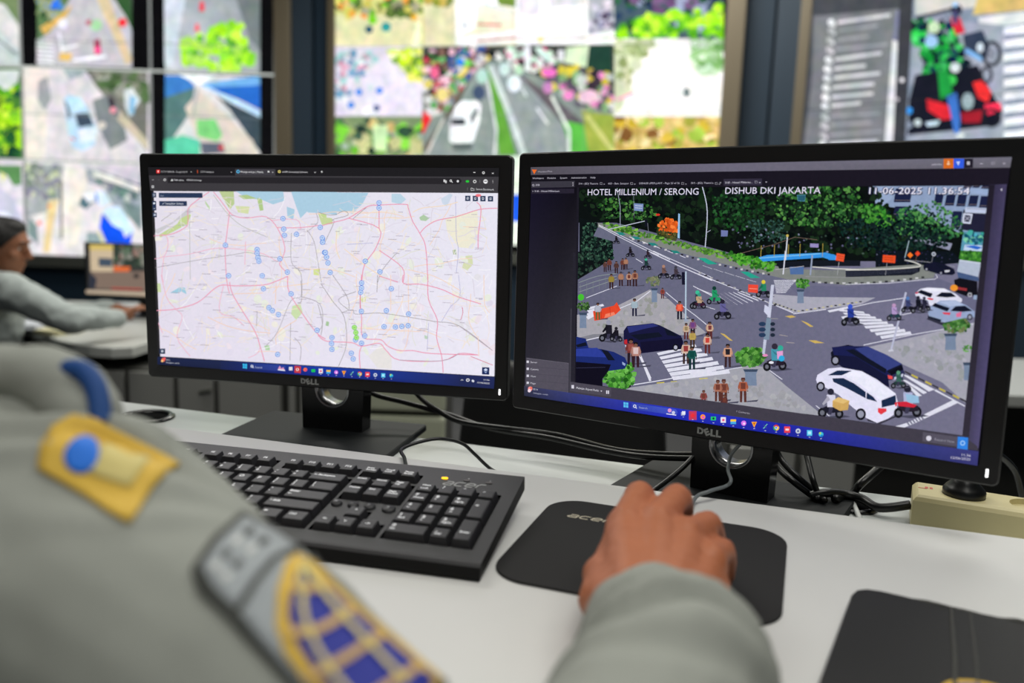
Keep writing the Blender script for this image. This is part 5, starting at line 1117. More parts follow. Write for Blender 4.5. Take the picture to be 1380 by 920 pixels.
# taskbar
P.poly([(708.8, 519.0), (771, 528.4), (771, 542), (708.8, 532.5)], [(60, 60, 80), (58, 64, 120), (46, 52, 104), (46, 48, 66)])
P.poly([(771, 528.4), (900, 547), (900, 561.4), (771, 542)], [(56, 62, 118), (40, 52, 190), (34, 44, 180), (44, 50, 104)])
P.poly([(900, 547), (1060, 570.2), (1060, 585.8), (900, 561.4)], [(40, 52, 190), (36, 44, 170), (30, 38, 156), (34, 44, 180)])
P.poly([(1060, 570.2), (1240, 596), (1240, 613.4), (1060, 585.8)], [(36, 44, 170), (54, 60, 128), (48, 54, 116), (30, 38, 156)])
P.poly([(1240, 596), (1319.2, 606.5), (1317.6, 626), (1240, 613.4)], [(54, 60, 128), (62, 62, 124), (56, 56, 112), (48, 54, 116)])
P.fr(*Z7); P.disc(90, 228, 16, (240, 150, 150)); P.disc(84, 242, 12, (240, 220, 230)); P.disc(98, 222, 8, (240, 110, 90)); P.text('32°C', 112, 236, 11, (220, 222, 236), 144, 241); P.text('Sebagian cerah', 112, 262, 10, (176, 178, 200), 216, 275)
P.poly([(756, 322), (790, 327), (790, 364), (756, 359)], (90, 190, 236)); P.line([(756, 340), (790, 345)], .5, (40, 56, 180)); P.line([(773, 324), (773, 362)], .5, (40, 56, 180))
P.poly([(815, 330), (1130, 374), (1142, 395), (1130, 418), (815, 372)], [(56, 74, 176), (70, 88, 200), (70, 88, 200), (64, 80, 190), (50, 66, 166)]); P.ring(836, 352, 9, 1.0, (226, 230, 246)); P.line([(843, 360), (850, 368)], 1.0, (226, 230, 246)); P.text('Search', 866, 366, 13, (170, 180, 214), 926, 374)
P.disc(1085, 382, 14, (224, 150, 206)); P.disc(1112, 398, 12, (200, 204, 235)); P.line([(1062, 406), (1132, 416)], 1.1, (232, 232, 246))
app(1182, 403, 'view', 1.1); app(1250, 418, 'redsq', 1.25); app(1322, 428, 'fox', 1.3)
P.fr(860, 560, 3.632)
for x, y, kd in ((375, 10, 'green'), (423, 17, 'tile'), (472, 25, 'folder'), (523, 33, 'pink'), (574, 38, 'tri'), (628, 48, 'dark'), (681, 55, 'chrome'), (735, 64, 'red'), (788, 71, 'gear'), (844, 80, 'win'), (900, 87, 'globe')): app(x, y, kd, .9)
P.fr(*Z8); P.text('11:36', 952, 642, 15, (214, 212, 228), 1010, 648); P.text('12/06/2025', 882, 660, 15, (214, 212, 228), 1008, 673)
disp2 = P.ob('display', SCM2, mon2); disp2['label'] = 'lit display showing a camera view of a road crossing with cars and pedestrians'
# ================================================================== VIDEO WALLS
VWM = screen_mat('bright display', 1.3, 0.17, 10, 0.22)
VWB = screen_mat('bright display border', 1.0)
def wall_things(name, pl, pxa, pxb, pxbot, label, cols, top=2.20, fl=.085, fr_=.085):
    """LCD area from column pxa to column pxb, bottom edge through pxbot"""
    a = onplane(pl, *pxa); b = onplane(pl, *pxb); zb = onplane(pl, *pxbot).z
    xa = (a - pl[0]).dot(pl[1]); xb = (b - pl[0]).dot(pl[1])
    t = thing(name, label, 'video wall', M=frameM(pl[0] + pl[1] * ((xa + xb) / 2) + V((0, 0, zb)) - V((0, 0, pl[0].z)), pl[1], pl[2] * -1, V((0, 0, 1))))
    W = xb - xa; H = top - zb
    ph = .5625; nr = int(H / ph + .999); pw = W / cols
    for i in range(cols):
        for j in range(nr):
            h = min(ph, H - j * ph) if j == nr - 1 else ph
            if h < .05: continue
            m = MB(); m.box((-W / 2 + pw * (i + .5), .024, j * ph + h / 2), (pw - .004, .044, h - .004)); m.ob('panel', M_BLACKG, t)
    for nm, c, d in (('l', (-W / 2 - fl / 2, .015, H / 2 - .04), (fl, .07, H + .08)), ('r', (W / 2 + fr_ / 2, .015, H / 2 - .04), (fr_, .07, H + .08))):
        m = MB(); m.box(c, d, bev=.006); m.ob('frame_post', M_FRAME, t)
    m = MB(); m.box((0, .015, -.045), (W, .07, .085), bev=.006); m.ob('frame_rail', M_FRAMED, t)
    return t
pLW = (LW[0], LW[1], LW[2])
vw1 = wall_things('video_wall', pLW, (-150, 200), (371, 200), (70, 345), 'left video wall, a grid of bright street camera views behind the seated man', 3, fl=.08, fr_=.125)
vw2 = wall_things('video_wall', MW_, (452, 150), (971, 150), (600, 336), 'middle video wall showing a wide avenue with a white van, above the left monitor', 3, fl=.065, fr_=.12)
vw3 = wall_things('video_wall', RW, (1088, 100), (1640, 100), (1090, 330), 'right video wall with a grey list and a group of motorcyclists, above the right monitor', 3, fl=.07, fr_=.08)
def feed(pl, clip, base, par):
    p = Paint(pl[0] + pl[2] * .003, pl[1], pl[2], step=2.5e-5); p.clip = clip
    xs = [q[0] for q in clip]; ys = [q[1] for q in clip]
    p.poly([(min(xs) - 9, min(ys) - 9), (max(xs) + 9, min(ys) - 9), (max(xs) + 9, max(ys) + 9), (min(xs) - 9, max(ys) + 9)], base); p.par = par; return p
def done(p, lab=None):
    o = p.ob('camera_feed', VWM, p.par)
    if lab: o['label'] = lab
SEAM = (120, 122, 118); SL = (196, 200, 196)
def quad(x0, y0, x1, y1, s=.033, k=-.012):
    f = lambda x, y: (x + (y - 100) * (.03 - .00008 * x if x < 380 else 0), y + (x - 100) * s)
    return [f(x0, y0), f(x1, y0), f(x1, y1), f(x0, y1)]
B1 = (0, 0, 2.967); B1b = (0, 200, 6.571)
# --- left wall
# cell A (30-200, top row)
p = feed(pLW, quad(31, -90, 201, 90), (12, 12, 14), vw1); p.fr(*B1)
p.poly([(148, -180), (525, -180), (528, 270), (150, 262)], (186, 184, 190)); p.poly([(380, -20), (430, -20), (530, 240), (505, 262)], (206, 186, 150)); p.poly([(145, -90), (330, -90), (200, 130), (150, 160)], (90, 120, 80))
p.poly([(160, 110), (290, 20), (270, 60), (180, 140)], (210, 170, 90)); p.blobs([(150, -50), (260, -90), (240, 60), (160, 100)], 60, (8, 22), [(60, 90, 60), (110, 130, 90), (60, 130, 210), (150, 160, 120)], 40)
p.poly([(440, -30), (525, -30), (528, 120), (500, 60)], (50, 84, 50)); p.disc(490, 90, 18, (224, 50, 60)); p.disc(222, 20, 18, (50, 110, 220)); p.disc(252, 95, 20, (225, 228, 235)); p.disc(385, 100, 24, (160, 206, 160)); p.poly([(375, 160), (400, 155), (405, 215), (380, 220)], (150, 40, 80)); p.disc(390, 200, 14, (235, 80, 140)); p.disc(355, 90, 12, (180, 100, 120))
for k in range(6): p.line([(145, 160 + k * 17), (215, 166 + k * 17)], 2.0, (240, 240, 245))
p.line([(235, 130), (250, 210)], 3, (240, 240, 245)); p.line([(250, 195), (310, 180)], 3, (240, 240, 245)); p.line([(295, 240), (425, 225)], 4, (245, 245, 250)); p.poly([(240, 210), (290, 215), (280, 245), (235, 240)], (220, 180, 100))
p.line([(145, 160), (530, 172)], 1.0, (120, 120, 120)); done(p)
# cell B
p = feed(pLW, quad(205, -90, 368, 90), (12, 12, 14), vw1); p.fr(*B1)
p.poly([(655, -180), (1040, -180), (1040, 290), (660, 280)], [(140, 146, 150), (120, 128, 132), (150, 158, 160), (190, 196, 204)]); p.poly([(655, -100), (760, -100), (690, 260), (658, 260)], (196, 206, 216)); p.poly([(940, -20), (1040, -20), (1040, 200), (1000, 160)], (110, 120, 120))
p.poly([(800, 5), (815, 5), (818, 45), (796, 45)], (220, 60, 70)); p.poly([(783, 95), (795, 95), (798, 125), (778, 125)], (220, 80, 90))
p.blobs([(730, 170), (830, 130), (900, 90), (980, 100), (960, 150), (990, 200), (1030, 260), (900, 285), (740, 262)], 150, (12, 26), [(160, 226, 40), (130, 206, 50), (190, 240, 70), (100, 176, 60), (170, 220, 90)], 41)
p.line([(655, 172), (1040, 190)], 1.0, (110, 120, 110)); done(p)
# column at the far left
p = feed(pLW, quad(-150, -90, 27, 90), (206, 206, 204), vw1); p.fr(*B1)
p.poly([(-400, -180), (80, -180), (75, 100), (20, 20), (-100, -20)], (110, 130, 90)); p.poly([(-300, 60), (0, 120), (80, 200), (80, 260), (-300, 240)], (186, 196, 196)); p.line([(-90, 90), (70, 220)], 3, (120, 130, 130)); done(p)
p = feed(pLW, quad(-150, 95, 27, 216), (70, 120, 50), vw1); p.fr(*B1)
p.poly([(-400, 280), (80, 280), (70, 330), (20, 370), (-400, 340)], (200, 206, 206)); p.blobs([(-300, 350), (20, 370), (80, 330), (80, 640), (-300, 640)], 260, (12, 34), [(150, 210, 30), (90, 160, 40), (30, 80, 40), (190, 224, 60), (20, 60, 44)], 42); done(p)
p = feed(pLW, quad(-150, 220, 27, 345), (214, 208, 216), vw1); p.fr(*B1b)
p.poly([(-900, 130), (190, 150), (190, 320), (120, 330), (60, 230), (-300, 200)], (90, 136, 84)); p.poly([(0, 350), (120, 430), (220, 700), (100, 640), (-300, 450)], (190, 190, 210)); p.poly([(-300, 560), (60, 560), (230, 760), (200, 900), (-300, 900)], (226, 228, 244)); p.poly([(0, 200), (60, 240), (20, 300)], (226, 226, 150)); done(p)
# cell C: the car
p = feed(pLW, quad(31, 93, 201, 216), (206, 202, 206), vw1); p.fr(*B1)
p.poly([(90, 270), (200, 270), (180, 640), (90, 640)], (220, 212, 204)); p.poly([(155, 320), (190, 310), (205, 400), (180, 440), (150, 400)], (150, 156, 158)); p.poly([(250, 275), (350, 270), (330, 300), (280, 320)], (150, 166, 170))
p.poly([(340, 275), (590, 275), (590, 610), (520, 520), (430, 400), (380, 340)], (110, 112, 104)); p.blobs([(350, 280), (590, 280), (588, 420), (470, 400)], 70, (14, 30), [(84, 110, 70), (120, 126, 110), (70, 90, 60), (150, 150, 140)], 43)
p.poly([(370, 400), (430, 380), (480, 440), (510, 560), (440, 600), (390, 500)], (120, 128, 130)); p.poly([(480, 440), (590, 560), (590, 600), (470, 480)], (196, 184, 160)); p.disc(408, 500, 16, (206, 200, 186)); p.poly([(430, 380), (455, 400), (465, 460), (445, 450)], (50, 40, 50)); p.disc(452, 440, 12, (230, 150, 160))
p.poly([(495, 360), (530, 350), (560, 400), (520, 470), (500, 430)], (206, 214, 216)); p.poly([(520, 380), (545, 390), (535, 460), (515, 450)], (130, 180, 210))
p.poly([(255, 395), (275, 380), (320, 390), (350, 430), (390, 520), (380, 580), (330, 604), (290, 590), (270, 520)], (176, 206, 226)); p.poly([(262, 390), (320, 390), (345, 430), (300, 450)], (190, 224, 244)); p.poly([(298, 455), (355, 450), (375, 500), (315, 510)], (60, 74, 90)); p.poly([(258, 400), (268, 410), (285, 460), (275, 480)], (80, 90, 100)); p.poly([(310, 520), (385, 510), (384, 560), (320, 570)], (214, 226, 236)); p.line([(282, 548), (300, 560)], 2, (220, 60, 80))
p.line([(90, 455), (590, 468)], 1.0, (130, 130, 128)); done(p)
# cell D: blue roof perspective
p = feed(pLW, quad(205, 95, 368, 216), (14, 14, 16), vw1); p.fr(*B1)
p.poly([(660, 290), (1040, 300), (1040, 640), (660, 640)], (206, 206, 206)); p.poly([(660, 300), (740, 300), (780, 345), (740, 400), (660, 420)], (60, 120, 190)); p.poly([(660, 390), (780, 350), (760, 450), (660, 600)], (84, 120, 116)); p.poly([(700, 292), (880, 292), (800, 340)], (240, 244, 250))
p.poly([(800, 335), (1040, 300), (1040, 350), (830, 350)], (110, 170, 220)); p.poly([(830, 350), (1040, 340), (1040, 440), (960, 400)], (40, 100, 190)); p.poly([(800, 340), (830, 345), (1040, 445), (1040, 470)], (176, 214, 240)); p.poly([(860, 380), (1040, 470), (1040, 610), (920, 440)], (60, 74, 84))
p.poly([(800, 360), (1010, 560), (1040, 640), (820, 640), (740, 430)], (206, 196, 184)); p.poly([(785, 480), (860, 475), (890, 540), (870, 565), (790, 545)], (120, 200, 120)); p.poly([(660, 560), (730, 540), (800, 560), (800, 640), (660, 640)], (90, 196, 160)); p.poly([(800, 570), (890, 570), (900, 610), (810, 620)], (90, 96, 110)); p.disc(885, 590, 10, (210, 60, 60)); p.line([(790, 350), (770, 470)], 4, (170, 170, 170))
p.line([(655, 462), (1040, 474)], 1.0, (110, 120, 130)); done(p)
# cell E: crossing with the blue truck
p = feed(pLW, quad(31, 219, 201, 345), (214, 210, 212), vw1); p.fr(*B1b)
p.poly([(225, 130), (560, 140), (540, 440), (420, 560), (240, 600)], (160, 166, 166)); p.blobs([(230, 150), (560, 160), (530, 430), (250, 420)], 90, (20, 44), [(120, 134, 120), (150, 156, 160), (186, 196, 160), (130, 130, 146)], 44)
p.poly([(560, 180), (760, 180), (780, 320), (720, 420), (700, 840), (560, 900), (540, 500)], (222, 216, 206)); p.poly([(430, 460), (520, 450), (470, 700), (440, 920), (380, 920)], (224, 200, 150)); p.poly([(250, 600), (330, 680), (340, 860), (250, 760)], (120, 140, 140)); p.disc(350, 660, 22, (224, 130, 120)); p.disc(435, 510, 18, (220, 150, 90)); p.line([(540, 300), (545, 800)], 3, (90, 90, 90)); p.line([(590, 180), (580, 900)], 2, (226, 226, 226))
p.poly([(760, 180), (1260, 200), (1260, 700), (1000, 500), (900, 340), (780, 300)], (150, 160, 168)); p.blobs([(770, 220), (1230, 300), (1240, 480), (1000, 400)], 60, (20, 50), [(70, 80, 110), (110, 110, 120), (190, 196, 190), (90, 120, 110)], 45); p.poly([(820, 190), (1240, 340), (1240, 390), (860, 250)], (224, 222, 216)); p.poly([(700, 150), (1240, 150), (1240, 320), (900, 200)], (196, 190, 200))
p.poly([(1080, 460), (1250, 520), (1250, 740), (1140, 600)], (110, 130, 130)); p.poly([(720, 430), (800, 450), (830, 470), (760, 540), (700, 500)], (80, 110, 120)); p.poly([(740, 400), (830, 380), (850, 460), (780, 480)], (232, 236, 240)); p.poly([(850, 370), (930, 380), (980, 470), (900, 520), (850, 460)], (206, 224, 236)); p.line([(850, 400), (860, 480)], 3, (60, 120, 210))
p.poly([(910, 560), (960, 520), (1060, 510), (1190, 720), (1160, 780), (1020, 700)], (196, 224, 240)); p.poly([(905, 570), (1000, 680), (1080, 720), (1110, 790), (1170, 740), (1160, 860), (940, 860), (880, 700)], (20, 80, 226)); p.poly([(770, 740), (860, 740), (920, 860), (770, 860)], (140, 160, 160)); p.poly([(860, 730), (890, 720), (940, 830), (910, 840)], (226, 220, 180)); p.line([(230, 310), (560, 320)], 1.0, (140, 140, 136)); done(p)
p = feed(pLW, quad(205, 219, 368, 345), (196, 196, 200), vw1); p.blobs([(205, 225), (368, 225), (368, 345), (205, 345)], 60, (5, 14), [(150, 156, 160), (210, 206, 200), (110, 130, 120)], 46); done(p)
# grey feed borders
for q in (((29, -90), (33, 345)), ((203, -90), (202, 345)), ((370, -90), (368, 345))):
    pass
m = Paint(pLW[0] + pLW[2] * .0045, pLW[1], pLW[2], 2e-5)
for x in (29, 203, 370): a, b, c, d = quad(x - 1.6, -90, x + 1.6, 345); m.poly([a, b, c, d], (150, 154, 152))
for y in (92, 218): m.poly(quad(-150, y - 1.5, 372, y + 1.5), (206, 212, 206))
o = m.ob('feed_border', VWB, vw1)

# --- middle wall
B2 = (440, 0, 2.967)
def mq(x0, y0, x1, y1): return [(x0, y0), (x1, y0), (x1, y1), (x0, y1)]
p = feed(MW_, mq(452, -90, 571, 62), (206, 206, 130), vw2); p.fr(*B2)
p.poly([(30, 60), (380, 60), (380, 190), (30, 190)], (214, 212, 166)); p.poly([(380, 90), (380, 190), (340, 190), (360, 90)], (240, 244, 200)); p.blobs([(35, -120), (380, -120), (380, 40), (300, 70), (35, 60)], 110, (12, 30), [(84, 110, 50), (206, 200, 100), (60, 70, 50), (120, 190, 50), (226, 150, 60), (150, 150, 120)], 50)
p.disc(185, 80, 18, (120, 200, 40)); p.disc(170, 118, 16, (30, 80, 100)); p.disc(238, 108, 20, (50, 150, 150)); p.disc(350, 70, 14, (224, 170, 60)); done(p)
p = feed(MW_, mq(571, -90, 695, 62), (226, 222, 196), vw2); p.fr(*B2)
p.poly([(385, 20), (510, 20), (510, 180), (385, 180)], (214, 210, 170)); p.blobs([(385, -100), (510, -100), (510, 10), (385, 20)], 40, (12, 28), [(140, 150, 60), (200, 176, 90), (90, 110, 60)], 51)
p.poly([(515, -150), (760, -150), (760, 30), (520, 150)], (250, 250, 252)); p.poly([(600, 20), (740, 20), (740, 110), (600, 110)], (236, 236, 210)); p.poly([(640, -100), (760, -100), (760, 30), (690, 20)], (110, 140, 60)); p.line([(610, 10), (740, 50)], 3, (206, 214, 224)); p.line([(600, 96), (700, 100)], 3, (226, 110, 110)); p.poly([(520, 150), (750, 120), (750, 170), (520, 190)], (240, 240, 240)); p.line([(600, 165), (760, 150)], 3, (176, 110, 90)); p.line([(556, 90), (556, 120)], 2, (60, 80, 120)); done(p)
p = feed(MW_, mq(695, -90, 828, 62), (248, 248, 250), vw2); p.fr(*B2)
p.poly([(760, -100), (860, -100), (850, 60), (770, 60)], (224, 220, 226)); p.poly([(860, -100), (1040, -100), (1040, 20), (900, 30)], (216, 214, 216)); p.poly([(1045, -100), (1160, -100), (1160, 120), (1045, 140)], (170, 172, 180)); p.blobs([(1045, 20), (1155, 0), (1155, 120), (1050, 130)], 30, (8, 20), [(120, 120, 150), (206, 200, 216), (90, 80, 100)], 52); p.line([(760, 155), (1150, 150)], 2, (190, 160, 140)); p.disc(855, 158, 12, (226, 220, 120)); done(p)
p = feed(MW_, mq(828, -90, 975, 52), (70, 90, 100), vw2); p.fr(*B2)
p.blobs([(1160, -120), (1600, -120), (1600, 110), (1160, 110)], 100, (12, 34), [(40, 60, 90), (24, 34, 44), (110, 80, 120), (150, 160, 190), (40, 90, 60)], 53); p.blobs([(1160, 110), (1240, 80), (1420, 40), (1600, 20), (1600, 150), (1160, 150)], 110, (12, 26), [(150, 226, 30), (120, 200, 30), (190, 240, 60), (90, 170, 40)], 54); done(p)
p = feed(MW_, mq(452, 62, 569, 157), (214, 208, 222), vw2); p.fr(*B2)
p.poly([(235, 200), (390, 190), (390, 330), (340, 320)], (196, 206, 70)); p.blobs([(245, 200), (380, 190), (385, 330), (330, 310)], 40, (10, 24), [(190, 224, 40), (226, 224, 110), (120, 160, 60), (240, 240, 190)], 55); p.blobs([(40, 210), (220, 210), (140, 320), (60, 430), (40, 400)], 70, (8, 20), [(150, 196, 196), (200, 150, 170), (110, 150, 180), (224, 224, 230)], 56)
p.poly([(240, 220), (380, 400), (380, 470), (180, 470), (140, 330)], (220, 214, 230)); [p.disc(x, y, 14, (60, 130, 220)) for x, y in ((130, 368), (212, 362), (98, 420))]; p.disc(175, 350, 16, (196, 210, 214)); p.disc(178, 445, 34, (236, 236, 242), 20); p.disc(200, 432, 14, (90, 100, 140)); done(p)
p = feed(MW_, mq(452, 157, 569, 330), (120, 140, 100), vw2); p.fr(*B2)
p.blobs([(30, 480), (380, 480), (380, 900), (30, 900)], 200, (14, 34), [(196, 196, 140), (110, 150, 80), (60, 90, 70), (206, 180, 120), (150, 170, 150), (120, 200, 60), (40, 60, 50)], 57); p.poly([(185, 500), (245, 500), (240, 600), (190, 600)], (196, 226, 170)); done(p)
p = feed(MW_, mq(569, 60, 828, 330), (128, 140, 134), vw2); p.fr(*B2)
p.poly([(385, 190), (1150, 170), (1150, 320), (900, 330), (700, 240), (600, 240), (400, 420)], (60, 64, 60))
p.blobs([(390, 200), (640, 190), (640, 260), (520, 420), (395, 460)], 190, (10, 24), [(40, 30, 36), (196, 60, 80), (226, 206, 110), (90, 160, 90), (60, 90, 150), (224, 180, 200), (120, 90, 80), (206, 206, 206)], 58)
p.blobs([(640, 200), (900, 190), (920, 300), (760, 290)], 100, (8, 20), [(30, 34, 34), (196, 226, 206), (90, 100, 96), (206, 90, 140), (226, 226, 226)], 59); p.poly([(960, 190), (1050, 180), (1040, 270), (950, 250)], (206, 226, 190)); p.poly([(1050, 185), (1140, 180), (1140, 330), (1040, 300)], (34, 64, 54)); p.poly([(790, 180), (815, 180), (815, 290), (795, 280)], (235, 240, 240)); p.poly([(925, 200), (950, 200), (945, 330), (928, 330)], (226, 230, 230))
p.poly([(830, 190), (860, 190), (960, 300), (930, 320)], (200, 226, 216)); p.blobs([(860, 250), (1150, 300), (1150, 460), (1040, 440), (880, 340)], 130, (10, 26), [(60, 50, 60), (226, 130, 190), (200, 206, 200), (120, 160, 110), (206, 190, 60), (90, 80, 96)], 60)
p.poly([(640, 250), (700, 250), (1010, 620), (400, 620), (570, 330), (600, 280)], (134, 146, 142)); p.poly([(695, 262), (760, 280), (960, 500), (980, 620), (790, 620), (700, 400)], (142, 152, 152)); p.poly([(400, 600), (480, 470), (570, 330), (600, 270), (520, 430), (380, 600)], (96, 90, 80)); p.poly([(380, 460), (400, 450), (420, 470), (390, 530), (378, 540)], (224, 40, 50))
p.poly([(640, 262), (660, 262), (700, 400), (760, 620), (690, 620), (665, 400)], (96, 156, 60)); p.line([(655, 262), (735, 460), (790, 620)], 8, (196, 210, 206)); p.line([(640, 300), (680, 520), (672, 620)], 3, (220, 226, 226)); p.poly([(760, 290), (900, 380), (1040, 500), (1040, 620), (1000, 620), (940, 490), (860, 400)], (96, 90, 96)); p.poly([(940, 480), (1040, 500), (1060, 620), (980, 620)], (90, 176, 70)); p.line([(900, 385), (970, 520), (970, 620)], 4, (226, 236, 226)); p.line([(840, 430), (885, 495)], 3, (226, 230, 230)); p.line([(780, 350), (800, 385)], 3, (226, 230, 230)); p.line([(470, 470), (400, 620)], 3, (206, 206, 196))
p.poly([(1020, 440), (1150, 460), (1150, 620), (1050, 620)], (150, 166, 70)); p.line([(1040, 460), (1150, 610)], 6, (196, 200, 120)); p.disc(432, 290, 18, (235, 100, 140), 26); p.disc(535, 248, 16, (50, 130, 226)); p.disc(565, 252, 14, (110, 206, 90)); p.disc(890, 290, 30, (236, 110, 190), 18); p.disc(1048, 385, 40, (226, 190, 206), 26); p.disc(465, 378, 26, (226, 206, 130))
for x, y, r, c in ((622, 305, 24, (176, 214, 200)), (610, 370, 26, (70, 84, 110)), (712, 276, 22, (200, 226, 220)), (750, 335, 28, (226, 236, 240)), (770, 280, 18, (190, 220, 190)), (885, 350, 20, (190, 130, 180))): p.disc(x, y, r, c, r * 1.2)
p.poly([(520, 420), (545, 402), (600, 402), (618, 420), (612, 490), (585, 570), (500, 572), (490, 555), (498, 470)], (240, 242, 246)); p.poly([(498, 475), (555, 475), (556, 500), (500, 500)], (34, 40, 50)); p.poly([(575, 470), (600, 425), (606, 450), (582, 500)], (90, 100, 110)); p.poly([(500, 572), (585, 572), (580, 600), (505, 600)], (90, 100, 100))
p.fr(); p.poly([(690, 210), (704, 210), (704, 345), (690, 345)], (226, 238, 220)); p.poly([(690, 262), (704, 262), (704, 300), (690, 298)], (30, 90, 220)); done(p)
p = feed(MW_, mq(828, 52, 975, 157), (246, 244, 240), vw2); p.fr(*B2)
p.poly([(1150, 160), (1300, 160), (1240, 240), (1180, 440), (1150, 450)], (206, 214, 176)); p.blobs([(1160, 160), (1320, 160), (1240, 250), (1170, 420)], 50, (12, 30), [(176, 190, 140), (206, 214, 180), (150, 166, 110)], 61); p.blobs([(1460, 150), (1600, 150), (1600, 300), (1480, 280)], 60, (14, 30), [(150, 196, 130), (196, 220, 190), (110, 160, 90)], 62); p.disc(1440, 370, 12, (90, 110, 110), 20); p.line([(1160, 400), (1230, 370)], 3, (240, 150, 190)); done(p)
p = feed(MW_, mq(828, 157, 975, 330), (206, 180, 110), vw2); p.fr(*B2)
p.blobs([(1140, 460), (1600, 450), (1600, 900), (1140, 900)], 220, (14, 34), [(226, 196, 130), (190, 160, 90), (150, 150, 60), (120, 80, 40), (236, 216, 160), (160, 190, 70), (206, 176, 60)], 63); done(p)
m = Paint(MW_[0] + MW_[2] * .0045, MW_[1], MW_[2], 2e-5)
for y in (62, 155, 250): m.line([(452, y + 2), (975, y - 4)], .8, (150, 156, 140))
for x in (612, 787): m.line([(x, -50), (x, 330)], .6, (150, 156, 150))
m.ob('panel_seam', VWB, vw2)
# --- right wall
B3 = (920, 0, 2.967)
p = feed(RW, [(1085, -90), (1236, -90), (1212, 330), (1078, 330)], (96, 98, 102), vw3); p.fr(*B3)
p.poly([(480, -150), (940, -150), (940, 60), (520, 60), (500, 900), (440, 900)], (70, 73, 78)); p.poly([(525, 65), (860, 35), (870, 40), (800, 620), (480, 620), (520, 300)], (116, 119, 123))
rl = [(620, 90, 830, 60, 1), (620, 122, 780, 102, 0), (615, 160, 748, 145, 0), (612, 198, 820, 176, 0), (608, 238, 795, 212, 1), (604, 275, 732, 262, 1), (602, 312, 790, 292, 1), (598, 350, 765, 335, 1), (596, 388, 762, 374, 1), (594, 424, 712, 412, 1), (592, 464, 790, 452, 0), (590, 500, 756, 490, 0), (588, 540, 800, 524, 0), (586, 575, 780, 565, 1)]
for x0, y0, x1, y1, b in rl: p.line([(x0, y0), (x1, y1)], 4.2 if b else 3, (204, 206, 210) if b else (150, 153, 158)); p.disc(x0 - 26, y0, 14, (226, 228, 232) if b else (176, 178, 182)); p.disc(x0 - 14, y0 + 12, 7, (206, 208, 212))
p.poly([(855, 40), (872, 40), (870, 170), (838, 160)], (120, 122, 150)); p.poly([(840, 160), (868, 170), (838, 590), (806, 590)], (214, 216, 220)); p.poly([(872, -100), (940, -100), (900, 600), (840, 600)], (58, 60, 66)); p.disc(877, 320, 9, (226, 226, 230)); p.disc(858, 398, 7, (206, 206, 210)); done(p)
p = feed(RW, [(1233, -90), (1640, -90), (1640, 330), (1208, 330)], (132, 142, 160), vw3); p.fr(*B3)
p.poly([(930, -150), (1700, -150), (1700, -40), (930, 60)], (196, 196, 190)); p.poly([(1200, -90), (1700, -100), (1700, 10), (1160, 60)], (206, 180, 110)); p.poly([(1180, 70), (1700, 0), (1700, 40), (1190, 120)], (216, 218, 220)); p.poly([(930, 70), (1290, 100), (1290, 560), (900, 560)], (150, 158, 172))
for k in range(9): p.poly([(1285, 110 + k * 52), (1700, 60 + k * 52), (1700, 92 + k * 52), (1283, 140 + k * 52)], (232, 234, 240))
p.blobs([(915, 90), (1000, 60), (1100, 120), (1150, 300), (1100, 380), (1040, 400), (960, 300)], 150, (10, 26), [(30, 150, 60), (24, 90, 60), (20, 34, 44), (60, 180, 90), (20, 40, 70), (40, 190, 70)], 64)
p.poly([(930, 300), (1180, 260), (1230, 360), (1280, 440), (1260, 500), (1100, 520), (900, 540), (905, 400)], (24, 26, 38)); p.poly([(1160, 330), (1200, 320), (1235, 370), (1220, 410), (1180, 390)], (230, 50, 50)); p.poly([(975, 395), (1060, 420), (1100, 470), (1040, 480), (980, 440)], (206, 40, 50)); p.poly([(1205, 420), (1270, 410), (1275, 440), (1220, 460)], (235, 50, 80)); p.poly([(1110, 450), (1200, 440), (1190, 490), (1120, 490)], (150, 30, 44))
p.poly([(1055, 385), (1095, 370), (1110, 470), (1105, 540), (1085, 530), (1070, 450)], (60, 110, 190)); p.disc(1110, 542, 18, (214, 216, 220), 10); p.disc(1075, 320, 20, (60, 190, 80)); p.poly([(1020, 290), (1060, 270), (1080, 370), (1030, 400)], (30, 140, 60)); p.poly([(1070, 70), (1110, 70), (1130, 130), (1090, 140)], (206, 44, 60)); p.disc(1095, 40, 24, (40, 44, 60)); p.disc(1090, 20, 10, (150, 200, 240)); p.poly([(1080, 40), (1100, 45), (1100, 100), (1080, 90)], (70, 70, 110))
p.disc(995, 165, 26, (150, 190, 226)); p.disc(1005, 110, 24, (190, 220, 180)); p.disc(930, 155, 16, (80, 220, 110)); p.disc(1090, 270, 20, (206, 216, 220)); p.poly([(1120, 140), (1200, 120), (1240, 220), (1190, 240), (1130, 220)], (50, 60, 80)); p.line([(1130, 200), (1200, 240)], 6, (120, 170, 220)); p.ring(1235, 215, 34, 5, (40, 42, 50), ry=46); p.disc(1235, 215, 16, (130, 136, 146), 24); p.ring(1215, 300, 20, 4, (40, 42, 50), ry=30); p.disc(1190, 190, 14, (206, 216, 226), 20)
p.disc(1140, 405, 24, (150, 170, 176), 34); p.disc(905, 442, 14, (50, 140, 226)); p.disc(940, 490, 14, (196, 206, 214)); p.disc(905, 500, 14, (130, 140, 160)); p.poly([(970, 490), (1030, 480), (1020, 500), (980, 505)], (196, 216, 230)); p.ring(1235, 470, 34, 4, (30, 32, 40)); p.line([(930, 75), (1100, 30)], 4, (40, 44, 50)); done(p)
m = Paint(RW[0] + RW[2] * .0045, RW[1], RW[2], 2e-5); m.line([(1083, 149), (1235, 134), (1640, 110)], .8, (50, 52, 56)); m.ob('panel_seam', VWB, vw3)
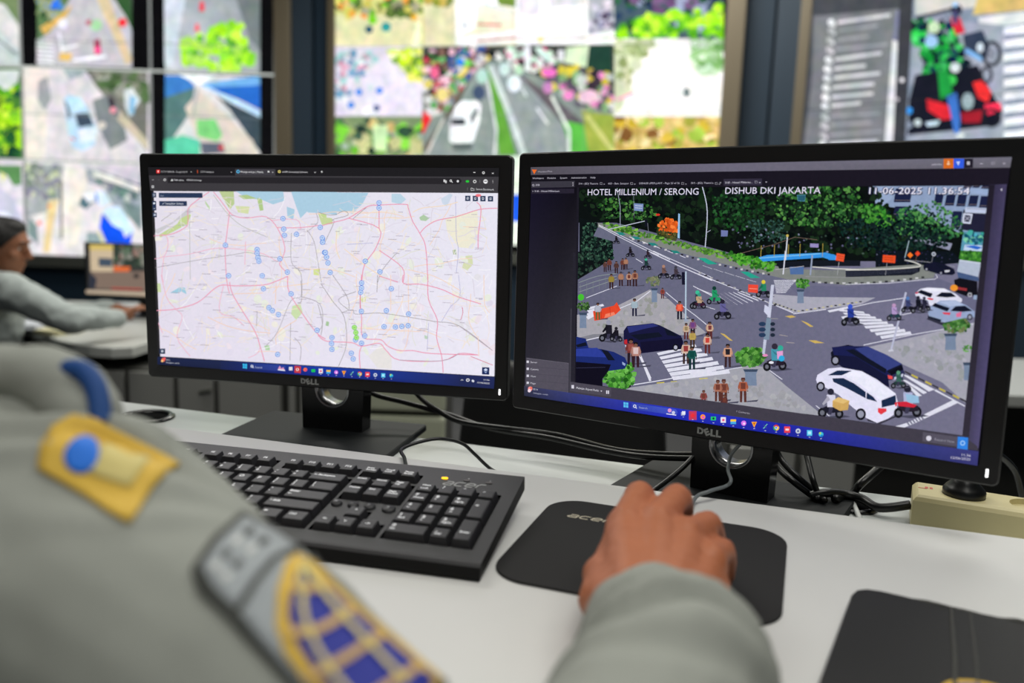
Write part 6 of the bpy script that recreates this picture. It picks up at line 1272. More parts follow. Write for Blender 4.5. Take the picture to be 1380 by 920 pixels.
# ================================================================== ROW BEHIND
ZD = -0.27
def wpts(L, z): return [tuple(onz(x, y, z).xy) for x, y in L]
cen = onz(180, 445, ZD)
bgd = thing('desk', 'pale desk with a rounded corner where the seated man works, left background', 'desk', (cen.x, cen.y, ZFB))
def loc(par, pts): c = mw(par).inverted(); return [tuple((c @ V((p[0], p[1], 0))).xy) for p in pts]
out = wpts([(-60, 428), (30, 440), (54, 446), (76, 458), (96, 463), (120, 466), (150, 468), (178, 467), (198, 461), (235, 454), (420, 452), (420, 412), (-60, 402)], ZD)[::1]
if sum(out[i][0] * out[(i + 1) % len(out)][1] - out[(i + 1) % len(out)][0] * out[i][1] for i in range(len(out))) < 0: out.reverse()
m = MB(); m.prism(loc(bgd, out), ZD - ZFB - .040, ZD - ZFB, bev=.004); m.ob('worktop', [M_BGDESK], bgd)
a = onz(54, 446, ZD); b_ = onz(420, 452, ZD)
for px in (135, 300):
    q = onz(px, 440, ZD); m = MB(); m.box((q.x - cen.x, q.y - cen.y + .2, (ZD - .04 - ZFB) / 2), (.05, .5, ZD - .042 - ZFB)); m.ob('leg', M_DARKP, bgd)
m = MB(); m.box((.1, .35, (ZD - ZFB - .04) / 2 + .02), (1.6, .03, ZD - ZFB - .09)); m.ob('modesty_panel', M_DARKP, bgd)  # added black panel stands for the shade under the desk

def cabinet(xs, yd, z1, label, handle=None, name='cabinet'):
    """fronts between the columns xs (photo px at depth yd)"""
    X = [ond(x, 540, yd).x for x in xs]; cx = (X[0] + X[-1]) / 2
    t = thing(name, label, 'cabinet', (cx, yd + .2, ZFB))
    H = z1 - ZFB
    m = MB(); m.box((0, .012, H / 2 + .001), (X[-1] - X[0], .40, H - .004)); m.ob('body', M_CABD, t)
    for i in range(len(X) - 1):
        w = X[i + 1] - X[i]
        m = MB(); m.box(((X[i] + X[i + 1]) / 2 - cx, -.199, H / 2 + .02), (w - .022, .018, H - .06), bev=.002)
        d = m.ob('door', M_CAB, t)
        if handle and i in handle:
            hx, hy = handle[i]; p = ond(hx, hy, yd - .02); m = MB()
            R = Matrix.Rotation(radians(-12), 3, 'Y'); m.box((p.x - cx, -.216, p.z - ZFB), (.05, .014, .012), R=R, bev=.003); m.ob('handle', M_FRAMED, d)
    return t
cabinet([125, 172, 238, 292, 383], 3.12, -0.365, 'grey cabinet with a small dark handle, seen below the left monitor', {2: (276, 527)})
cabinet([386, 402, 440, 500], 3.10, -0.335, 'pale narrow cabinet right beside the grey one, behind the left monitor stand')
# pale drawer unit behind the left monitor's right half
p0_, p1_ = ond(470, 555, 2.5), ond(600, 555, 2.5)
du = thing('drawer_unit', 'low pale drawer unit with rounded fronts, right of the left monitor stand', 'drawers', ((p0_.x + p1_.x) / 2, 2.7, ZFB))
W = p1_.x - p0_.x
m = MB(); m.box((0, .01, (-.262 - ZFB) / 2), (W - .01, .36, -.262 - ZFB)); m.ob('body', M_CABD, du)
for za, zb in ((-.345, -.262), (-.50, -.362), (-.99, -.512)):
    m = MB(); m.box((0, -.185, (za + zb) / 2 - ZFB), (W, .03, zb - za), bev=.012); m.ob('drawer', M_CREAMW, du)
# desk at the right
rd_ = thing('desk', 'white desk far right, seen past the edge of the right monitor', 'desk', (1.9, 3.1, ZFB))
m = MB(); m.box((0, 0, ZD - ZFB - .02), (2.0, .8, .04), bev=.004); m.ob('worktop', M_BGDESK, rd_)
m = MB(); m.box((0, .1, (ZD - ZFB - .042) / 2), (1.9, .03, ZD - ZFB - .044)); m.ob('modesty_panel', M_CABD, rd_)
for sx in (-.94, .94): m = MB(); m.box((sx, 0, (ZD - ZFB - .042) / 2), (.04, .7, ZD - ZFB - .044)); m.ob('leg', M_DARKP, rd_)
cabinet([985, 1082, 1164], 2.22, -0.335, 'grey cabinet glimpsed under the right monitor, above its black cables')
# office chair behind the right monitor
def office_chair(x, y, rz, label, z0=None):
    z0 = ZFB if z0 is None else z0
    t = thing('office_chair', label, 'chair', (x, y, z0), rz)
    m = MB(); vs = []; fs = []; nx, nz = 13, 9
    for s_, off in ((0, 0), (1, .045)):
        for j in range(nz):
            for i in range(nx):
                a = (i / (nx - 1) - .5) * 2; h = j / (nz - 1); wd = .235 * (1 - .30 * abs(h - .45) ** 2.2 * 2.2)
                e = .006 if (i in (0, nx - 1) or j in (0, nz - 1)) else 0
                zr = .50 + h * .46 - .05 * a * a * (1 if h < .5 else -0.6) * (1 - 2 * abs(h - .5) < .7)
                vs.append((a * wd, -.20 - .02 * s_ * 0 + (.05 * a * a) - off * (-1 if s_ else 0) * -1 + (e if not s_ else -e), zr))
    n = nx * nz
    for s_ in (0, 1):
        for j in range(nz - 1):
            for i in range(nx - 1):
                q = (s_ * n + j * nx + i, s_ * n + j * nx + i + 1, s_ * n + (j + 1) * nx + i + 1, s_ * n + (j + 1) * nx + i)
                fs.append(q if s_ == 0 else q[::-1])
    bd = [i for i in range(nx)] + [j * nx + nx - 1 for j in range(1, nz)] + [(nz - 1) * nx + i for i in range(nx - 2, -1, -1)] + [j * nx for j in range(nz - 2, 0, -1)]
    for k in range(len(bd)): a, b = bd[k], bd[(k + 1) % len(bd)]; fs.append((b, a, a + n, b + n))
    m._add(vs, fs, True); m.ob('backrest', M_CHAIR, t)
    m = MB(); m.prism(rrect(.48, .46, .09), .42, .50, bev=.02); m.ob('seat', M_CHAIR, t)
    m = MB(); m.tube([(0, -.16, .42), (0, -.24, .44), (0, -.27, .56), (0, -.245, .70)], .018); m.ob('back_support', M_BLACK, t)
    m = MB(); m.lathe([(.028, .10), (.028, .30), (.016, .30), (.016, .42), (0, .42)]); m.ob('gas_lift', M_BLACKG, t)
    for k in range(5):
        a = 2 * pi * k / 5; m = MB(); m.tube([(.02 * cos(a), .02 * sin(a), .10), (.30 * cos(a), .30 * sin(a), .065)], [.024, .016]); lg = m.ob('leg', M_BLACK, t)
        m = MB(); m.lathe([(0, -.012), (.028, -.012), (.03, 0), (.028, .012), (0, .012)], (.30 * cos(a), .30 * sin(a), .031), R=Matrix.Rotation(a, 3, 'Z') @ Matrix.Rotation(pi / 2, 3, 'X'), n=18); m.ob('castor', M_BLACKG, lg)
    for sx in (-1, 1):
        m = MB(); m.tube([(sx * .22, -.02, .43), (sx * .29, -.02, .48), (sx * .30, 0, .62)], .014); am = m.ob('armrest', M_BLACK, t)
        m = MB(); m.box((sx * .30, .0, .64), (.06, .26, .03), bev=.01); m.ob('pad', M_BLACK, am)
    return t
cp = ond(775, 575, 1.95)
office_chair(cp.x, cp.y, -.25, 'black office chair with its curved back just behind the right monitor')

# monitor on the man's desk
mc = [ond(112, 326, 3.9), ond(116, 399, 3.9)]
mdx = V((cos(-.12), sin(-.12), 0)); mn = V((sin(-.12), -cos(-.12), 0)); mup = V((0, 0, 1))
mo_c = (mc[0] + mc[1]) / 2 + mdx * .255
bm = thing('monitor', 'small black monitor on the desk in front of the seated man', 'monitor', (mo_c.x + .03, mo_c.y + .06, ZD), -.12)
L_ = mw(bm).inverted() @ frameM(mo_c, mdx, mup, mn)
hh = (mc[0].z - mc[1].z)
m = MB(L_); m.box((0, 0, -.022), (.51, hh, .040), bev=.004); m.ob('housing', M_BLACK, bm)
m = MB(); m.box((0, .0, .10), (.07, .03, .20)); m.ob('stand_neck', M_BLACK, bm)
m = MB(); m.prism(rrect(.22, .16, .02), .0005, .012); m.ob('base', M_BLACK, bm)
P = Paint(mo_c + mn * .0005, mdx, mn, 1e-5)
P.fr(0, 280, 4.6)
P.poly([(540, 226), (1180, 232), (1180, 545), (548, 530)], (60, 58, 58)); P.poly([(555, 226), (700, 228), (702, 398), (562, 394)], (206, 186, 156)); P.poly([(556, 226), (700, 228), (700, 262), (556, 262)], (214, 190, 110)); P.poly([(610, 310), (695, 314), (695, 366), (612, 362)], (70, 84, 100))
P.poly([(702, 228), (1180, 234), (1180, 380), (702, 372)], (56, 66, 58)); P.blobs([(710, 240), (900, 240), (900, 350), (710, 350)], 50, (10, 24), [(90, 110, 90), (130, 130, 120), (40, 50, 44), (150, 120, 110)], 70); P.poly([(705, 360), (810, 366), (800, 398), (705, 394)], (226, 110, 60)); P.poly([(560, 396), (1180, 390), (1180, 520), (590, 500)], (130, 112, 100)); P.poly([(560, 400), (600, 440), (590, 500), (550, 495)], (50, 54, 66)); P.disc(845, 422, 18, (40, 40, 44), 14); P.line([(690, 498), (880, 505)], 2, (190, 70, 60)); P.poly([(532, 508), (1180, 530), (1180, 560), (534, 530)], (190, 172, 150))
P.ob('display', SCM, bm)
# papers on the desk
def papers(px, py, w, d, rz, m_, label):
    p = onz(px, py, ZD); t = thing('paper_stack', label, 'papers', (p.x, p.y, ZD), rz)
    for k in range(3):
        m = MB(Matrix.Rotation(.05 * k, 4, 'Z')); m.box((0, 0, .004 + .007 * k), (w, d, .006)); m.ob('sheet_bundle', m_, t)
papers(38, 440, .12, .22, .2, mat('white paper', (225, 228, 236), 0.8), 'white paper bundle at the seated man\'s chest, on his desk')
papers(80, 449, .12, .14, -.3, mat('cream paper', (222, 216, 176), 0.8), 'cream paper bundle on the rounded desk corner under the man\'s arm')

# ================================================================== PEOPLE
def head_shapes(c, f, up, s=1.0):
    """c centre of the skull; f where the face looks"""
    f = V(f).normalized(); up = V(up); up = (up - f * up.dot(f)).normalized(); r = f.cross(up)
    R = Matrix(((r.x, f.x, up.x), (r.y, f.y, up.y), (r.z, f.z, up.z)))
    c = V(c); at = lambda x, y, z: c + r * x * s + f * y * s + up * z * s
    E = [(c + up * .018 * s, (.076 * s, .097 * s, .092 * s), R), (at(0, .028, -.055), (.058 * s, .062 * s, .072 * s), R), (at(0, .062, -.100), (.026 * s, .022 * s, .020 * s), R),
         (at(0, .080, -.070), (.024 * s, .016 * s, .007 * s), R), (at(0, .078, -.082), (.020 * s, .014 * s, .008 * s), R), (at(0, .088, .022), (.046 * s, .014 * s, .008 * s), R)]
    for sx in (-1, 1): E.append((at(sx * .078, -.005, -.018), (.007 * s, .018 * s, .031 * s), R)); E.append((at(sx * .043, .060, -.032), (.020 * s, .024 * s, .022 * s), R)); E.append((at(sx * .013, .098, -.045), (.009 * s, .009 * s, .007 * s), R))
    caps = [(at(0, .090, .012), .008 * s, at(0, .112, -.038), .012 * s), (at(0, -.018, -.06), .055 * s, at(0, -.035, -.15), .058 * s)]
    return E, caps, at, R
def face_parts(par, at, R, s, hair_mat):
    for sx in (-1, 1):
        m = MB(); c = at(sx * .031, .0735, -.004)
        prof = [(0.001, -.0098)] + [(.0100 * sin(a * pi / 8), -.0100 * cos(a * pi / 8)) for a in range(1, 8)] + [(0.001, .0098)]
        m.lathe([(q[0] * s, q[1] * s) for q in prof], c, n=14, R=R); e = m.ob('eye', mat('eye white', (225, 222, 216), 0.3), par, world=True)
        m = MB(); m.lathe([(0.0003, -.001), (.0055 * s, -.001), (.0055 * s, .001), (.0003, .001)], c + R @ V((0, .0097 * s, 0)), n=14, R=R @ Matrix.Rotation(pi / 2, 3, 'X')); m.ob('iris', M_HAIR, e, world=True)
        m = MB(); m.tube([at(sx * .018, .1005, .020), at(sx * .034, .100, .026), at(sx * .050, .088, .022)], .0030 * s, n=6); m.ob('eyebrow', hair_mat, par, world=True)
def hair_mesh(c, f, up, s, voxel=.005):
    f = V(f).normalized(); up = V(up); up = (up - f * up.dot(f)).normalized(); r = f.cross(up)
    R = Matrix(((r.x, f.x, up.x), (r.y, f.y, up.y), (r.z, f.z, up.z))); c = V(c)
    E = [(c + up * .024 * s - f * .004 * s, (.081 * s, .101 * s, .096 * s), R), (c + up * .075 * s + f * .03 * s, (.058 * s, .055 * s, .042 * s), R)]
    nz = (-up * .62 + f * .78).normalized()
    return skinmesh([], voxel, 2, ell=E, cut=[(c + up * .040 * s + f * .062 * s, nz), (c - up * .055 * s, -up)], disp=lambda p: .0015 * noise.noise(p * 90))
def finger(j, r): return [(j[i], r[i], j[i + 1], r[i + 1]) for i in range(len(j) - 1)]

# ---- the man in the background
S_ = 1.0
hc = ond(3, 329, 3.3); fwd = V((.97, .18, -.12)); up_ = V((.16, 0, 1))
E, caps, at, R = head_shapes(hc, fwd, up_, .96)
nk = at(0, -.035, -.15)
shR, elR, wrR = ond(24, 396, 3.14), ond(92, 430, 3.02), ond(160, 428, 3.22)
shL = ond(18, 396, 3.52); elL = ond(75, 425, 3.75); wrL = ond(150, 415, 3.78)
pel = V((hc.x - .22, 3.34, ZFB + .55)); chest = V((hc.x - .07, 3.33, nk.z - .16)); bel = V((hc.x - .17, 3.34, nk.z - .42))
hd = (ond(190, 415, 3.3) - wrR).normalized(); side = V((.1, -1, 0)).normalized()
def simplehand(w, d, sd, s=1.0):
    d = V(d).normalized(); n = V((0, 0, 1)); out = [(w, .026 * s, w + d * .04, .027 * s, sd, .95)]
    base = w + d * .05
    for k, (o, l) in enumerate(((-.027, .070), (-.009, .080), (.009, .075), (.027, .060))):
        a = base + sd * o + n * .004; b = a + d * l * .5 + n * .006; c = a + d * l * .85 - n * .012
        out += [(w + d * .01 + sd * o * .6, .014, a, .0115), (a, .0110, b, .0095), (b, .0095, c, .0080)]
    t = w + d * .015 - sd * .03; out += [(t, .014, t + d * .035 - sd * .014, .011), (t + d * .035 - sd * .014, .011, t + d * .06 - sd * .012, .009)]
    return out
man = thing('person', 'seated man with short black hair in a grey shirt, working at a desk, left background', 'person', (pel.x, pel.y, ZFB))
BC = caps + [(nk, .052, chest + V((0, 0, .12)), .06), (chest + V((0, 0, .08)), .10, bel, .12), (bel, .12, pel, .13), (chest + V((0, 0, .12)), .07, shR, .055), (chest + V((0, 0, .12)), .07, shL, .055),
             (shR, .052, elR, .040), (elR, .038, wrR, .027), (shL, .052, elL, .040), (elL, .038, wrL, .027)]
knR = pel + V((.42, -.13, -.02)); knL = pel + V((.42, .12, -.02)); ftR = V((knR.x + .05, knR.y, ZFB + .07)); ftL = V((knL.x + .05, knL.y, ZFB + .07))
BC += [(pel, .11, knR, .075), (knR, .07, ftR, .045), (pel, .11, knL, .075), (knL, .07, ftL, .045)]
BC += simplehand(wrR, hd, side) + simplehand(wrL, V((1, -.2, -.1)), -side)
link('body', skinmesh(BC, .0062, 3, ell=E), M_SKIN2, man, world=True)
link('hair', hair_mesh(hc, fwd, up_, .96), M_HAIR, man, world=True)
face_parts(man, at, R, .96, M_HAIR)
fold = lambda sc, am: (lambda p: am * noise.noise(V((p.x * sc, p.y * sc, p.z * sc * 1.7))) + am * .4 * noise.noise(p * sc * 2.7))
SCp = [(nk - V((.01, 0, .03)), .064, chest + V((0, 0, .10)), .085), (chest + V((0, 0, .08)), .125, bel, .145), (bel, .145, pel, .155), (chest + V((0, 0, .12)), .085, shR, .072), (chest + V((0, 0, .12)), .085, shL, .072),
      (shR, .070, elR, .056), (elR, .055, wrR - hd * .01, .037), (shL, .070, elL, .056), (elL, .055, wrL, .037)]
link('shirt', skinmesh(SCp, .008, 4, disp=fold(14, .008)), M_SHIRT2, man, world=True)
TR = [(pel, .150, pel + V((.1, 0, -.01)), .14), (pel + V((.05, -.06, 0)), .12, knR, .088), (knR, .086, ftR + V((0, 0, .06)), .062), (pel + V((.05, .06, 0)), .12, knL, .088), (knL, .086, ftL + V((0, 0, .06)), .062)]
link('trousers', skinmesh(TR, .012, 3), mat('dark trousers', (28, 30, 38), 0.8), man, world=True)
for f_ in (ftR, ftL): link('shoe', skinmesh([(V((f_.x - .04, f_.y, ZFB + .045)), .040, V((f_.x + .15, f_.y, ZFB + .036)), .034)], .008, 2, cut=[(V((0, 0, ZFB + .002)), V((0, 0, -1)))]), M_BLACKG, man, world=True)
office_chair(pel.x - .03, pel.y, -pi / 2, 'black office chair the seated man in the background sits on')
# ================================================================== SMALL THINGS ON THE NEAR DESK
# cable helpers: (px, py, z) points
def pz(L): return [onz(x, y, z) if z is not None else onz(x, y, 0) for x, y, z in L]
def pd(L): return [ond(x, y, d) for x, y, d in L]
def cable(pts, r, label, m_=None, group=None, sub=8):
    m = MB(); m.tube(spline(pts, sub), r, n=10); o = m.ob('cable', m_ or M_CABLE)
    return setp(o, label, 'cable', group)
kc = KM @ V((-.118, KD, -.006))
cable([kc + V((0, -.004, 0)), onz(545, 617, .006), onz(541, 606, .0075), onz(560, 597, .012), onz(592, 591, .015), onz(622, 597, .006), onz(640, 612, -.008), onz(662, 632, -.028), onz(690, 645, -.032)], .0021, 'thin dark cable looping from the keyboard\'s back edge over the desk step')
cable(pd([(470, 500, 1.15), (500, 529, 1.15), (545, 542, 1.14), (600, 557, 1.12), (660, 577, 1.08), (740, 590, 1.04), (820, 608, 1.0), (880, 616, .97), (960, 618, .95)]), .0036, 'black cable sagging between the two monitor stands, starting at the left stand')
cable(pd([(540, 500, 1.13), (564, 533, 1.13), (590, 553, 1.12), (620, 568, 1.10), (680, 577, 1.07), (750, 586, 1.05), (830, 606, 1.01), (900, 612, .98), (960, 612, .96)]), .0036, 'black cable dropping from behind the left monitor and joining the other toward the right stand')
cable(pd([(960, 590, .93), (945, 604, .92), (920, 630, .90), (893, 652, .88), (870, 668, .86)]), .0030, 'black cable running down left of the right monitor stand to the rear shelf')
mfr = mw(mo) @ V((0, .050, .010))
cable([mfr, onz(935, 674, .008), onz(955, 662, .012), onz(978, 655, .012), onz(985, 647, .018), ond(981, 632, .835), ond(986, 612, .86), ond(1000, 596, .885), ond(1010, 588, .94)], .0019, 'thin grey mouse cable bending up into the hole of the right monitor stand', M_CABLEG)
ez = ZR + .0135
cable(pd([(1040, 590, .93), (1052, 618, .92), (1072, 640, .90)]) + pz([(1100, 663, ez), (1112, 668, ez)]), .0036, 'thick black cable right of the right stand, upper of the slanting pair')
cable(pd([(1035, 610, .925), (1050, 632, .905), (1068, 648, .885)]) + pz([(1092, 666, ez), (1104, 672, ez)]), .0036, 'thick black cable right of the right stand, lower of the slanting pair')
cable(pd([(1082, 590, .93), (1089, 620, .905), (1096, 648, .88)]) + pz([(1104, 668, ez), (1112, 674, ez)]), .0034, 'black cable hanging nearly straight down under the right monitor')
cable(pd([(1215, 600, .93), (1186, 629, .915), (1160, 652, .895)]) + pz([(1146, 667, ZR + .006), (1125, 672, ez)]), .0046, 'thick black cable slanting down leftwards under the right monitor\'s right half')
A_ = onz(1226, 712, ZR); Bq = onz(1395, 742, ZR); ang = atan2((Bq - A_).y, (Bq - A_).x); strip_end = A_ + Matrix.Rotation(ang + .02, 3, 'Z') @ V((-.001, .028, .017))
cable(pz([(1092, 668, ez), (1112, 664, ez + .004), (1140, 666, ez), (1162, 672, ZR + .012), (1185, 684, ZR + .010)]) + [strip_end], .0050, 'thick black power cable running into the end of the cream socket strip')
cable(pz([(1130, 664, ez), (1146, 672, ZR + .008), (1152, 683, ZR + .004), (1158, 697, ZR + .004), (1160, 705, ZR + .004)]), .0028, 'short white cable end crossing the edge of the right grommet', M_WHITEC)
g2 = grommet(1146, 681, 'dark cable grommet in the rear shelf right of the right monitor\'s base', .030)

# power strip
A_ = onz(1226, 712, ZR); Bq = onz(1395, 742, ZR)
ang = atan2((Bq - A_).y, (Bq - A_).x)
stp = thing('power_strip', 'cream power strip with round earthed sockets on the rear shelf at the right edge', 'power strip', (A_.x, A_.y, ZR), ang + .02)
SL_, SWd, SH_ = .30, .056, .037
def strip_body():
    m = MB(); hx = [(.048 + .062 * i, .028) for i in range(4)]; r = .0205; K = 32; zt = SH_
    m.prism([(0, 0), (SL_, 0), (SL_, SWd), (0, SWd)], .0005, SH_ - .006)
    # rounded shoulders and a top face with round recesses
    c0 = [(0, 0), (SL_, 0), (SL_, SWd), (0, SWd)]; c1 = [(.003, .002), (SL_ - .003, .002), (SL_ - .003, SWd - .002), (.003, SWd - .002)]; c2 = [(.005, .005), (SL_ - .005, .005), (SL_ - .005, SWd - .005), (.005, SWd - .005)]
    vs = [(x, y, SH_ - .006) for x, y in c0] + [(x, y, SH_ - .002) for x, y in c1] + [(x, y, SH_) for x, y in c2]
    m._add(vs, [(a * 4 + k, a * 4 + (k + 1) % 4, a * 4 + 4 + (k + 1) % 4, a * 4 + 4 + k) for a in range(2) for k in range(4)])
    xs = [.005] + [.048 + .062 * i + .031 for i in range(3)] + [SL_ - .005]
    for i, (cx, cy) in enumerate(hx):
        x0, x1, y0_, y1_ = xs[i], xs[i + 1], .005, SWd - .005; ring = []; sq = []
        for k in range(K):
            a = 2 * pi * k / K; dx, dy = cos(a), sin(a); t = 9
            for q, d in (((x1 - cx), dx), ((x0 - cx), dx), ((y1_ - cy), dy), ((y0_ - cy), dy)):
                if abs(d) > 1e-9 and q / d > 0: t = min(t, q / d)
            sq.append((cx + dx * t, cy + dy * t, zt)); ring.append((cx + dx * r, cy + dy * r, zt))
        low = [(p[0], p[1], zt - .015) for p in ring]
        m._add(sq + ring + low, [(k, (k + 1) % K, K + (k + 1) % K, K + k) for k in range(K)] + [(K + k, K + (k + 1) % K, 2 * K + (k + 1) % K, 2 * K + k) for k in range(K)] + [tuple(2 * K + k for k in range(K))])
        for cxx, cyy in ((x0, y0_), (x1, y0_), (x1, y1_), (x0, y1_)):
            ks = sorted(range(K), key=lambda k: (sq[k][0] - cxx) ** 2 + (sq[k][1] - cyy) ** 2)[:2]
            m._add([(cxx, cyy, zt), sq[ks[0]], sq[ks[1]]], [(0, 1, 2)])
    return m
strip_body().ob('body', M_CREAM, stp)
for i in range(4):
    cx = .048 + .062 * i
    m = MB(); m.tube([(cx - .0095, .028, SH_ - .0149), (cx - .0095, .028, SH_ - .0140)], .0026); m.tube([(cx + .0095, .028, SH_ - .0149), (cx + .0095, .028, SH_ - .0140)], .0026)
    sk = m.ob('contact_holes', M_WELL, stp)
    for sy in (-1, 1): m = MB(); m.box((cx, .028 + sy * .0195, SH_ - .007), (.005, .0015, .012)); m.ob('earth_clip', M_STEEL, stp)
m = MB(); lx = .013
for k in range(2): m.ring = None; m.box((lx + k * .0045, .034, SH_ + .0002), (.0030, .0055, .0004))
m.ob('print', M_RED, stp)
m = MB(); m.box((lx - .004, .030, SH_ + .0002), (.008, .0012, .0004)); m.ob('print', M_RED, stp)
# plug in the first socket
pp = mw(stp) @ V((.048, .028, 0))
pg = thing('power_plug', 'black power plug pushed into the first socket of the cream power strip', 'plug', (pp.x, pp.y, ZR + SH_ - .013), ang)
m = MB(); m.lathe([(0, .0), (.0188, .0), (.0188, .010), (.0205, .0145), (.0205, .0185), (.018, .0225), (.0135, .0270), (.0125, .034), (0, .034)], n=28); m.ob('body', M_CABLE, pg)
m = MB(); m.box((0, 0, .041), (.022, .015, .016), bev=.003); m.ob('grip', M_CABLE, pg)
m = MB(); m.tube(spline([(0, .0, .046), (.006, .008, .054), (.02, .03, .058), (.05, .07, .030), (.070, .085, -.018), (.10, .10, -.0245), (.15, .10, -.0250), (.20, .09, -.0250)], 6), .0038); m.ob('cord', M_CABLE, pg)

# folder at the lower right
fc = [onz(1083, 960, .004), onz(1152, 798, .004), onz(1420, 858, .004)]
fx = (fc[2] - fc[1]).normalized(); fy = (fc[1] - fc[0]).normalized(); fy = V((-fx.y, fx.x, 0)) * .94 + fy * .06; fy.normalize()
fo = fc[1]
bk = thing('folder', 'worn black leatherette folder with a yellow and blue emblem, lower right corner of the desk', 'folder', M=frameM(V((fo.x, fo.y, 0)), fx, V((-fx.y, fx.x, 0)), V((0, 0, 1))))
FWd, FH = .31, .235
def foldpts(z, g=0):
    P_ = [(g + .004, -FH + g), (FWd - g, -FH + g), (FWd - g, -.001 - g)]
    top = [(FWd * t, -.001 - g + .0012 * sin(t * 23) + .0010 * sin(t * 51 + 1)) for t in (.95, .88, .8, .72, .65, .58, .52, .46, .4, .34, .28, .22, .16, .1)]
    rc = [(g + .018, -g), (g + .008, -.002 - g), (g + .002, -.008 - g), (g, -.018 - g)]
    return P_ + top + rc
sl = (mw(bk).inverted() @ fc[0]); shear = (sl.x - 0) / (sl.y if abs(sl.y) > 1e-6 else -1)
sh = lambda P_: [(x + shear * y * max(0, 1 - x / FWd), y) for x, y in P_]
m = MB(); m.prism(sh(foldpts(0)), .0004, .0028); m.ob('back_cover', M_BOOK, bk)
m = MB(); m.prism(sh([(x, y) for x, y in foldpts(0, .004)]), .0029, .0072); m.ob('pages', mat('grey paper block', (120, 120, 116), 0.8), bk)
m = MB(); m.prism(sh(foldpts(0)), .0073, .0100, bev=.0009); m.ob('front_cover', M_BOOK, bk)
sx_ = .064
m = MB(); m.tube([(sx_, -.004, .0103), (sx_ + .002, -.08, .0103), (sx_ + .001, -FH + .006, .0103)], .0014, n=6); m.ob('crease', M_FOLD, bk)
m = MB(); m.tube([(sx_ + .012, -.004, .0100), (sx_ + .014, -.08, .0100), (sx_ + .012, -FH + .004, .0100)], .0010, n=6); m.ob('crease', M_FOLD, bk)
m = MB(); m.tube([(x, -.0015 + .0010 * sin(x * 70), .0095 + .0008 * sin(x * 130)) for x in [.04 + .008 * k for k in range(32)]], [.0012 + .0006 * sin(k * 1.7) for k in range(32)], n=6); m.ob('worn_edge', M_FOLD, bk)
ec = mw(bk).inverted() @ onz(1338, 948, .010)
m = MB(); m.prism([(ec.x + .0270 * cos(a * pi / 24), ec.y + .0230 * sin(a * pi / 24)) for a in range(48)], .0101, .0106); em = m.ob('emblem', M_YEL, bk)
m = MB(); m.prism([(ec.x + .0225 * cos(a * pi / 24), ec.y + .0185 * sin(a * pi / 24)) for a in range(48)], .01065, .0110); m.ob('emblem_field', M_BLUE, em)
for q in (-1, 0, 1): m = MB(); m.tube([(ec.x + q * .009 * cos(a), ec.y + .0185 * sin(a), .0111) for a in [(-.5 + k / 8) * pi for k in range(9)]], .0006, n=5); m.ob('emblem_line', M_YEL, em)

# ================================================================== THE PERSON AT THE NEAR DESK
W0 = V((.088, .468, 0)); ha = V((.24, .97, 0)).normalized(); hu = V((.97, -.24, 0)).normalized()
def J(t, s, z): p = W0 + ha * t + hu * s; p.z = z; return p
I_ = [J(.088, -.024, .064), J(.132, -.019, .070), J(.157, -.017, .058), J(.176, -.016, .045)]
Mi = [J(.092, -.002, .066), J(.138, .009, .069), J(.163, .012, .056), J(.181, .013, .043)]
Ri = [J(.086, .018, .060), J(.122, .033, .057), J(.138, .038, .042), J(.148, .039, .026)]
Pi = [J(.072, .035, .050), J(.104, .044, .045), J(.116, .047, .031), J(.124, .048, .018)]
Th = [J(.014, -.016, .043), J(.048, -.032, .039), J(.082, -.035, .030), J(.108, -.032, .019)]
wr = J(-.010, .002, .048)
elb = V((-.005, .235, .045)) ; fa = ond(905, 930, .365)
HC = []
for js, r in ((I_, (.0118, .0112, .0100, .0090)), (Mi, (.0118, .0112, .0100, .0090)), (Ri, (.0112, .0102, .0094, .0084)), (Pi, (.0110, .0098, .0088, .0078))): HC += finger(js, r)
for js, r in ((I_, .0155), (Mi, .0155), (Ri, .0150), (Pi, .0135)): HC.append((wr + (js[0] - I_[0]) * .28 + V((0, 0, -.004)) + hu * -.008, .0200, js[0] + V((0, 0, -.0045)), r))
HC += [(Th[0], .0190, Th[1], .0160), (Th[1], .0155, Th[2], .0125), (Th[2], .0122, Th[3], .0100), (Th[0] + V((0, 0, -.006)), .017, I_[0] + V((0, 0, -.018)) - ha * .012, .014), (J(-.01, .022, .038), .020, J(.06, .035, .036), .0155), (J(-.006, -.016, .040), .020, J(.036, -.028, .037), .018), (J(.01, .0, .040), .022, J(.06, .005, .045), .020), (J(.02, -.03, .036), .016, I_[0] + V((0, 0, -.012)) - ha * .004, .015)]
HC += [(J(-.03, .0, .052), .026, wr, .0235, hu, 1.12)]
for js in (I_, Mi, Ri, Pi): HC.append((js[0] + V((0, 0, .0012)) - ha * .003, .0118, js[0] + V((0, 0, .0008)) + ha * .004, .0118))
fwd = V((.5, .85, -.1)); hc2 = V((-.50, .27, .42)); E2, caps2, at2, R2_ = head_shapes(hc2, fwd, V((.05, .15, 1)), 1.0)
nk2 = at2(0, -.035, -.15)
shd = ond(95, 775, .375); mid = ond(325, 930, .30); elb = ond(720, 1330, .225)
trap = ond(-130, 720, .42)
ches = V((-.42, .10, .05)); belly = V((-.40, -.02, -.22)); pel2 = V((-.36, -.10, -.34)); shl2 = V((-.62, .30, .10)); elb2 = V((-.66, .38, .05)); wr2 = V((-.50, .60, .045))
BD = HC + [(elb, .036, fa, .036), (fa, .035, J(-.03, .0, .052), .027), (shd, .058, mid, .042), (mid, .042, elb, .036)] + caps2
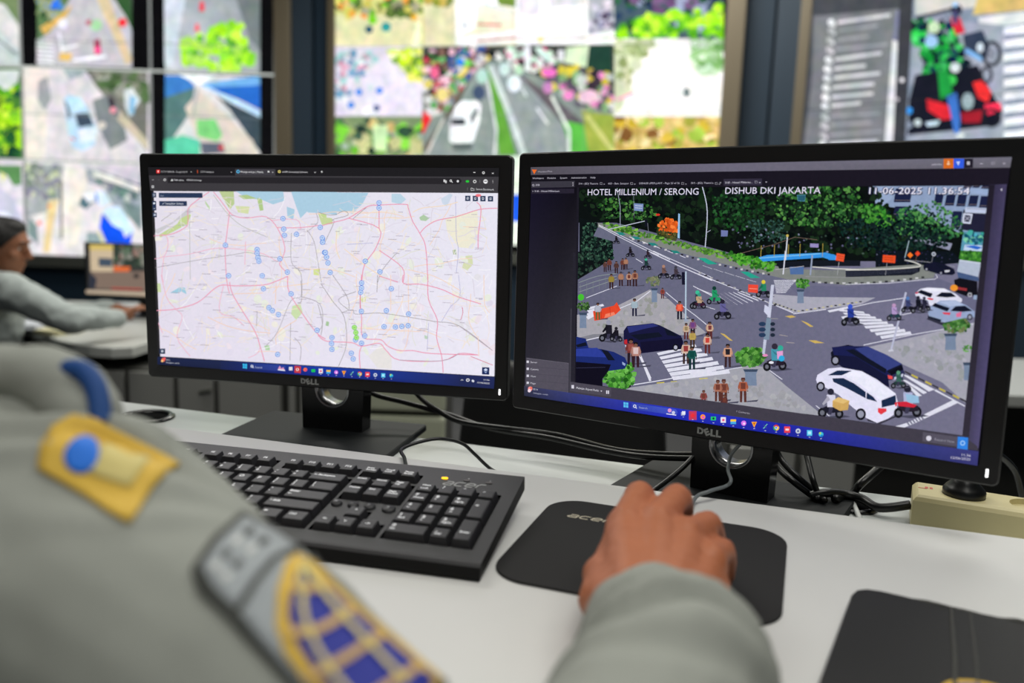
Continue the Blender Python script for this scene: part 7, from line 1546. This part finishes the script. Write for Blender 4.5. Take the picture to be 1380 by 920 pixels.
BD += [(nk2, .055, V((-.44, .17, .13)), .08), (V((-.44, .16, .10)), .12, ches, .13), (ches, .13, belly, .13), (belly, .13, pel2, .14), (V((-.42, .18, .10)), .075, shd, .060), (V((-.46, .18, .10)), .075, shl2, .06),
       (shl2, .055, elb2, .042), (elb2, .040, wr2, .027)]
BD += simplehand(wr2, V((.25, .95, -.10)), V((.95, -.25, 0)))
person = thing('person', 'person in grey uniform shirt, right hand on the mouse, shoulder filling the lower left', 'person', (pel2.x, pel2.y, -.75))
link('body', skinmesh(BD, .0026, 4, ell=E2, disp=lambda p: .0006 * noise.noise(p * 160) + .0005 * noise.noise(p * 60)), M_SKIN, person, world=True)
link('hair', hair_mesh(hc2, fwd, V((.05, .15, 1)), 1.0, .006), M_HAIR, person, world=True)
face_parts(person, at2, R2_, 1.0, M_HAIR)
cuffC = J(-.034, .000, .048); cuffD = (cuffC - fa).normalized()
c_out = cuffC + cuffD * .002
SH = [(V((-.42, .18, .09)), .088, shd - V((0, 0, .008)), .069), (elb, .052, fa, .050), (fa, .050, cuffC + cuffD * .03, .031), (shd, .076, mid, .056), (mid, .056, elb, .050), (trap, .085, shd, .078),
      (V((-.44, .17, .13)), .10, trap, .085), (V((-.44, .16, .08)), .135, ches, .15), (ches, .15, belly, .15), (belly, .15, pel2, .16), (V((-.46, .18, .10)), .09, shl2, .076), (shl2, .072, elb2, .056), (elb2, .054, wr2, .038)]
def sfold(p):
    k = (p - fa).dot(cuffD); near = max(0, 1 - abs(k - .03) / .09)
    return .0035 * noise.noise(V((p.x * 9, p.y * 9, p.z * 16))) + .0075 * near * sin(k * 235 + 4 * noise.noise(p * 16)) * (.8 + noise.noise(p * 14)) + .0012 * noise.noise(p * 40)
sm = skinmesh(SH, .0042, 4, disp=sfold, cut=[(c_out, cuffD)])
shirt = link('shirt', sm, M_SHIRT, person, world=False)
# BVH of the shirt in world metres, before it is moved into the person's frame
bw = bmesh.new(); bw.from_mesh(sm); BV = BVHTree.FromBMesh(bw); bw.free()
sm.transform(mw(person).inverted())
def onshirt(px, py, off, dflt=.34):
    d = ray(px, py).normalized(); h = BV.ray_cast(CAM, d, 1.0)
    if h[0] is None:
        q = CAM + d * dflt; h = BV.find_nearest(q)
    n = h[1]
    return h[0] + n * off
def decal(name, pts, m_, off, par, dense=10, rings=6, label=None):
    P_ = []
    for i in range(len(pts)):
        a, b = pts[i], pts[(i + 1) % len(pts)]; n = max(1, int(hypot(b[0] - a[0], b[1] - a[1]) / dense))
        P_ += [(a[0] + (b[0] - a[0]) * k / n, a[1] + (b[1] - a[1]) * k / n) for k in range(n)]
    cx = sum(p[0] for p in P_) / len(P_); cy = sum(p[1] for p in P_) / len(P_); N = len(P_); vs = [onshirt(cx, cy, off)]; fs = []
    for r in range(1, rings + 1): vs += [onshirt(cx + (p[0] - cx) * r / rings, cy + (p[1] - cy) * r / rings, off) for p in P_]
    rim = [onshirt(p[0], p[1], off - .0012) for p in P_]; vs += rim
    for k in range(N):
        j = (k + 1) % N; fs.append((0, 1 + k, 1 + j))
        for r in range(rings): a = 1 + r * N; fs.append((a + k, a + N + k, a + N + j, a + j))
    m = MB(); m._add(vs, fs, True); o = m.ob(name, m_, par, world=True)
    if label: o['label'] = label
    return o
def stitch(name, pts, w, m_, off, par):
    L_ = [(p.x, p.y) for p in spline([(a, b, 0) for a, b in pts], 6)]; vs = []
    for i, (x, y) in enumerate(L_):
        a = L_[max(i - 1, 0)]; b = L_[min(i + 1, len(L_) - 1)]; dx, dy = b[0] - a[0], b[1] - a[1]; l = hypot(dx, dy) or 1
        vs += [onshirt(x - dy / l * w / 2, y + dx / l * w / 2, off), onshirt(x + dy / l * w / 2, y - dx / l * w / 2, off)]
    m = MB(); m._add(vs, [(2 * i, 2 * i + 1, 2 * i + 3, 2 * i + 2) for i in range(len(L_) - 1)], True); return m.ob(name, m_, par, world=True)
# yellow shoulder badge
yb = decal('shoulder_badge', [(72, 575), (100, 560), (135, 568), (168, 585), (205, 605), (243, 628), (222, 642), (205, 660), (188, 690), (175, 708), (145, 692), (110, 668), (80, 650), (52, 634), (58, 600)], M_YEL, .0024, person, label='yellow embroidered badge with a blue disc')
decal('badge_disc', [(112 + 23 * cos(a), 619 + 24 * sin(a)) for a in [k * pi / 8 for k in range(16)]], M_AZURE, .0034, yb, 8, 3)
decal('badge_panel', [(140, 598), (200, 625), (176, 662), (122, 642)], M_YELP, .0032, yb, 8, 3)
# silver and charcoal sleeve patch with the blue globe
sp = decal('sleeve_patch', [(258, 772), (285, 730), (325, 692), (372, 716), (412, 742), (452, 792), (500, 838), (545, 878), (600, 925), (560, 990), (450, 985), (395, 930), (340, 872), (300, 830), (268, 800)], M_DGREY, .0022, person, label='silver grey sleeve patch with a charcoal border and a blue globe')
decal('patch_rocker', [(272, 770), (296, 735), (327, 704), (368, 724), (396, 742), (366, 756), (338, 790), (316, 824), (290, 798)], M_GREYP, .0030, sp, 8, 5)
decal('patch_field', [(404, 752), (440, 792), (490, 840), (540, 884), (590, 930), (540, 980), (455, 975), (405, 925), (350, 865), (324, 832), (346, 796), (374, 762)], M_GREYP, .0030, sp, 8, 5)
for k, (x, y, a) in enumerate(((292, 772, -50), (304, 755, -46), (318, 738, -42), (333, 724, -35), (306, 786, -50), (320, 768, -46), (336, 750, -42), (352, 738, -30))):
    ca, sa = cos(radians(a)), sin(radians(a)); decal('embroidered_mark', [(x + ca * u - sa * v, y + sa * u + ca * v) for u, v in ((-6, -4), (6, -4), (6, 4), (-6, 4))], M_DGREY if k % 2 else M_WHITEC, .0037, sp, 6, 2)
gb = decal('globe_border', [(395, 755), (420, 768), (450, 800), (495, 842), (535, 876), (590, 925), (560, 985), (470, 980), (420, 935), (385, 890), (370, 850), (372, 800), (382, 768)], M_YEL, .0038, sp, 8, 6)
decal('globe_field', [(402, 772), (440, 806), (486, 848), (530, 886), (578, 930), (550, 975), (475, 968), (430, 922), (400, 880), (386, 840), (390, 795)], M_BLUE, .0046, gb, 8, 6)
for L_ in ([(388, 802), (412, 806), (436, 800)], [(386, 866), (430, 860), (470, 832)], [(412, 926), (460, 900), (508, 868)], [(470, 968), (520, 935), (556, 912)]): stitch('globe_line', L_, 12, M_TAN, .0053, gb)
stitch('globe_line', [(400, 775), (402, 820), (416, 868), (446, 920), (490, 970)], 7, M_YELP, .0056, gb)
stitch('globe_line', [(404, 775), (436, 820), (480, 870), (540, 935)], 7, M_YELP, .0056, gb)
# collar roll and blue cord
cl = pd([(-260, 560, .44), (-120, 530, .43), (-20, 508, .42), (50, 506, .41), (98, 528, .40), (120, 566, .39)])
link('collar', skinmesh([(cl[i], .017, cl[i + 1], .017) for i in range(len(cl) - 1)], .003, 3, disp=fold(40, .0015)), M_SHIRT, person, world=True)
m = MB(); m.tube(spline(pd([(92, 498, .395), (112, 500, .39), (128, 520, .385), (134, 545, .38), (136, 572, .375)]), 6), .0052); m.ob('cord', mat('deep blue cord', (8, 66, 132), 0.7), person, world=True)
# cuff
def ringpts(c, r, ax, n=48):
    a = ax.orthogonal().normalized(); b = ax.cross(a); return [c + a * r * cos(2 * pi * k / n) + b * r * sin(2 * pi * k / n) for k in range(n)]
m = MB(); vs = []; pr_ = [(-.048, .0385), (-.046, .0408), (-.020, .0372), (.002, .0345), (.0045, .0342), (.005, .0330), (.003, .0320), (-.03, .033)]
for t, r in pr_:
    vs += [p + (p - (cuffC + cuffD * t)).normalized() * (.0006 * sin(7 * k / 48 * 6.283 + t * 80)) for k, p in enumerate(ringpts(cuffC + cuffD * t, r, cuffD))]
m._add(vs, [(i * 48 + k, i * 48 + (k + 1) % 48, (i + 1) * 48 + (k + 1) % 48, (i + 1) * 48 + k) for i in range(len(pr_) - 1) for k in range(48)], True)
cf = m.ob('cuff', M_SHIRT, person, world=True)
m = MB(); m.tube([p for p in ringpts(cuffC - cuffD * .0465, .0402, cuffD)] + [ringpts(cuffC - cuffD * .0465, .0402, cuffD)[0]], .0011, n=6); m.ob('seam', mat('seam grey', (92, 95, 92), 0.9), cf, world=True)
TR2 = [(pel2, .165, pel2 + V((.1, .05, -.02)), .15), (pel2, .13, pel2 + V((-.12, .34, -.04)), .088), (pel2 + V((.1, 0, 0)), .13, pel2 + V((.14, .36, -.04)), .088), (pel2 + V((-.12, .34, -.04)), .085, pel2 + V((-.12, .38, -.33)), .06), (pel2 + V((.14, .36, -.04)), .085, pel2 + V((.14, .40, -.33)), .06)]
link('trousers', skinmesh(TR2, .012, 3), mat('dark trousers', (28, 30, 38), 0.8), person, world=True)
office_chair(pel2.x, pel2.y - .02, -.3, 'black office chair under the person at the near desk', -.75 + .0)
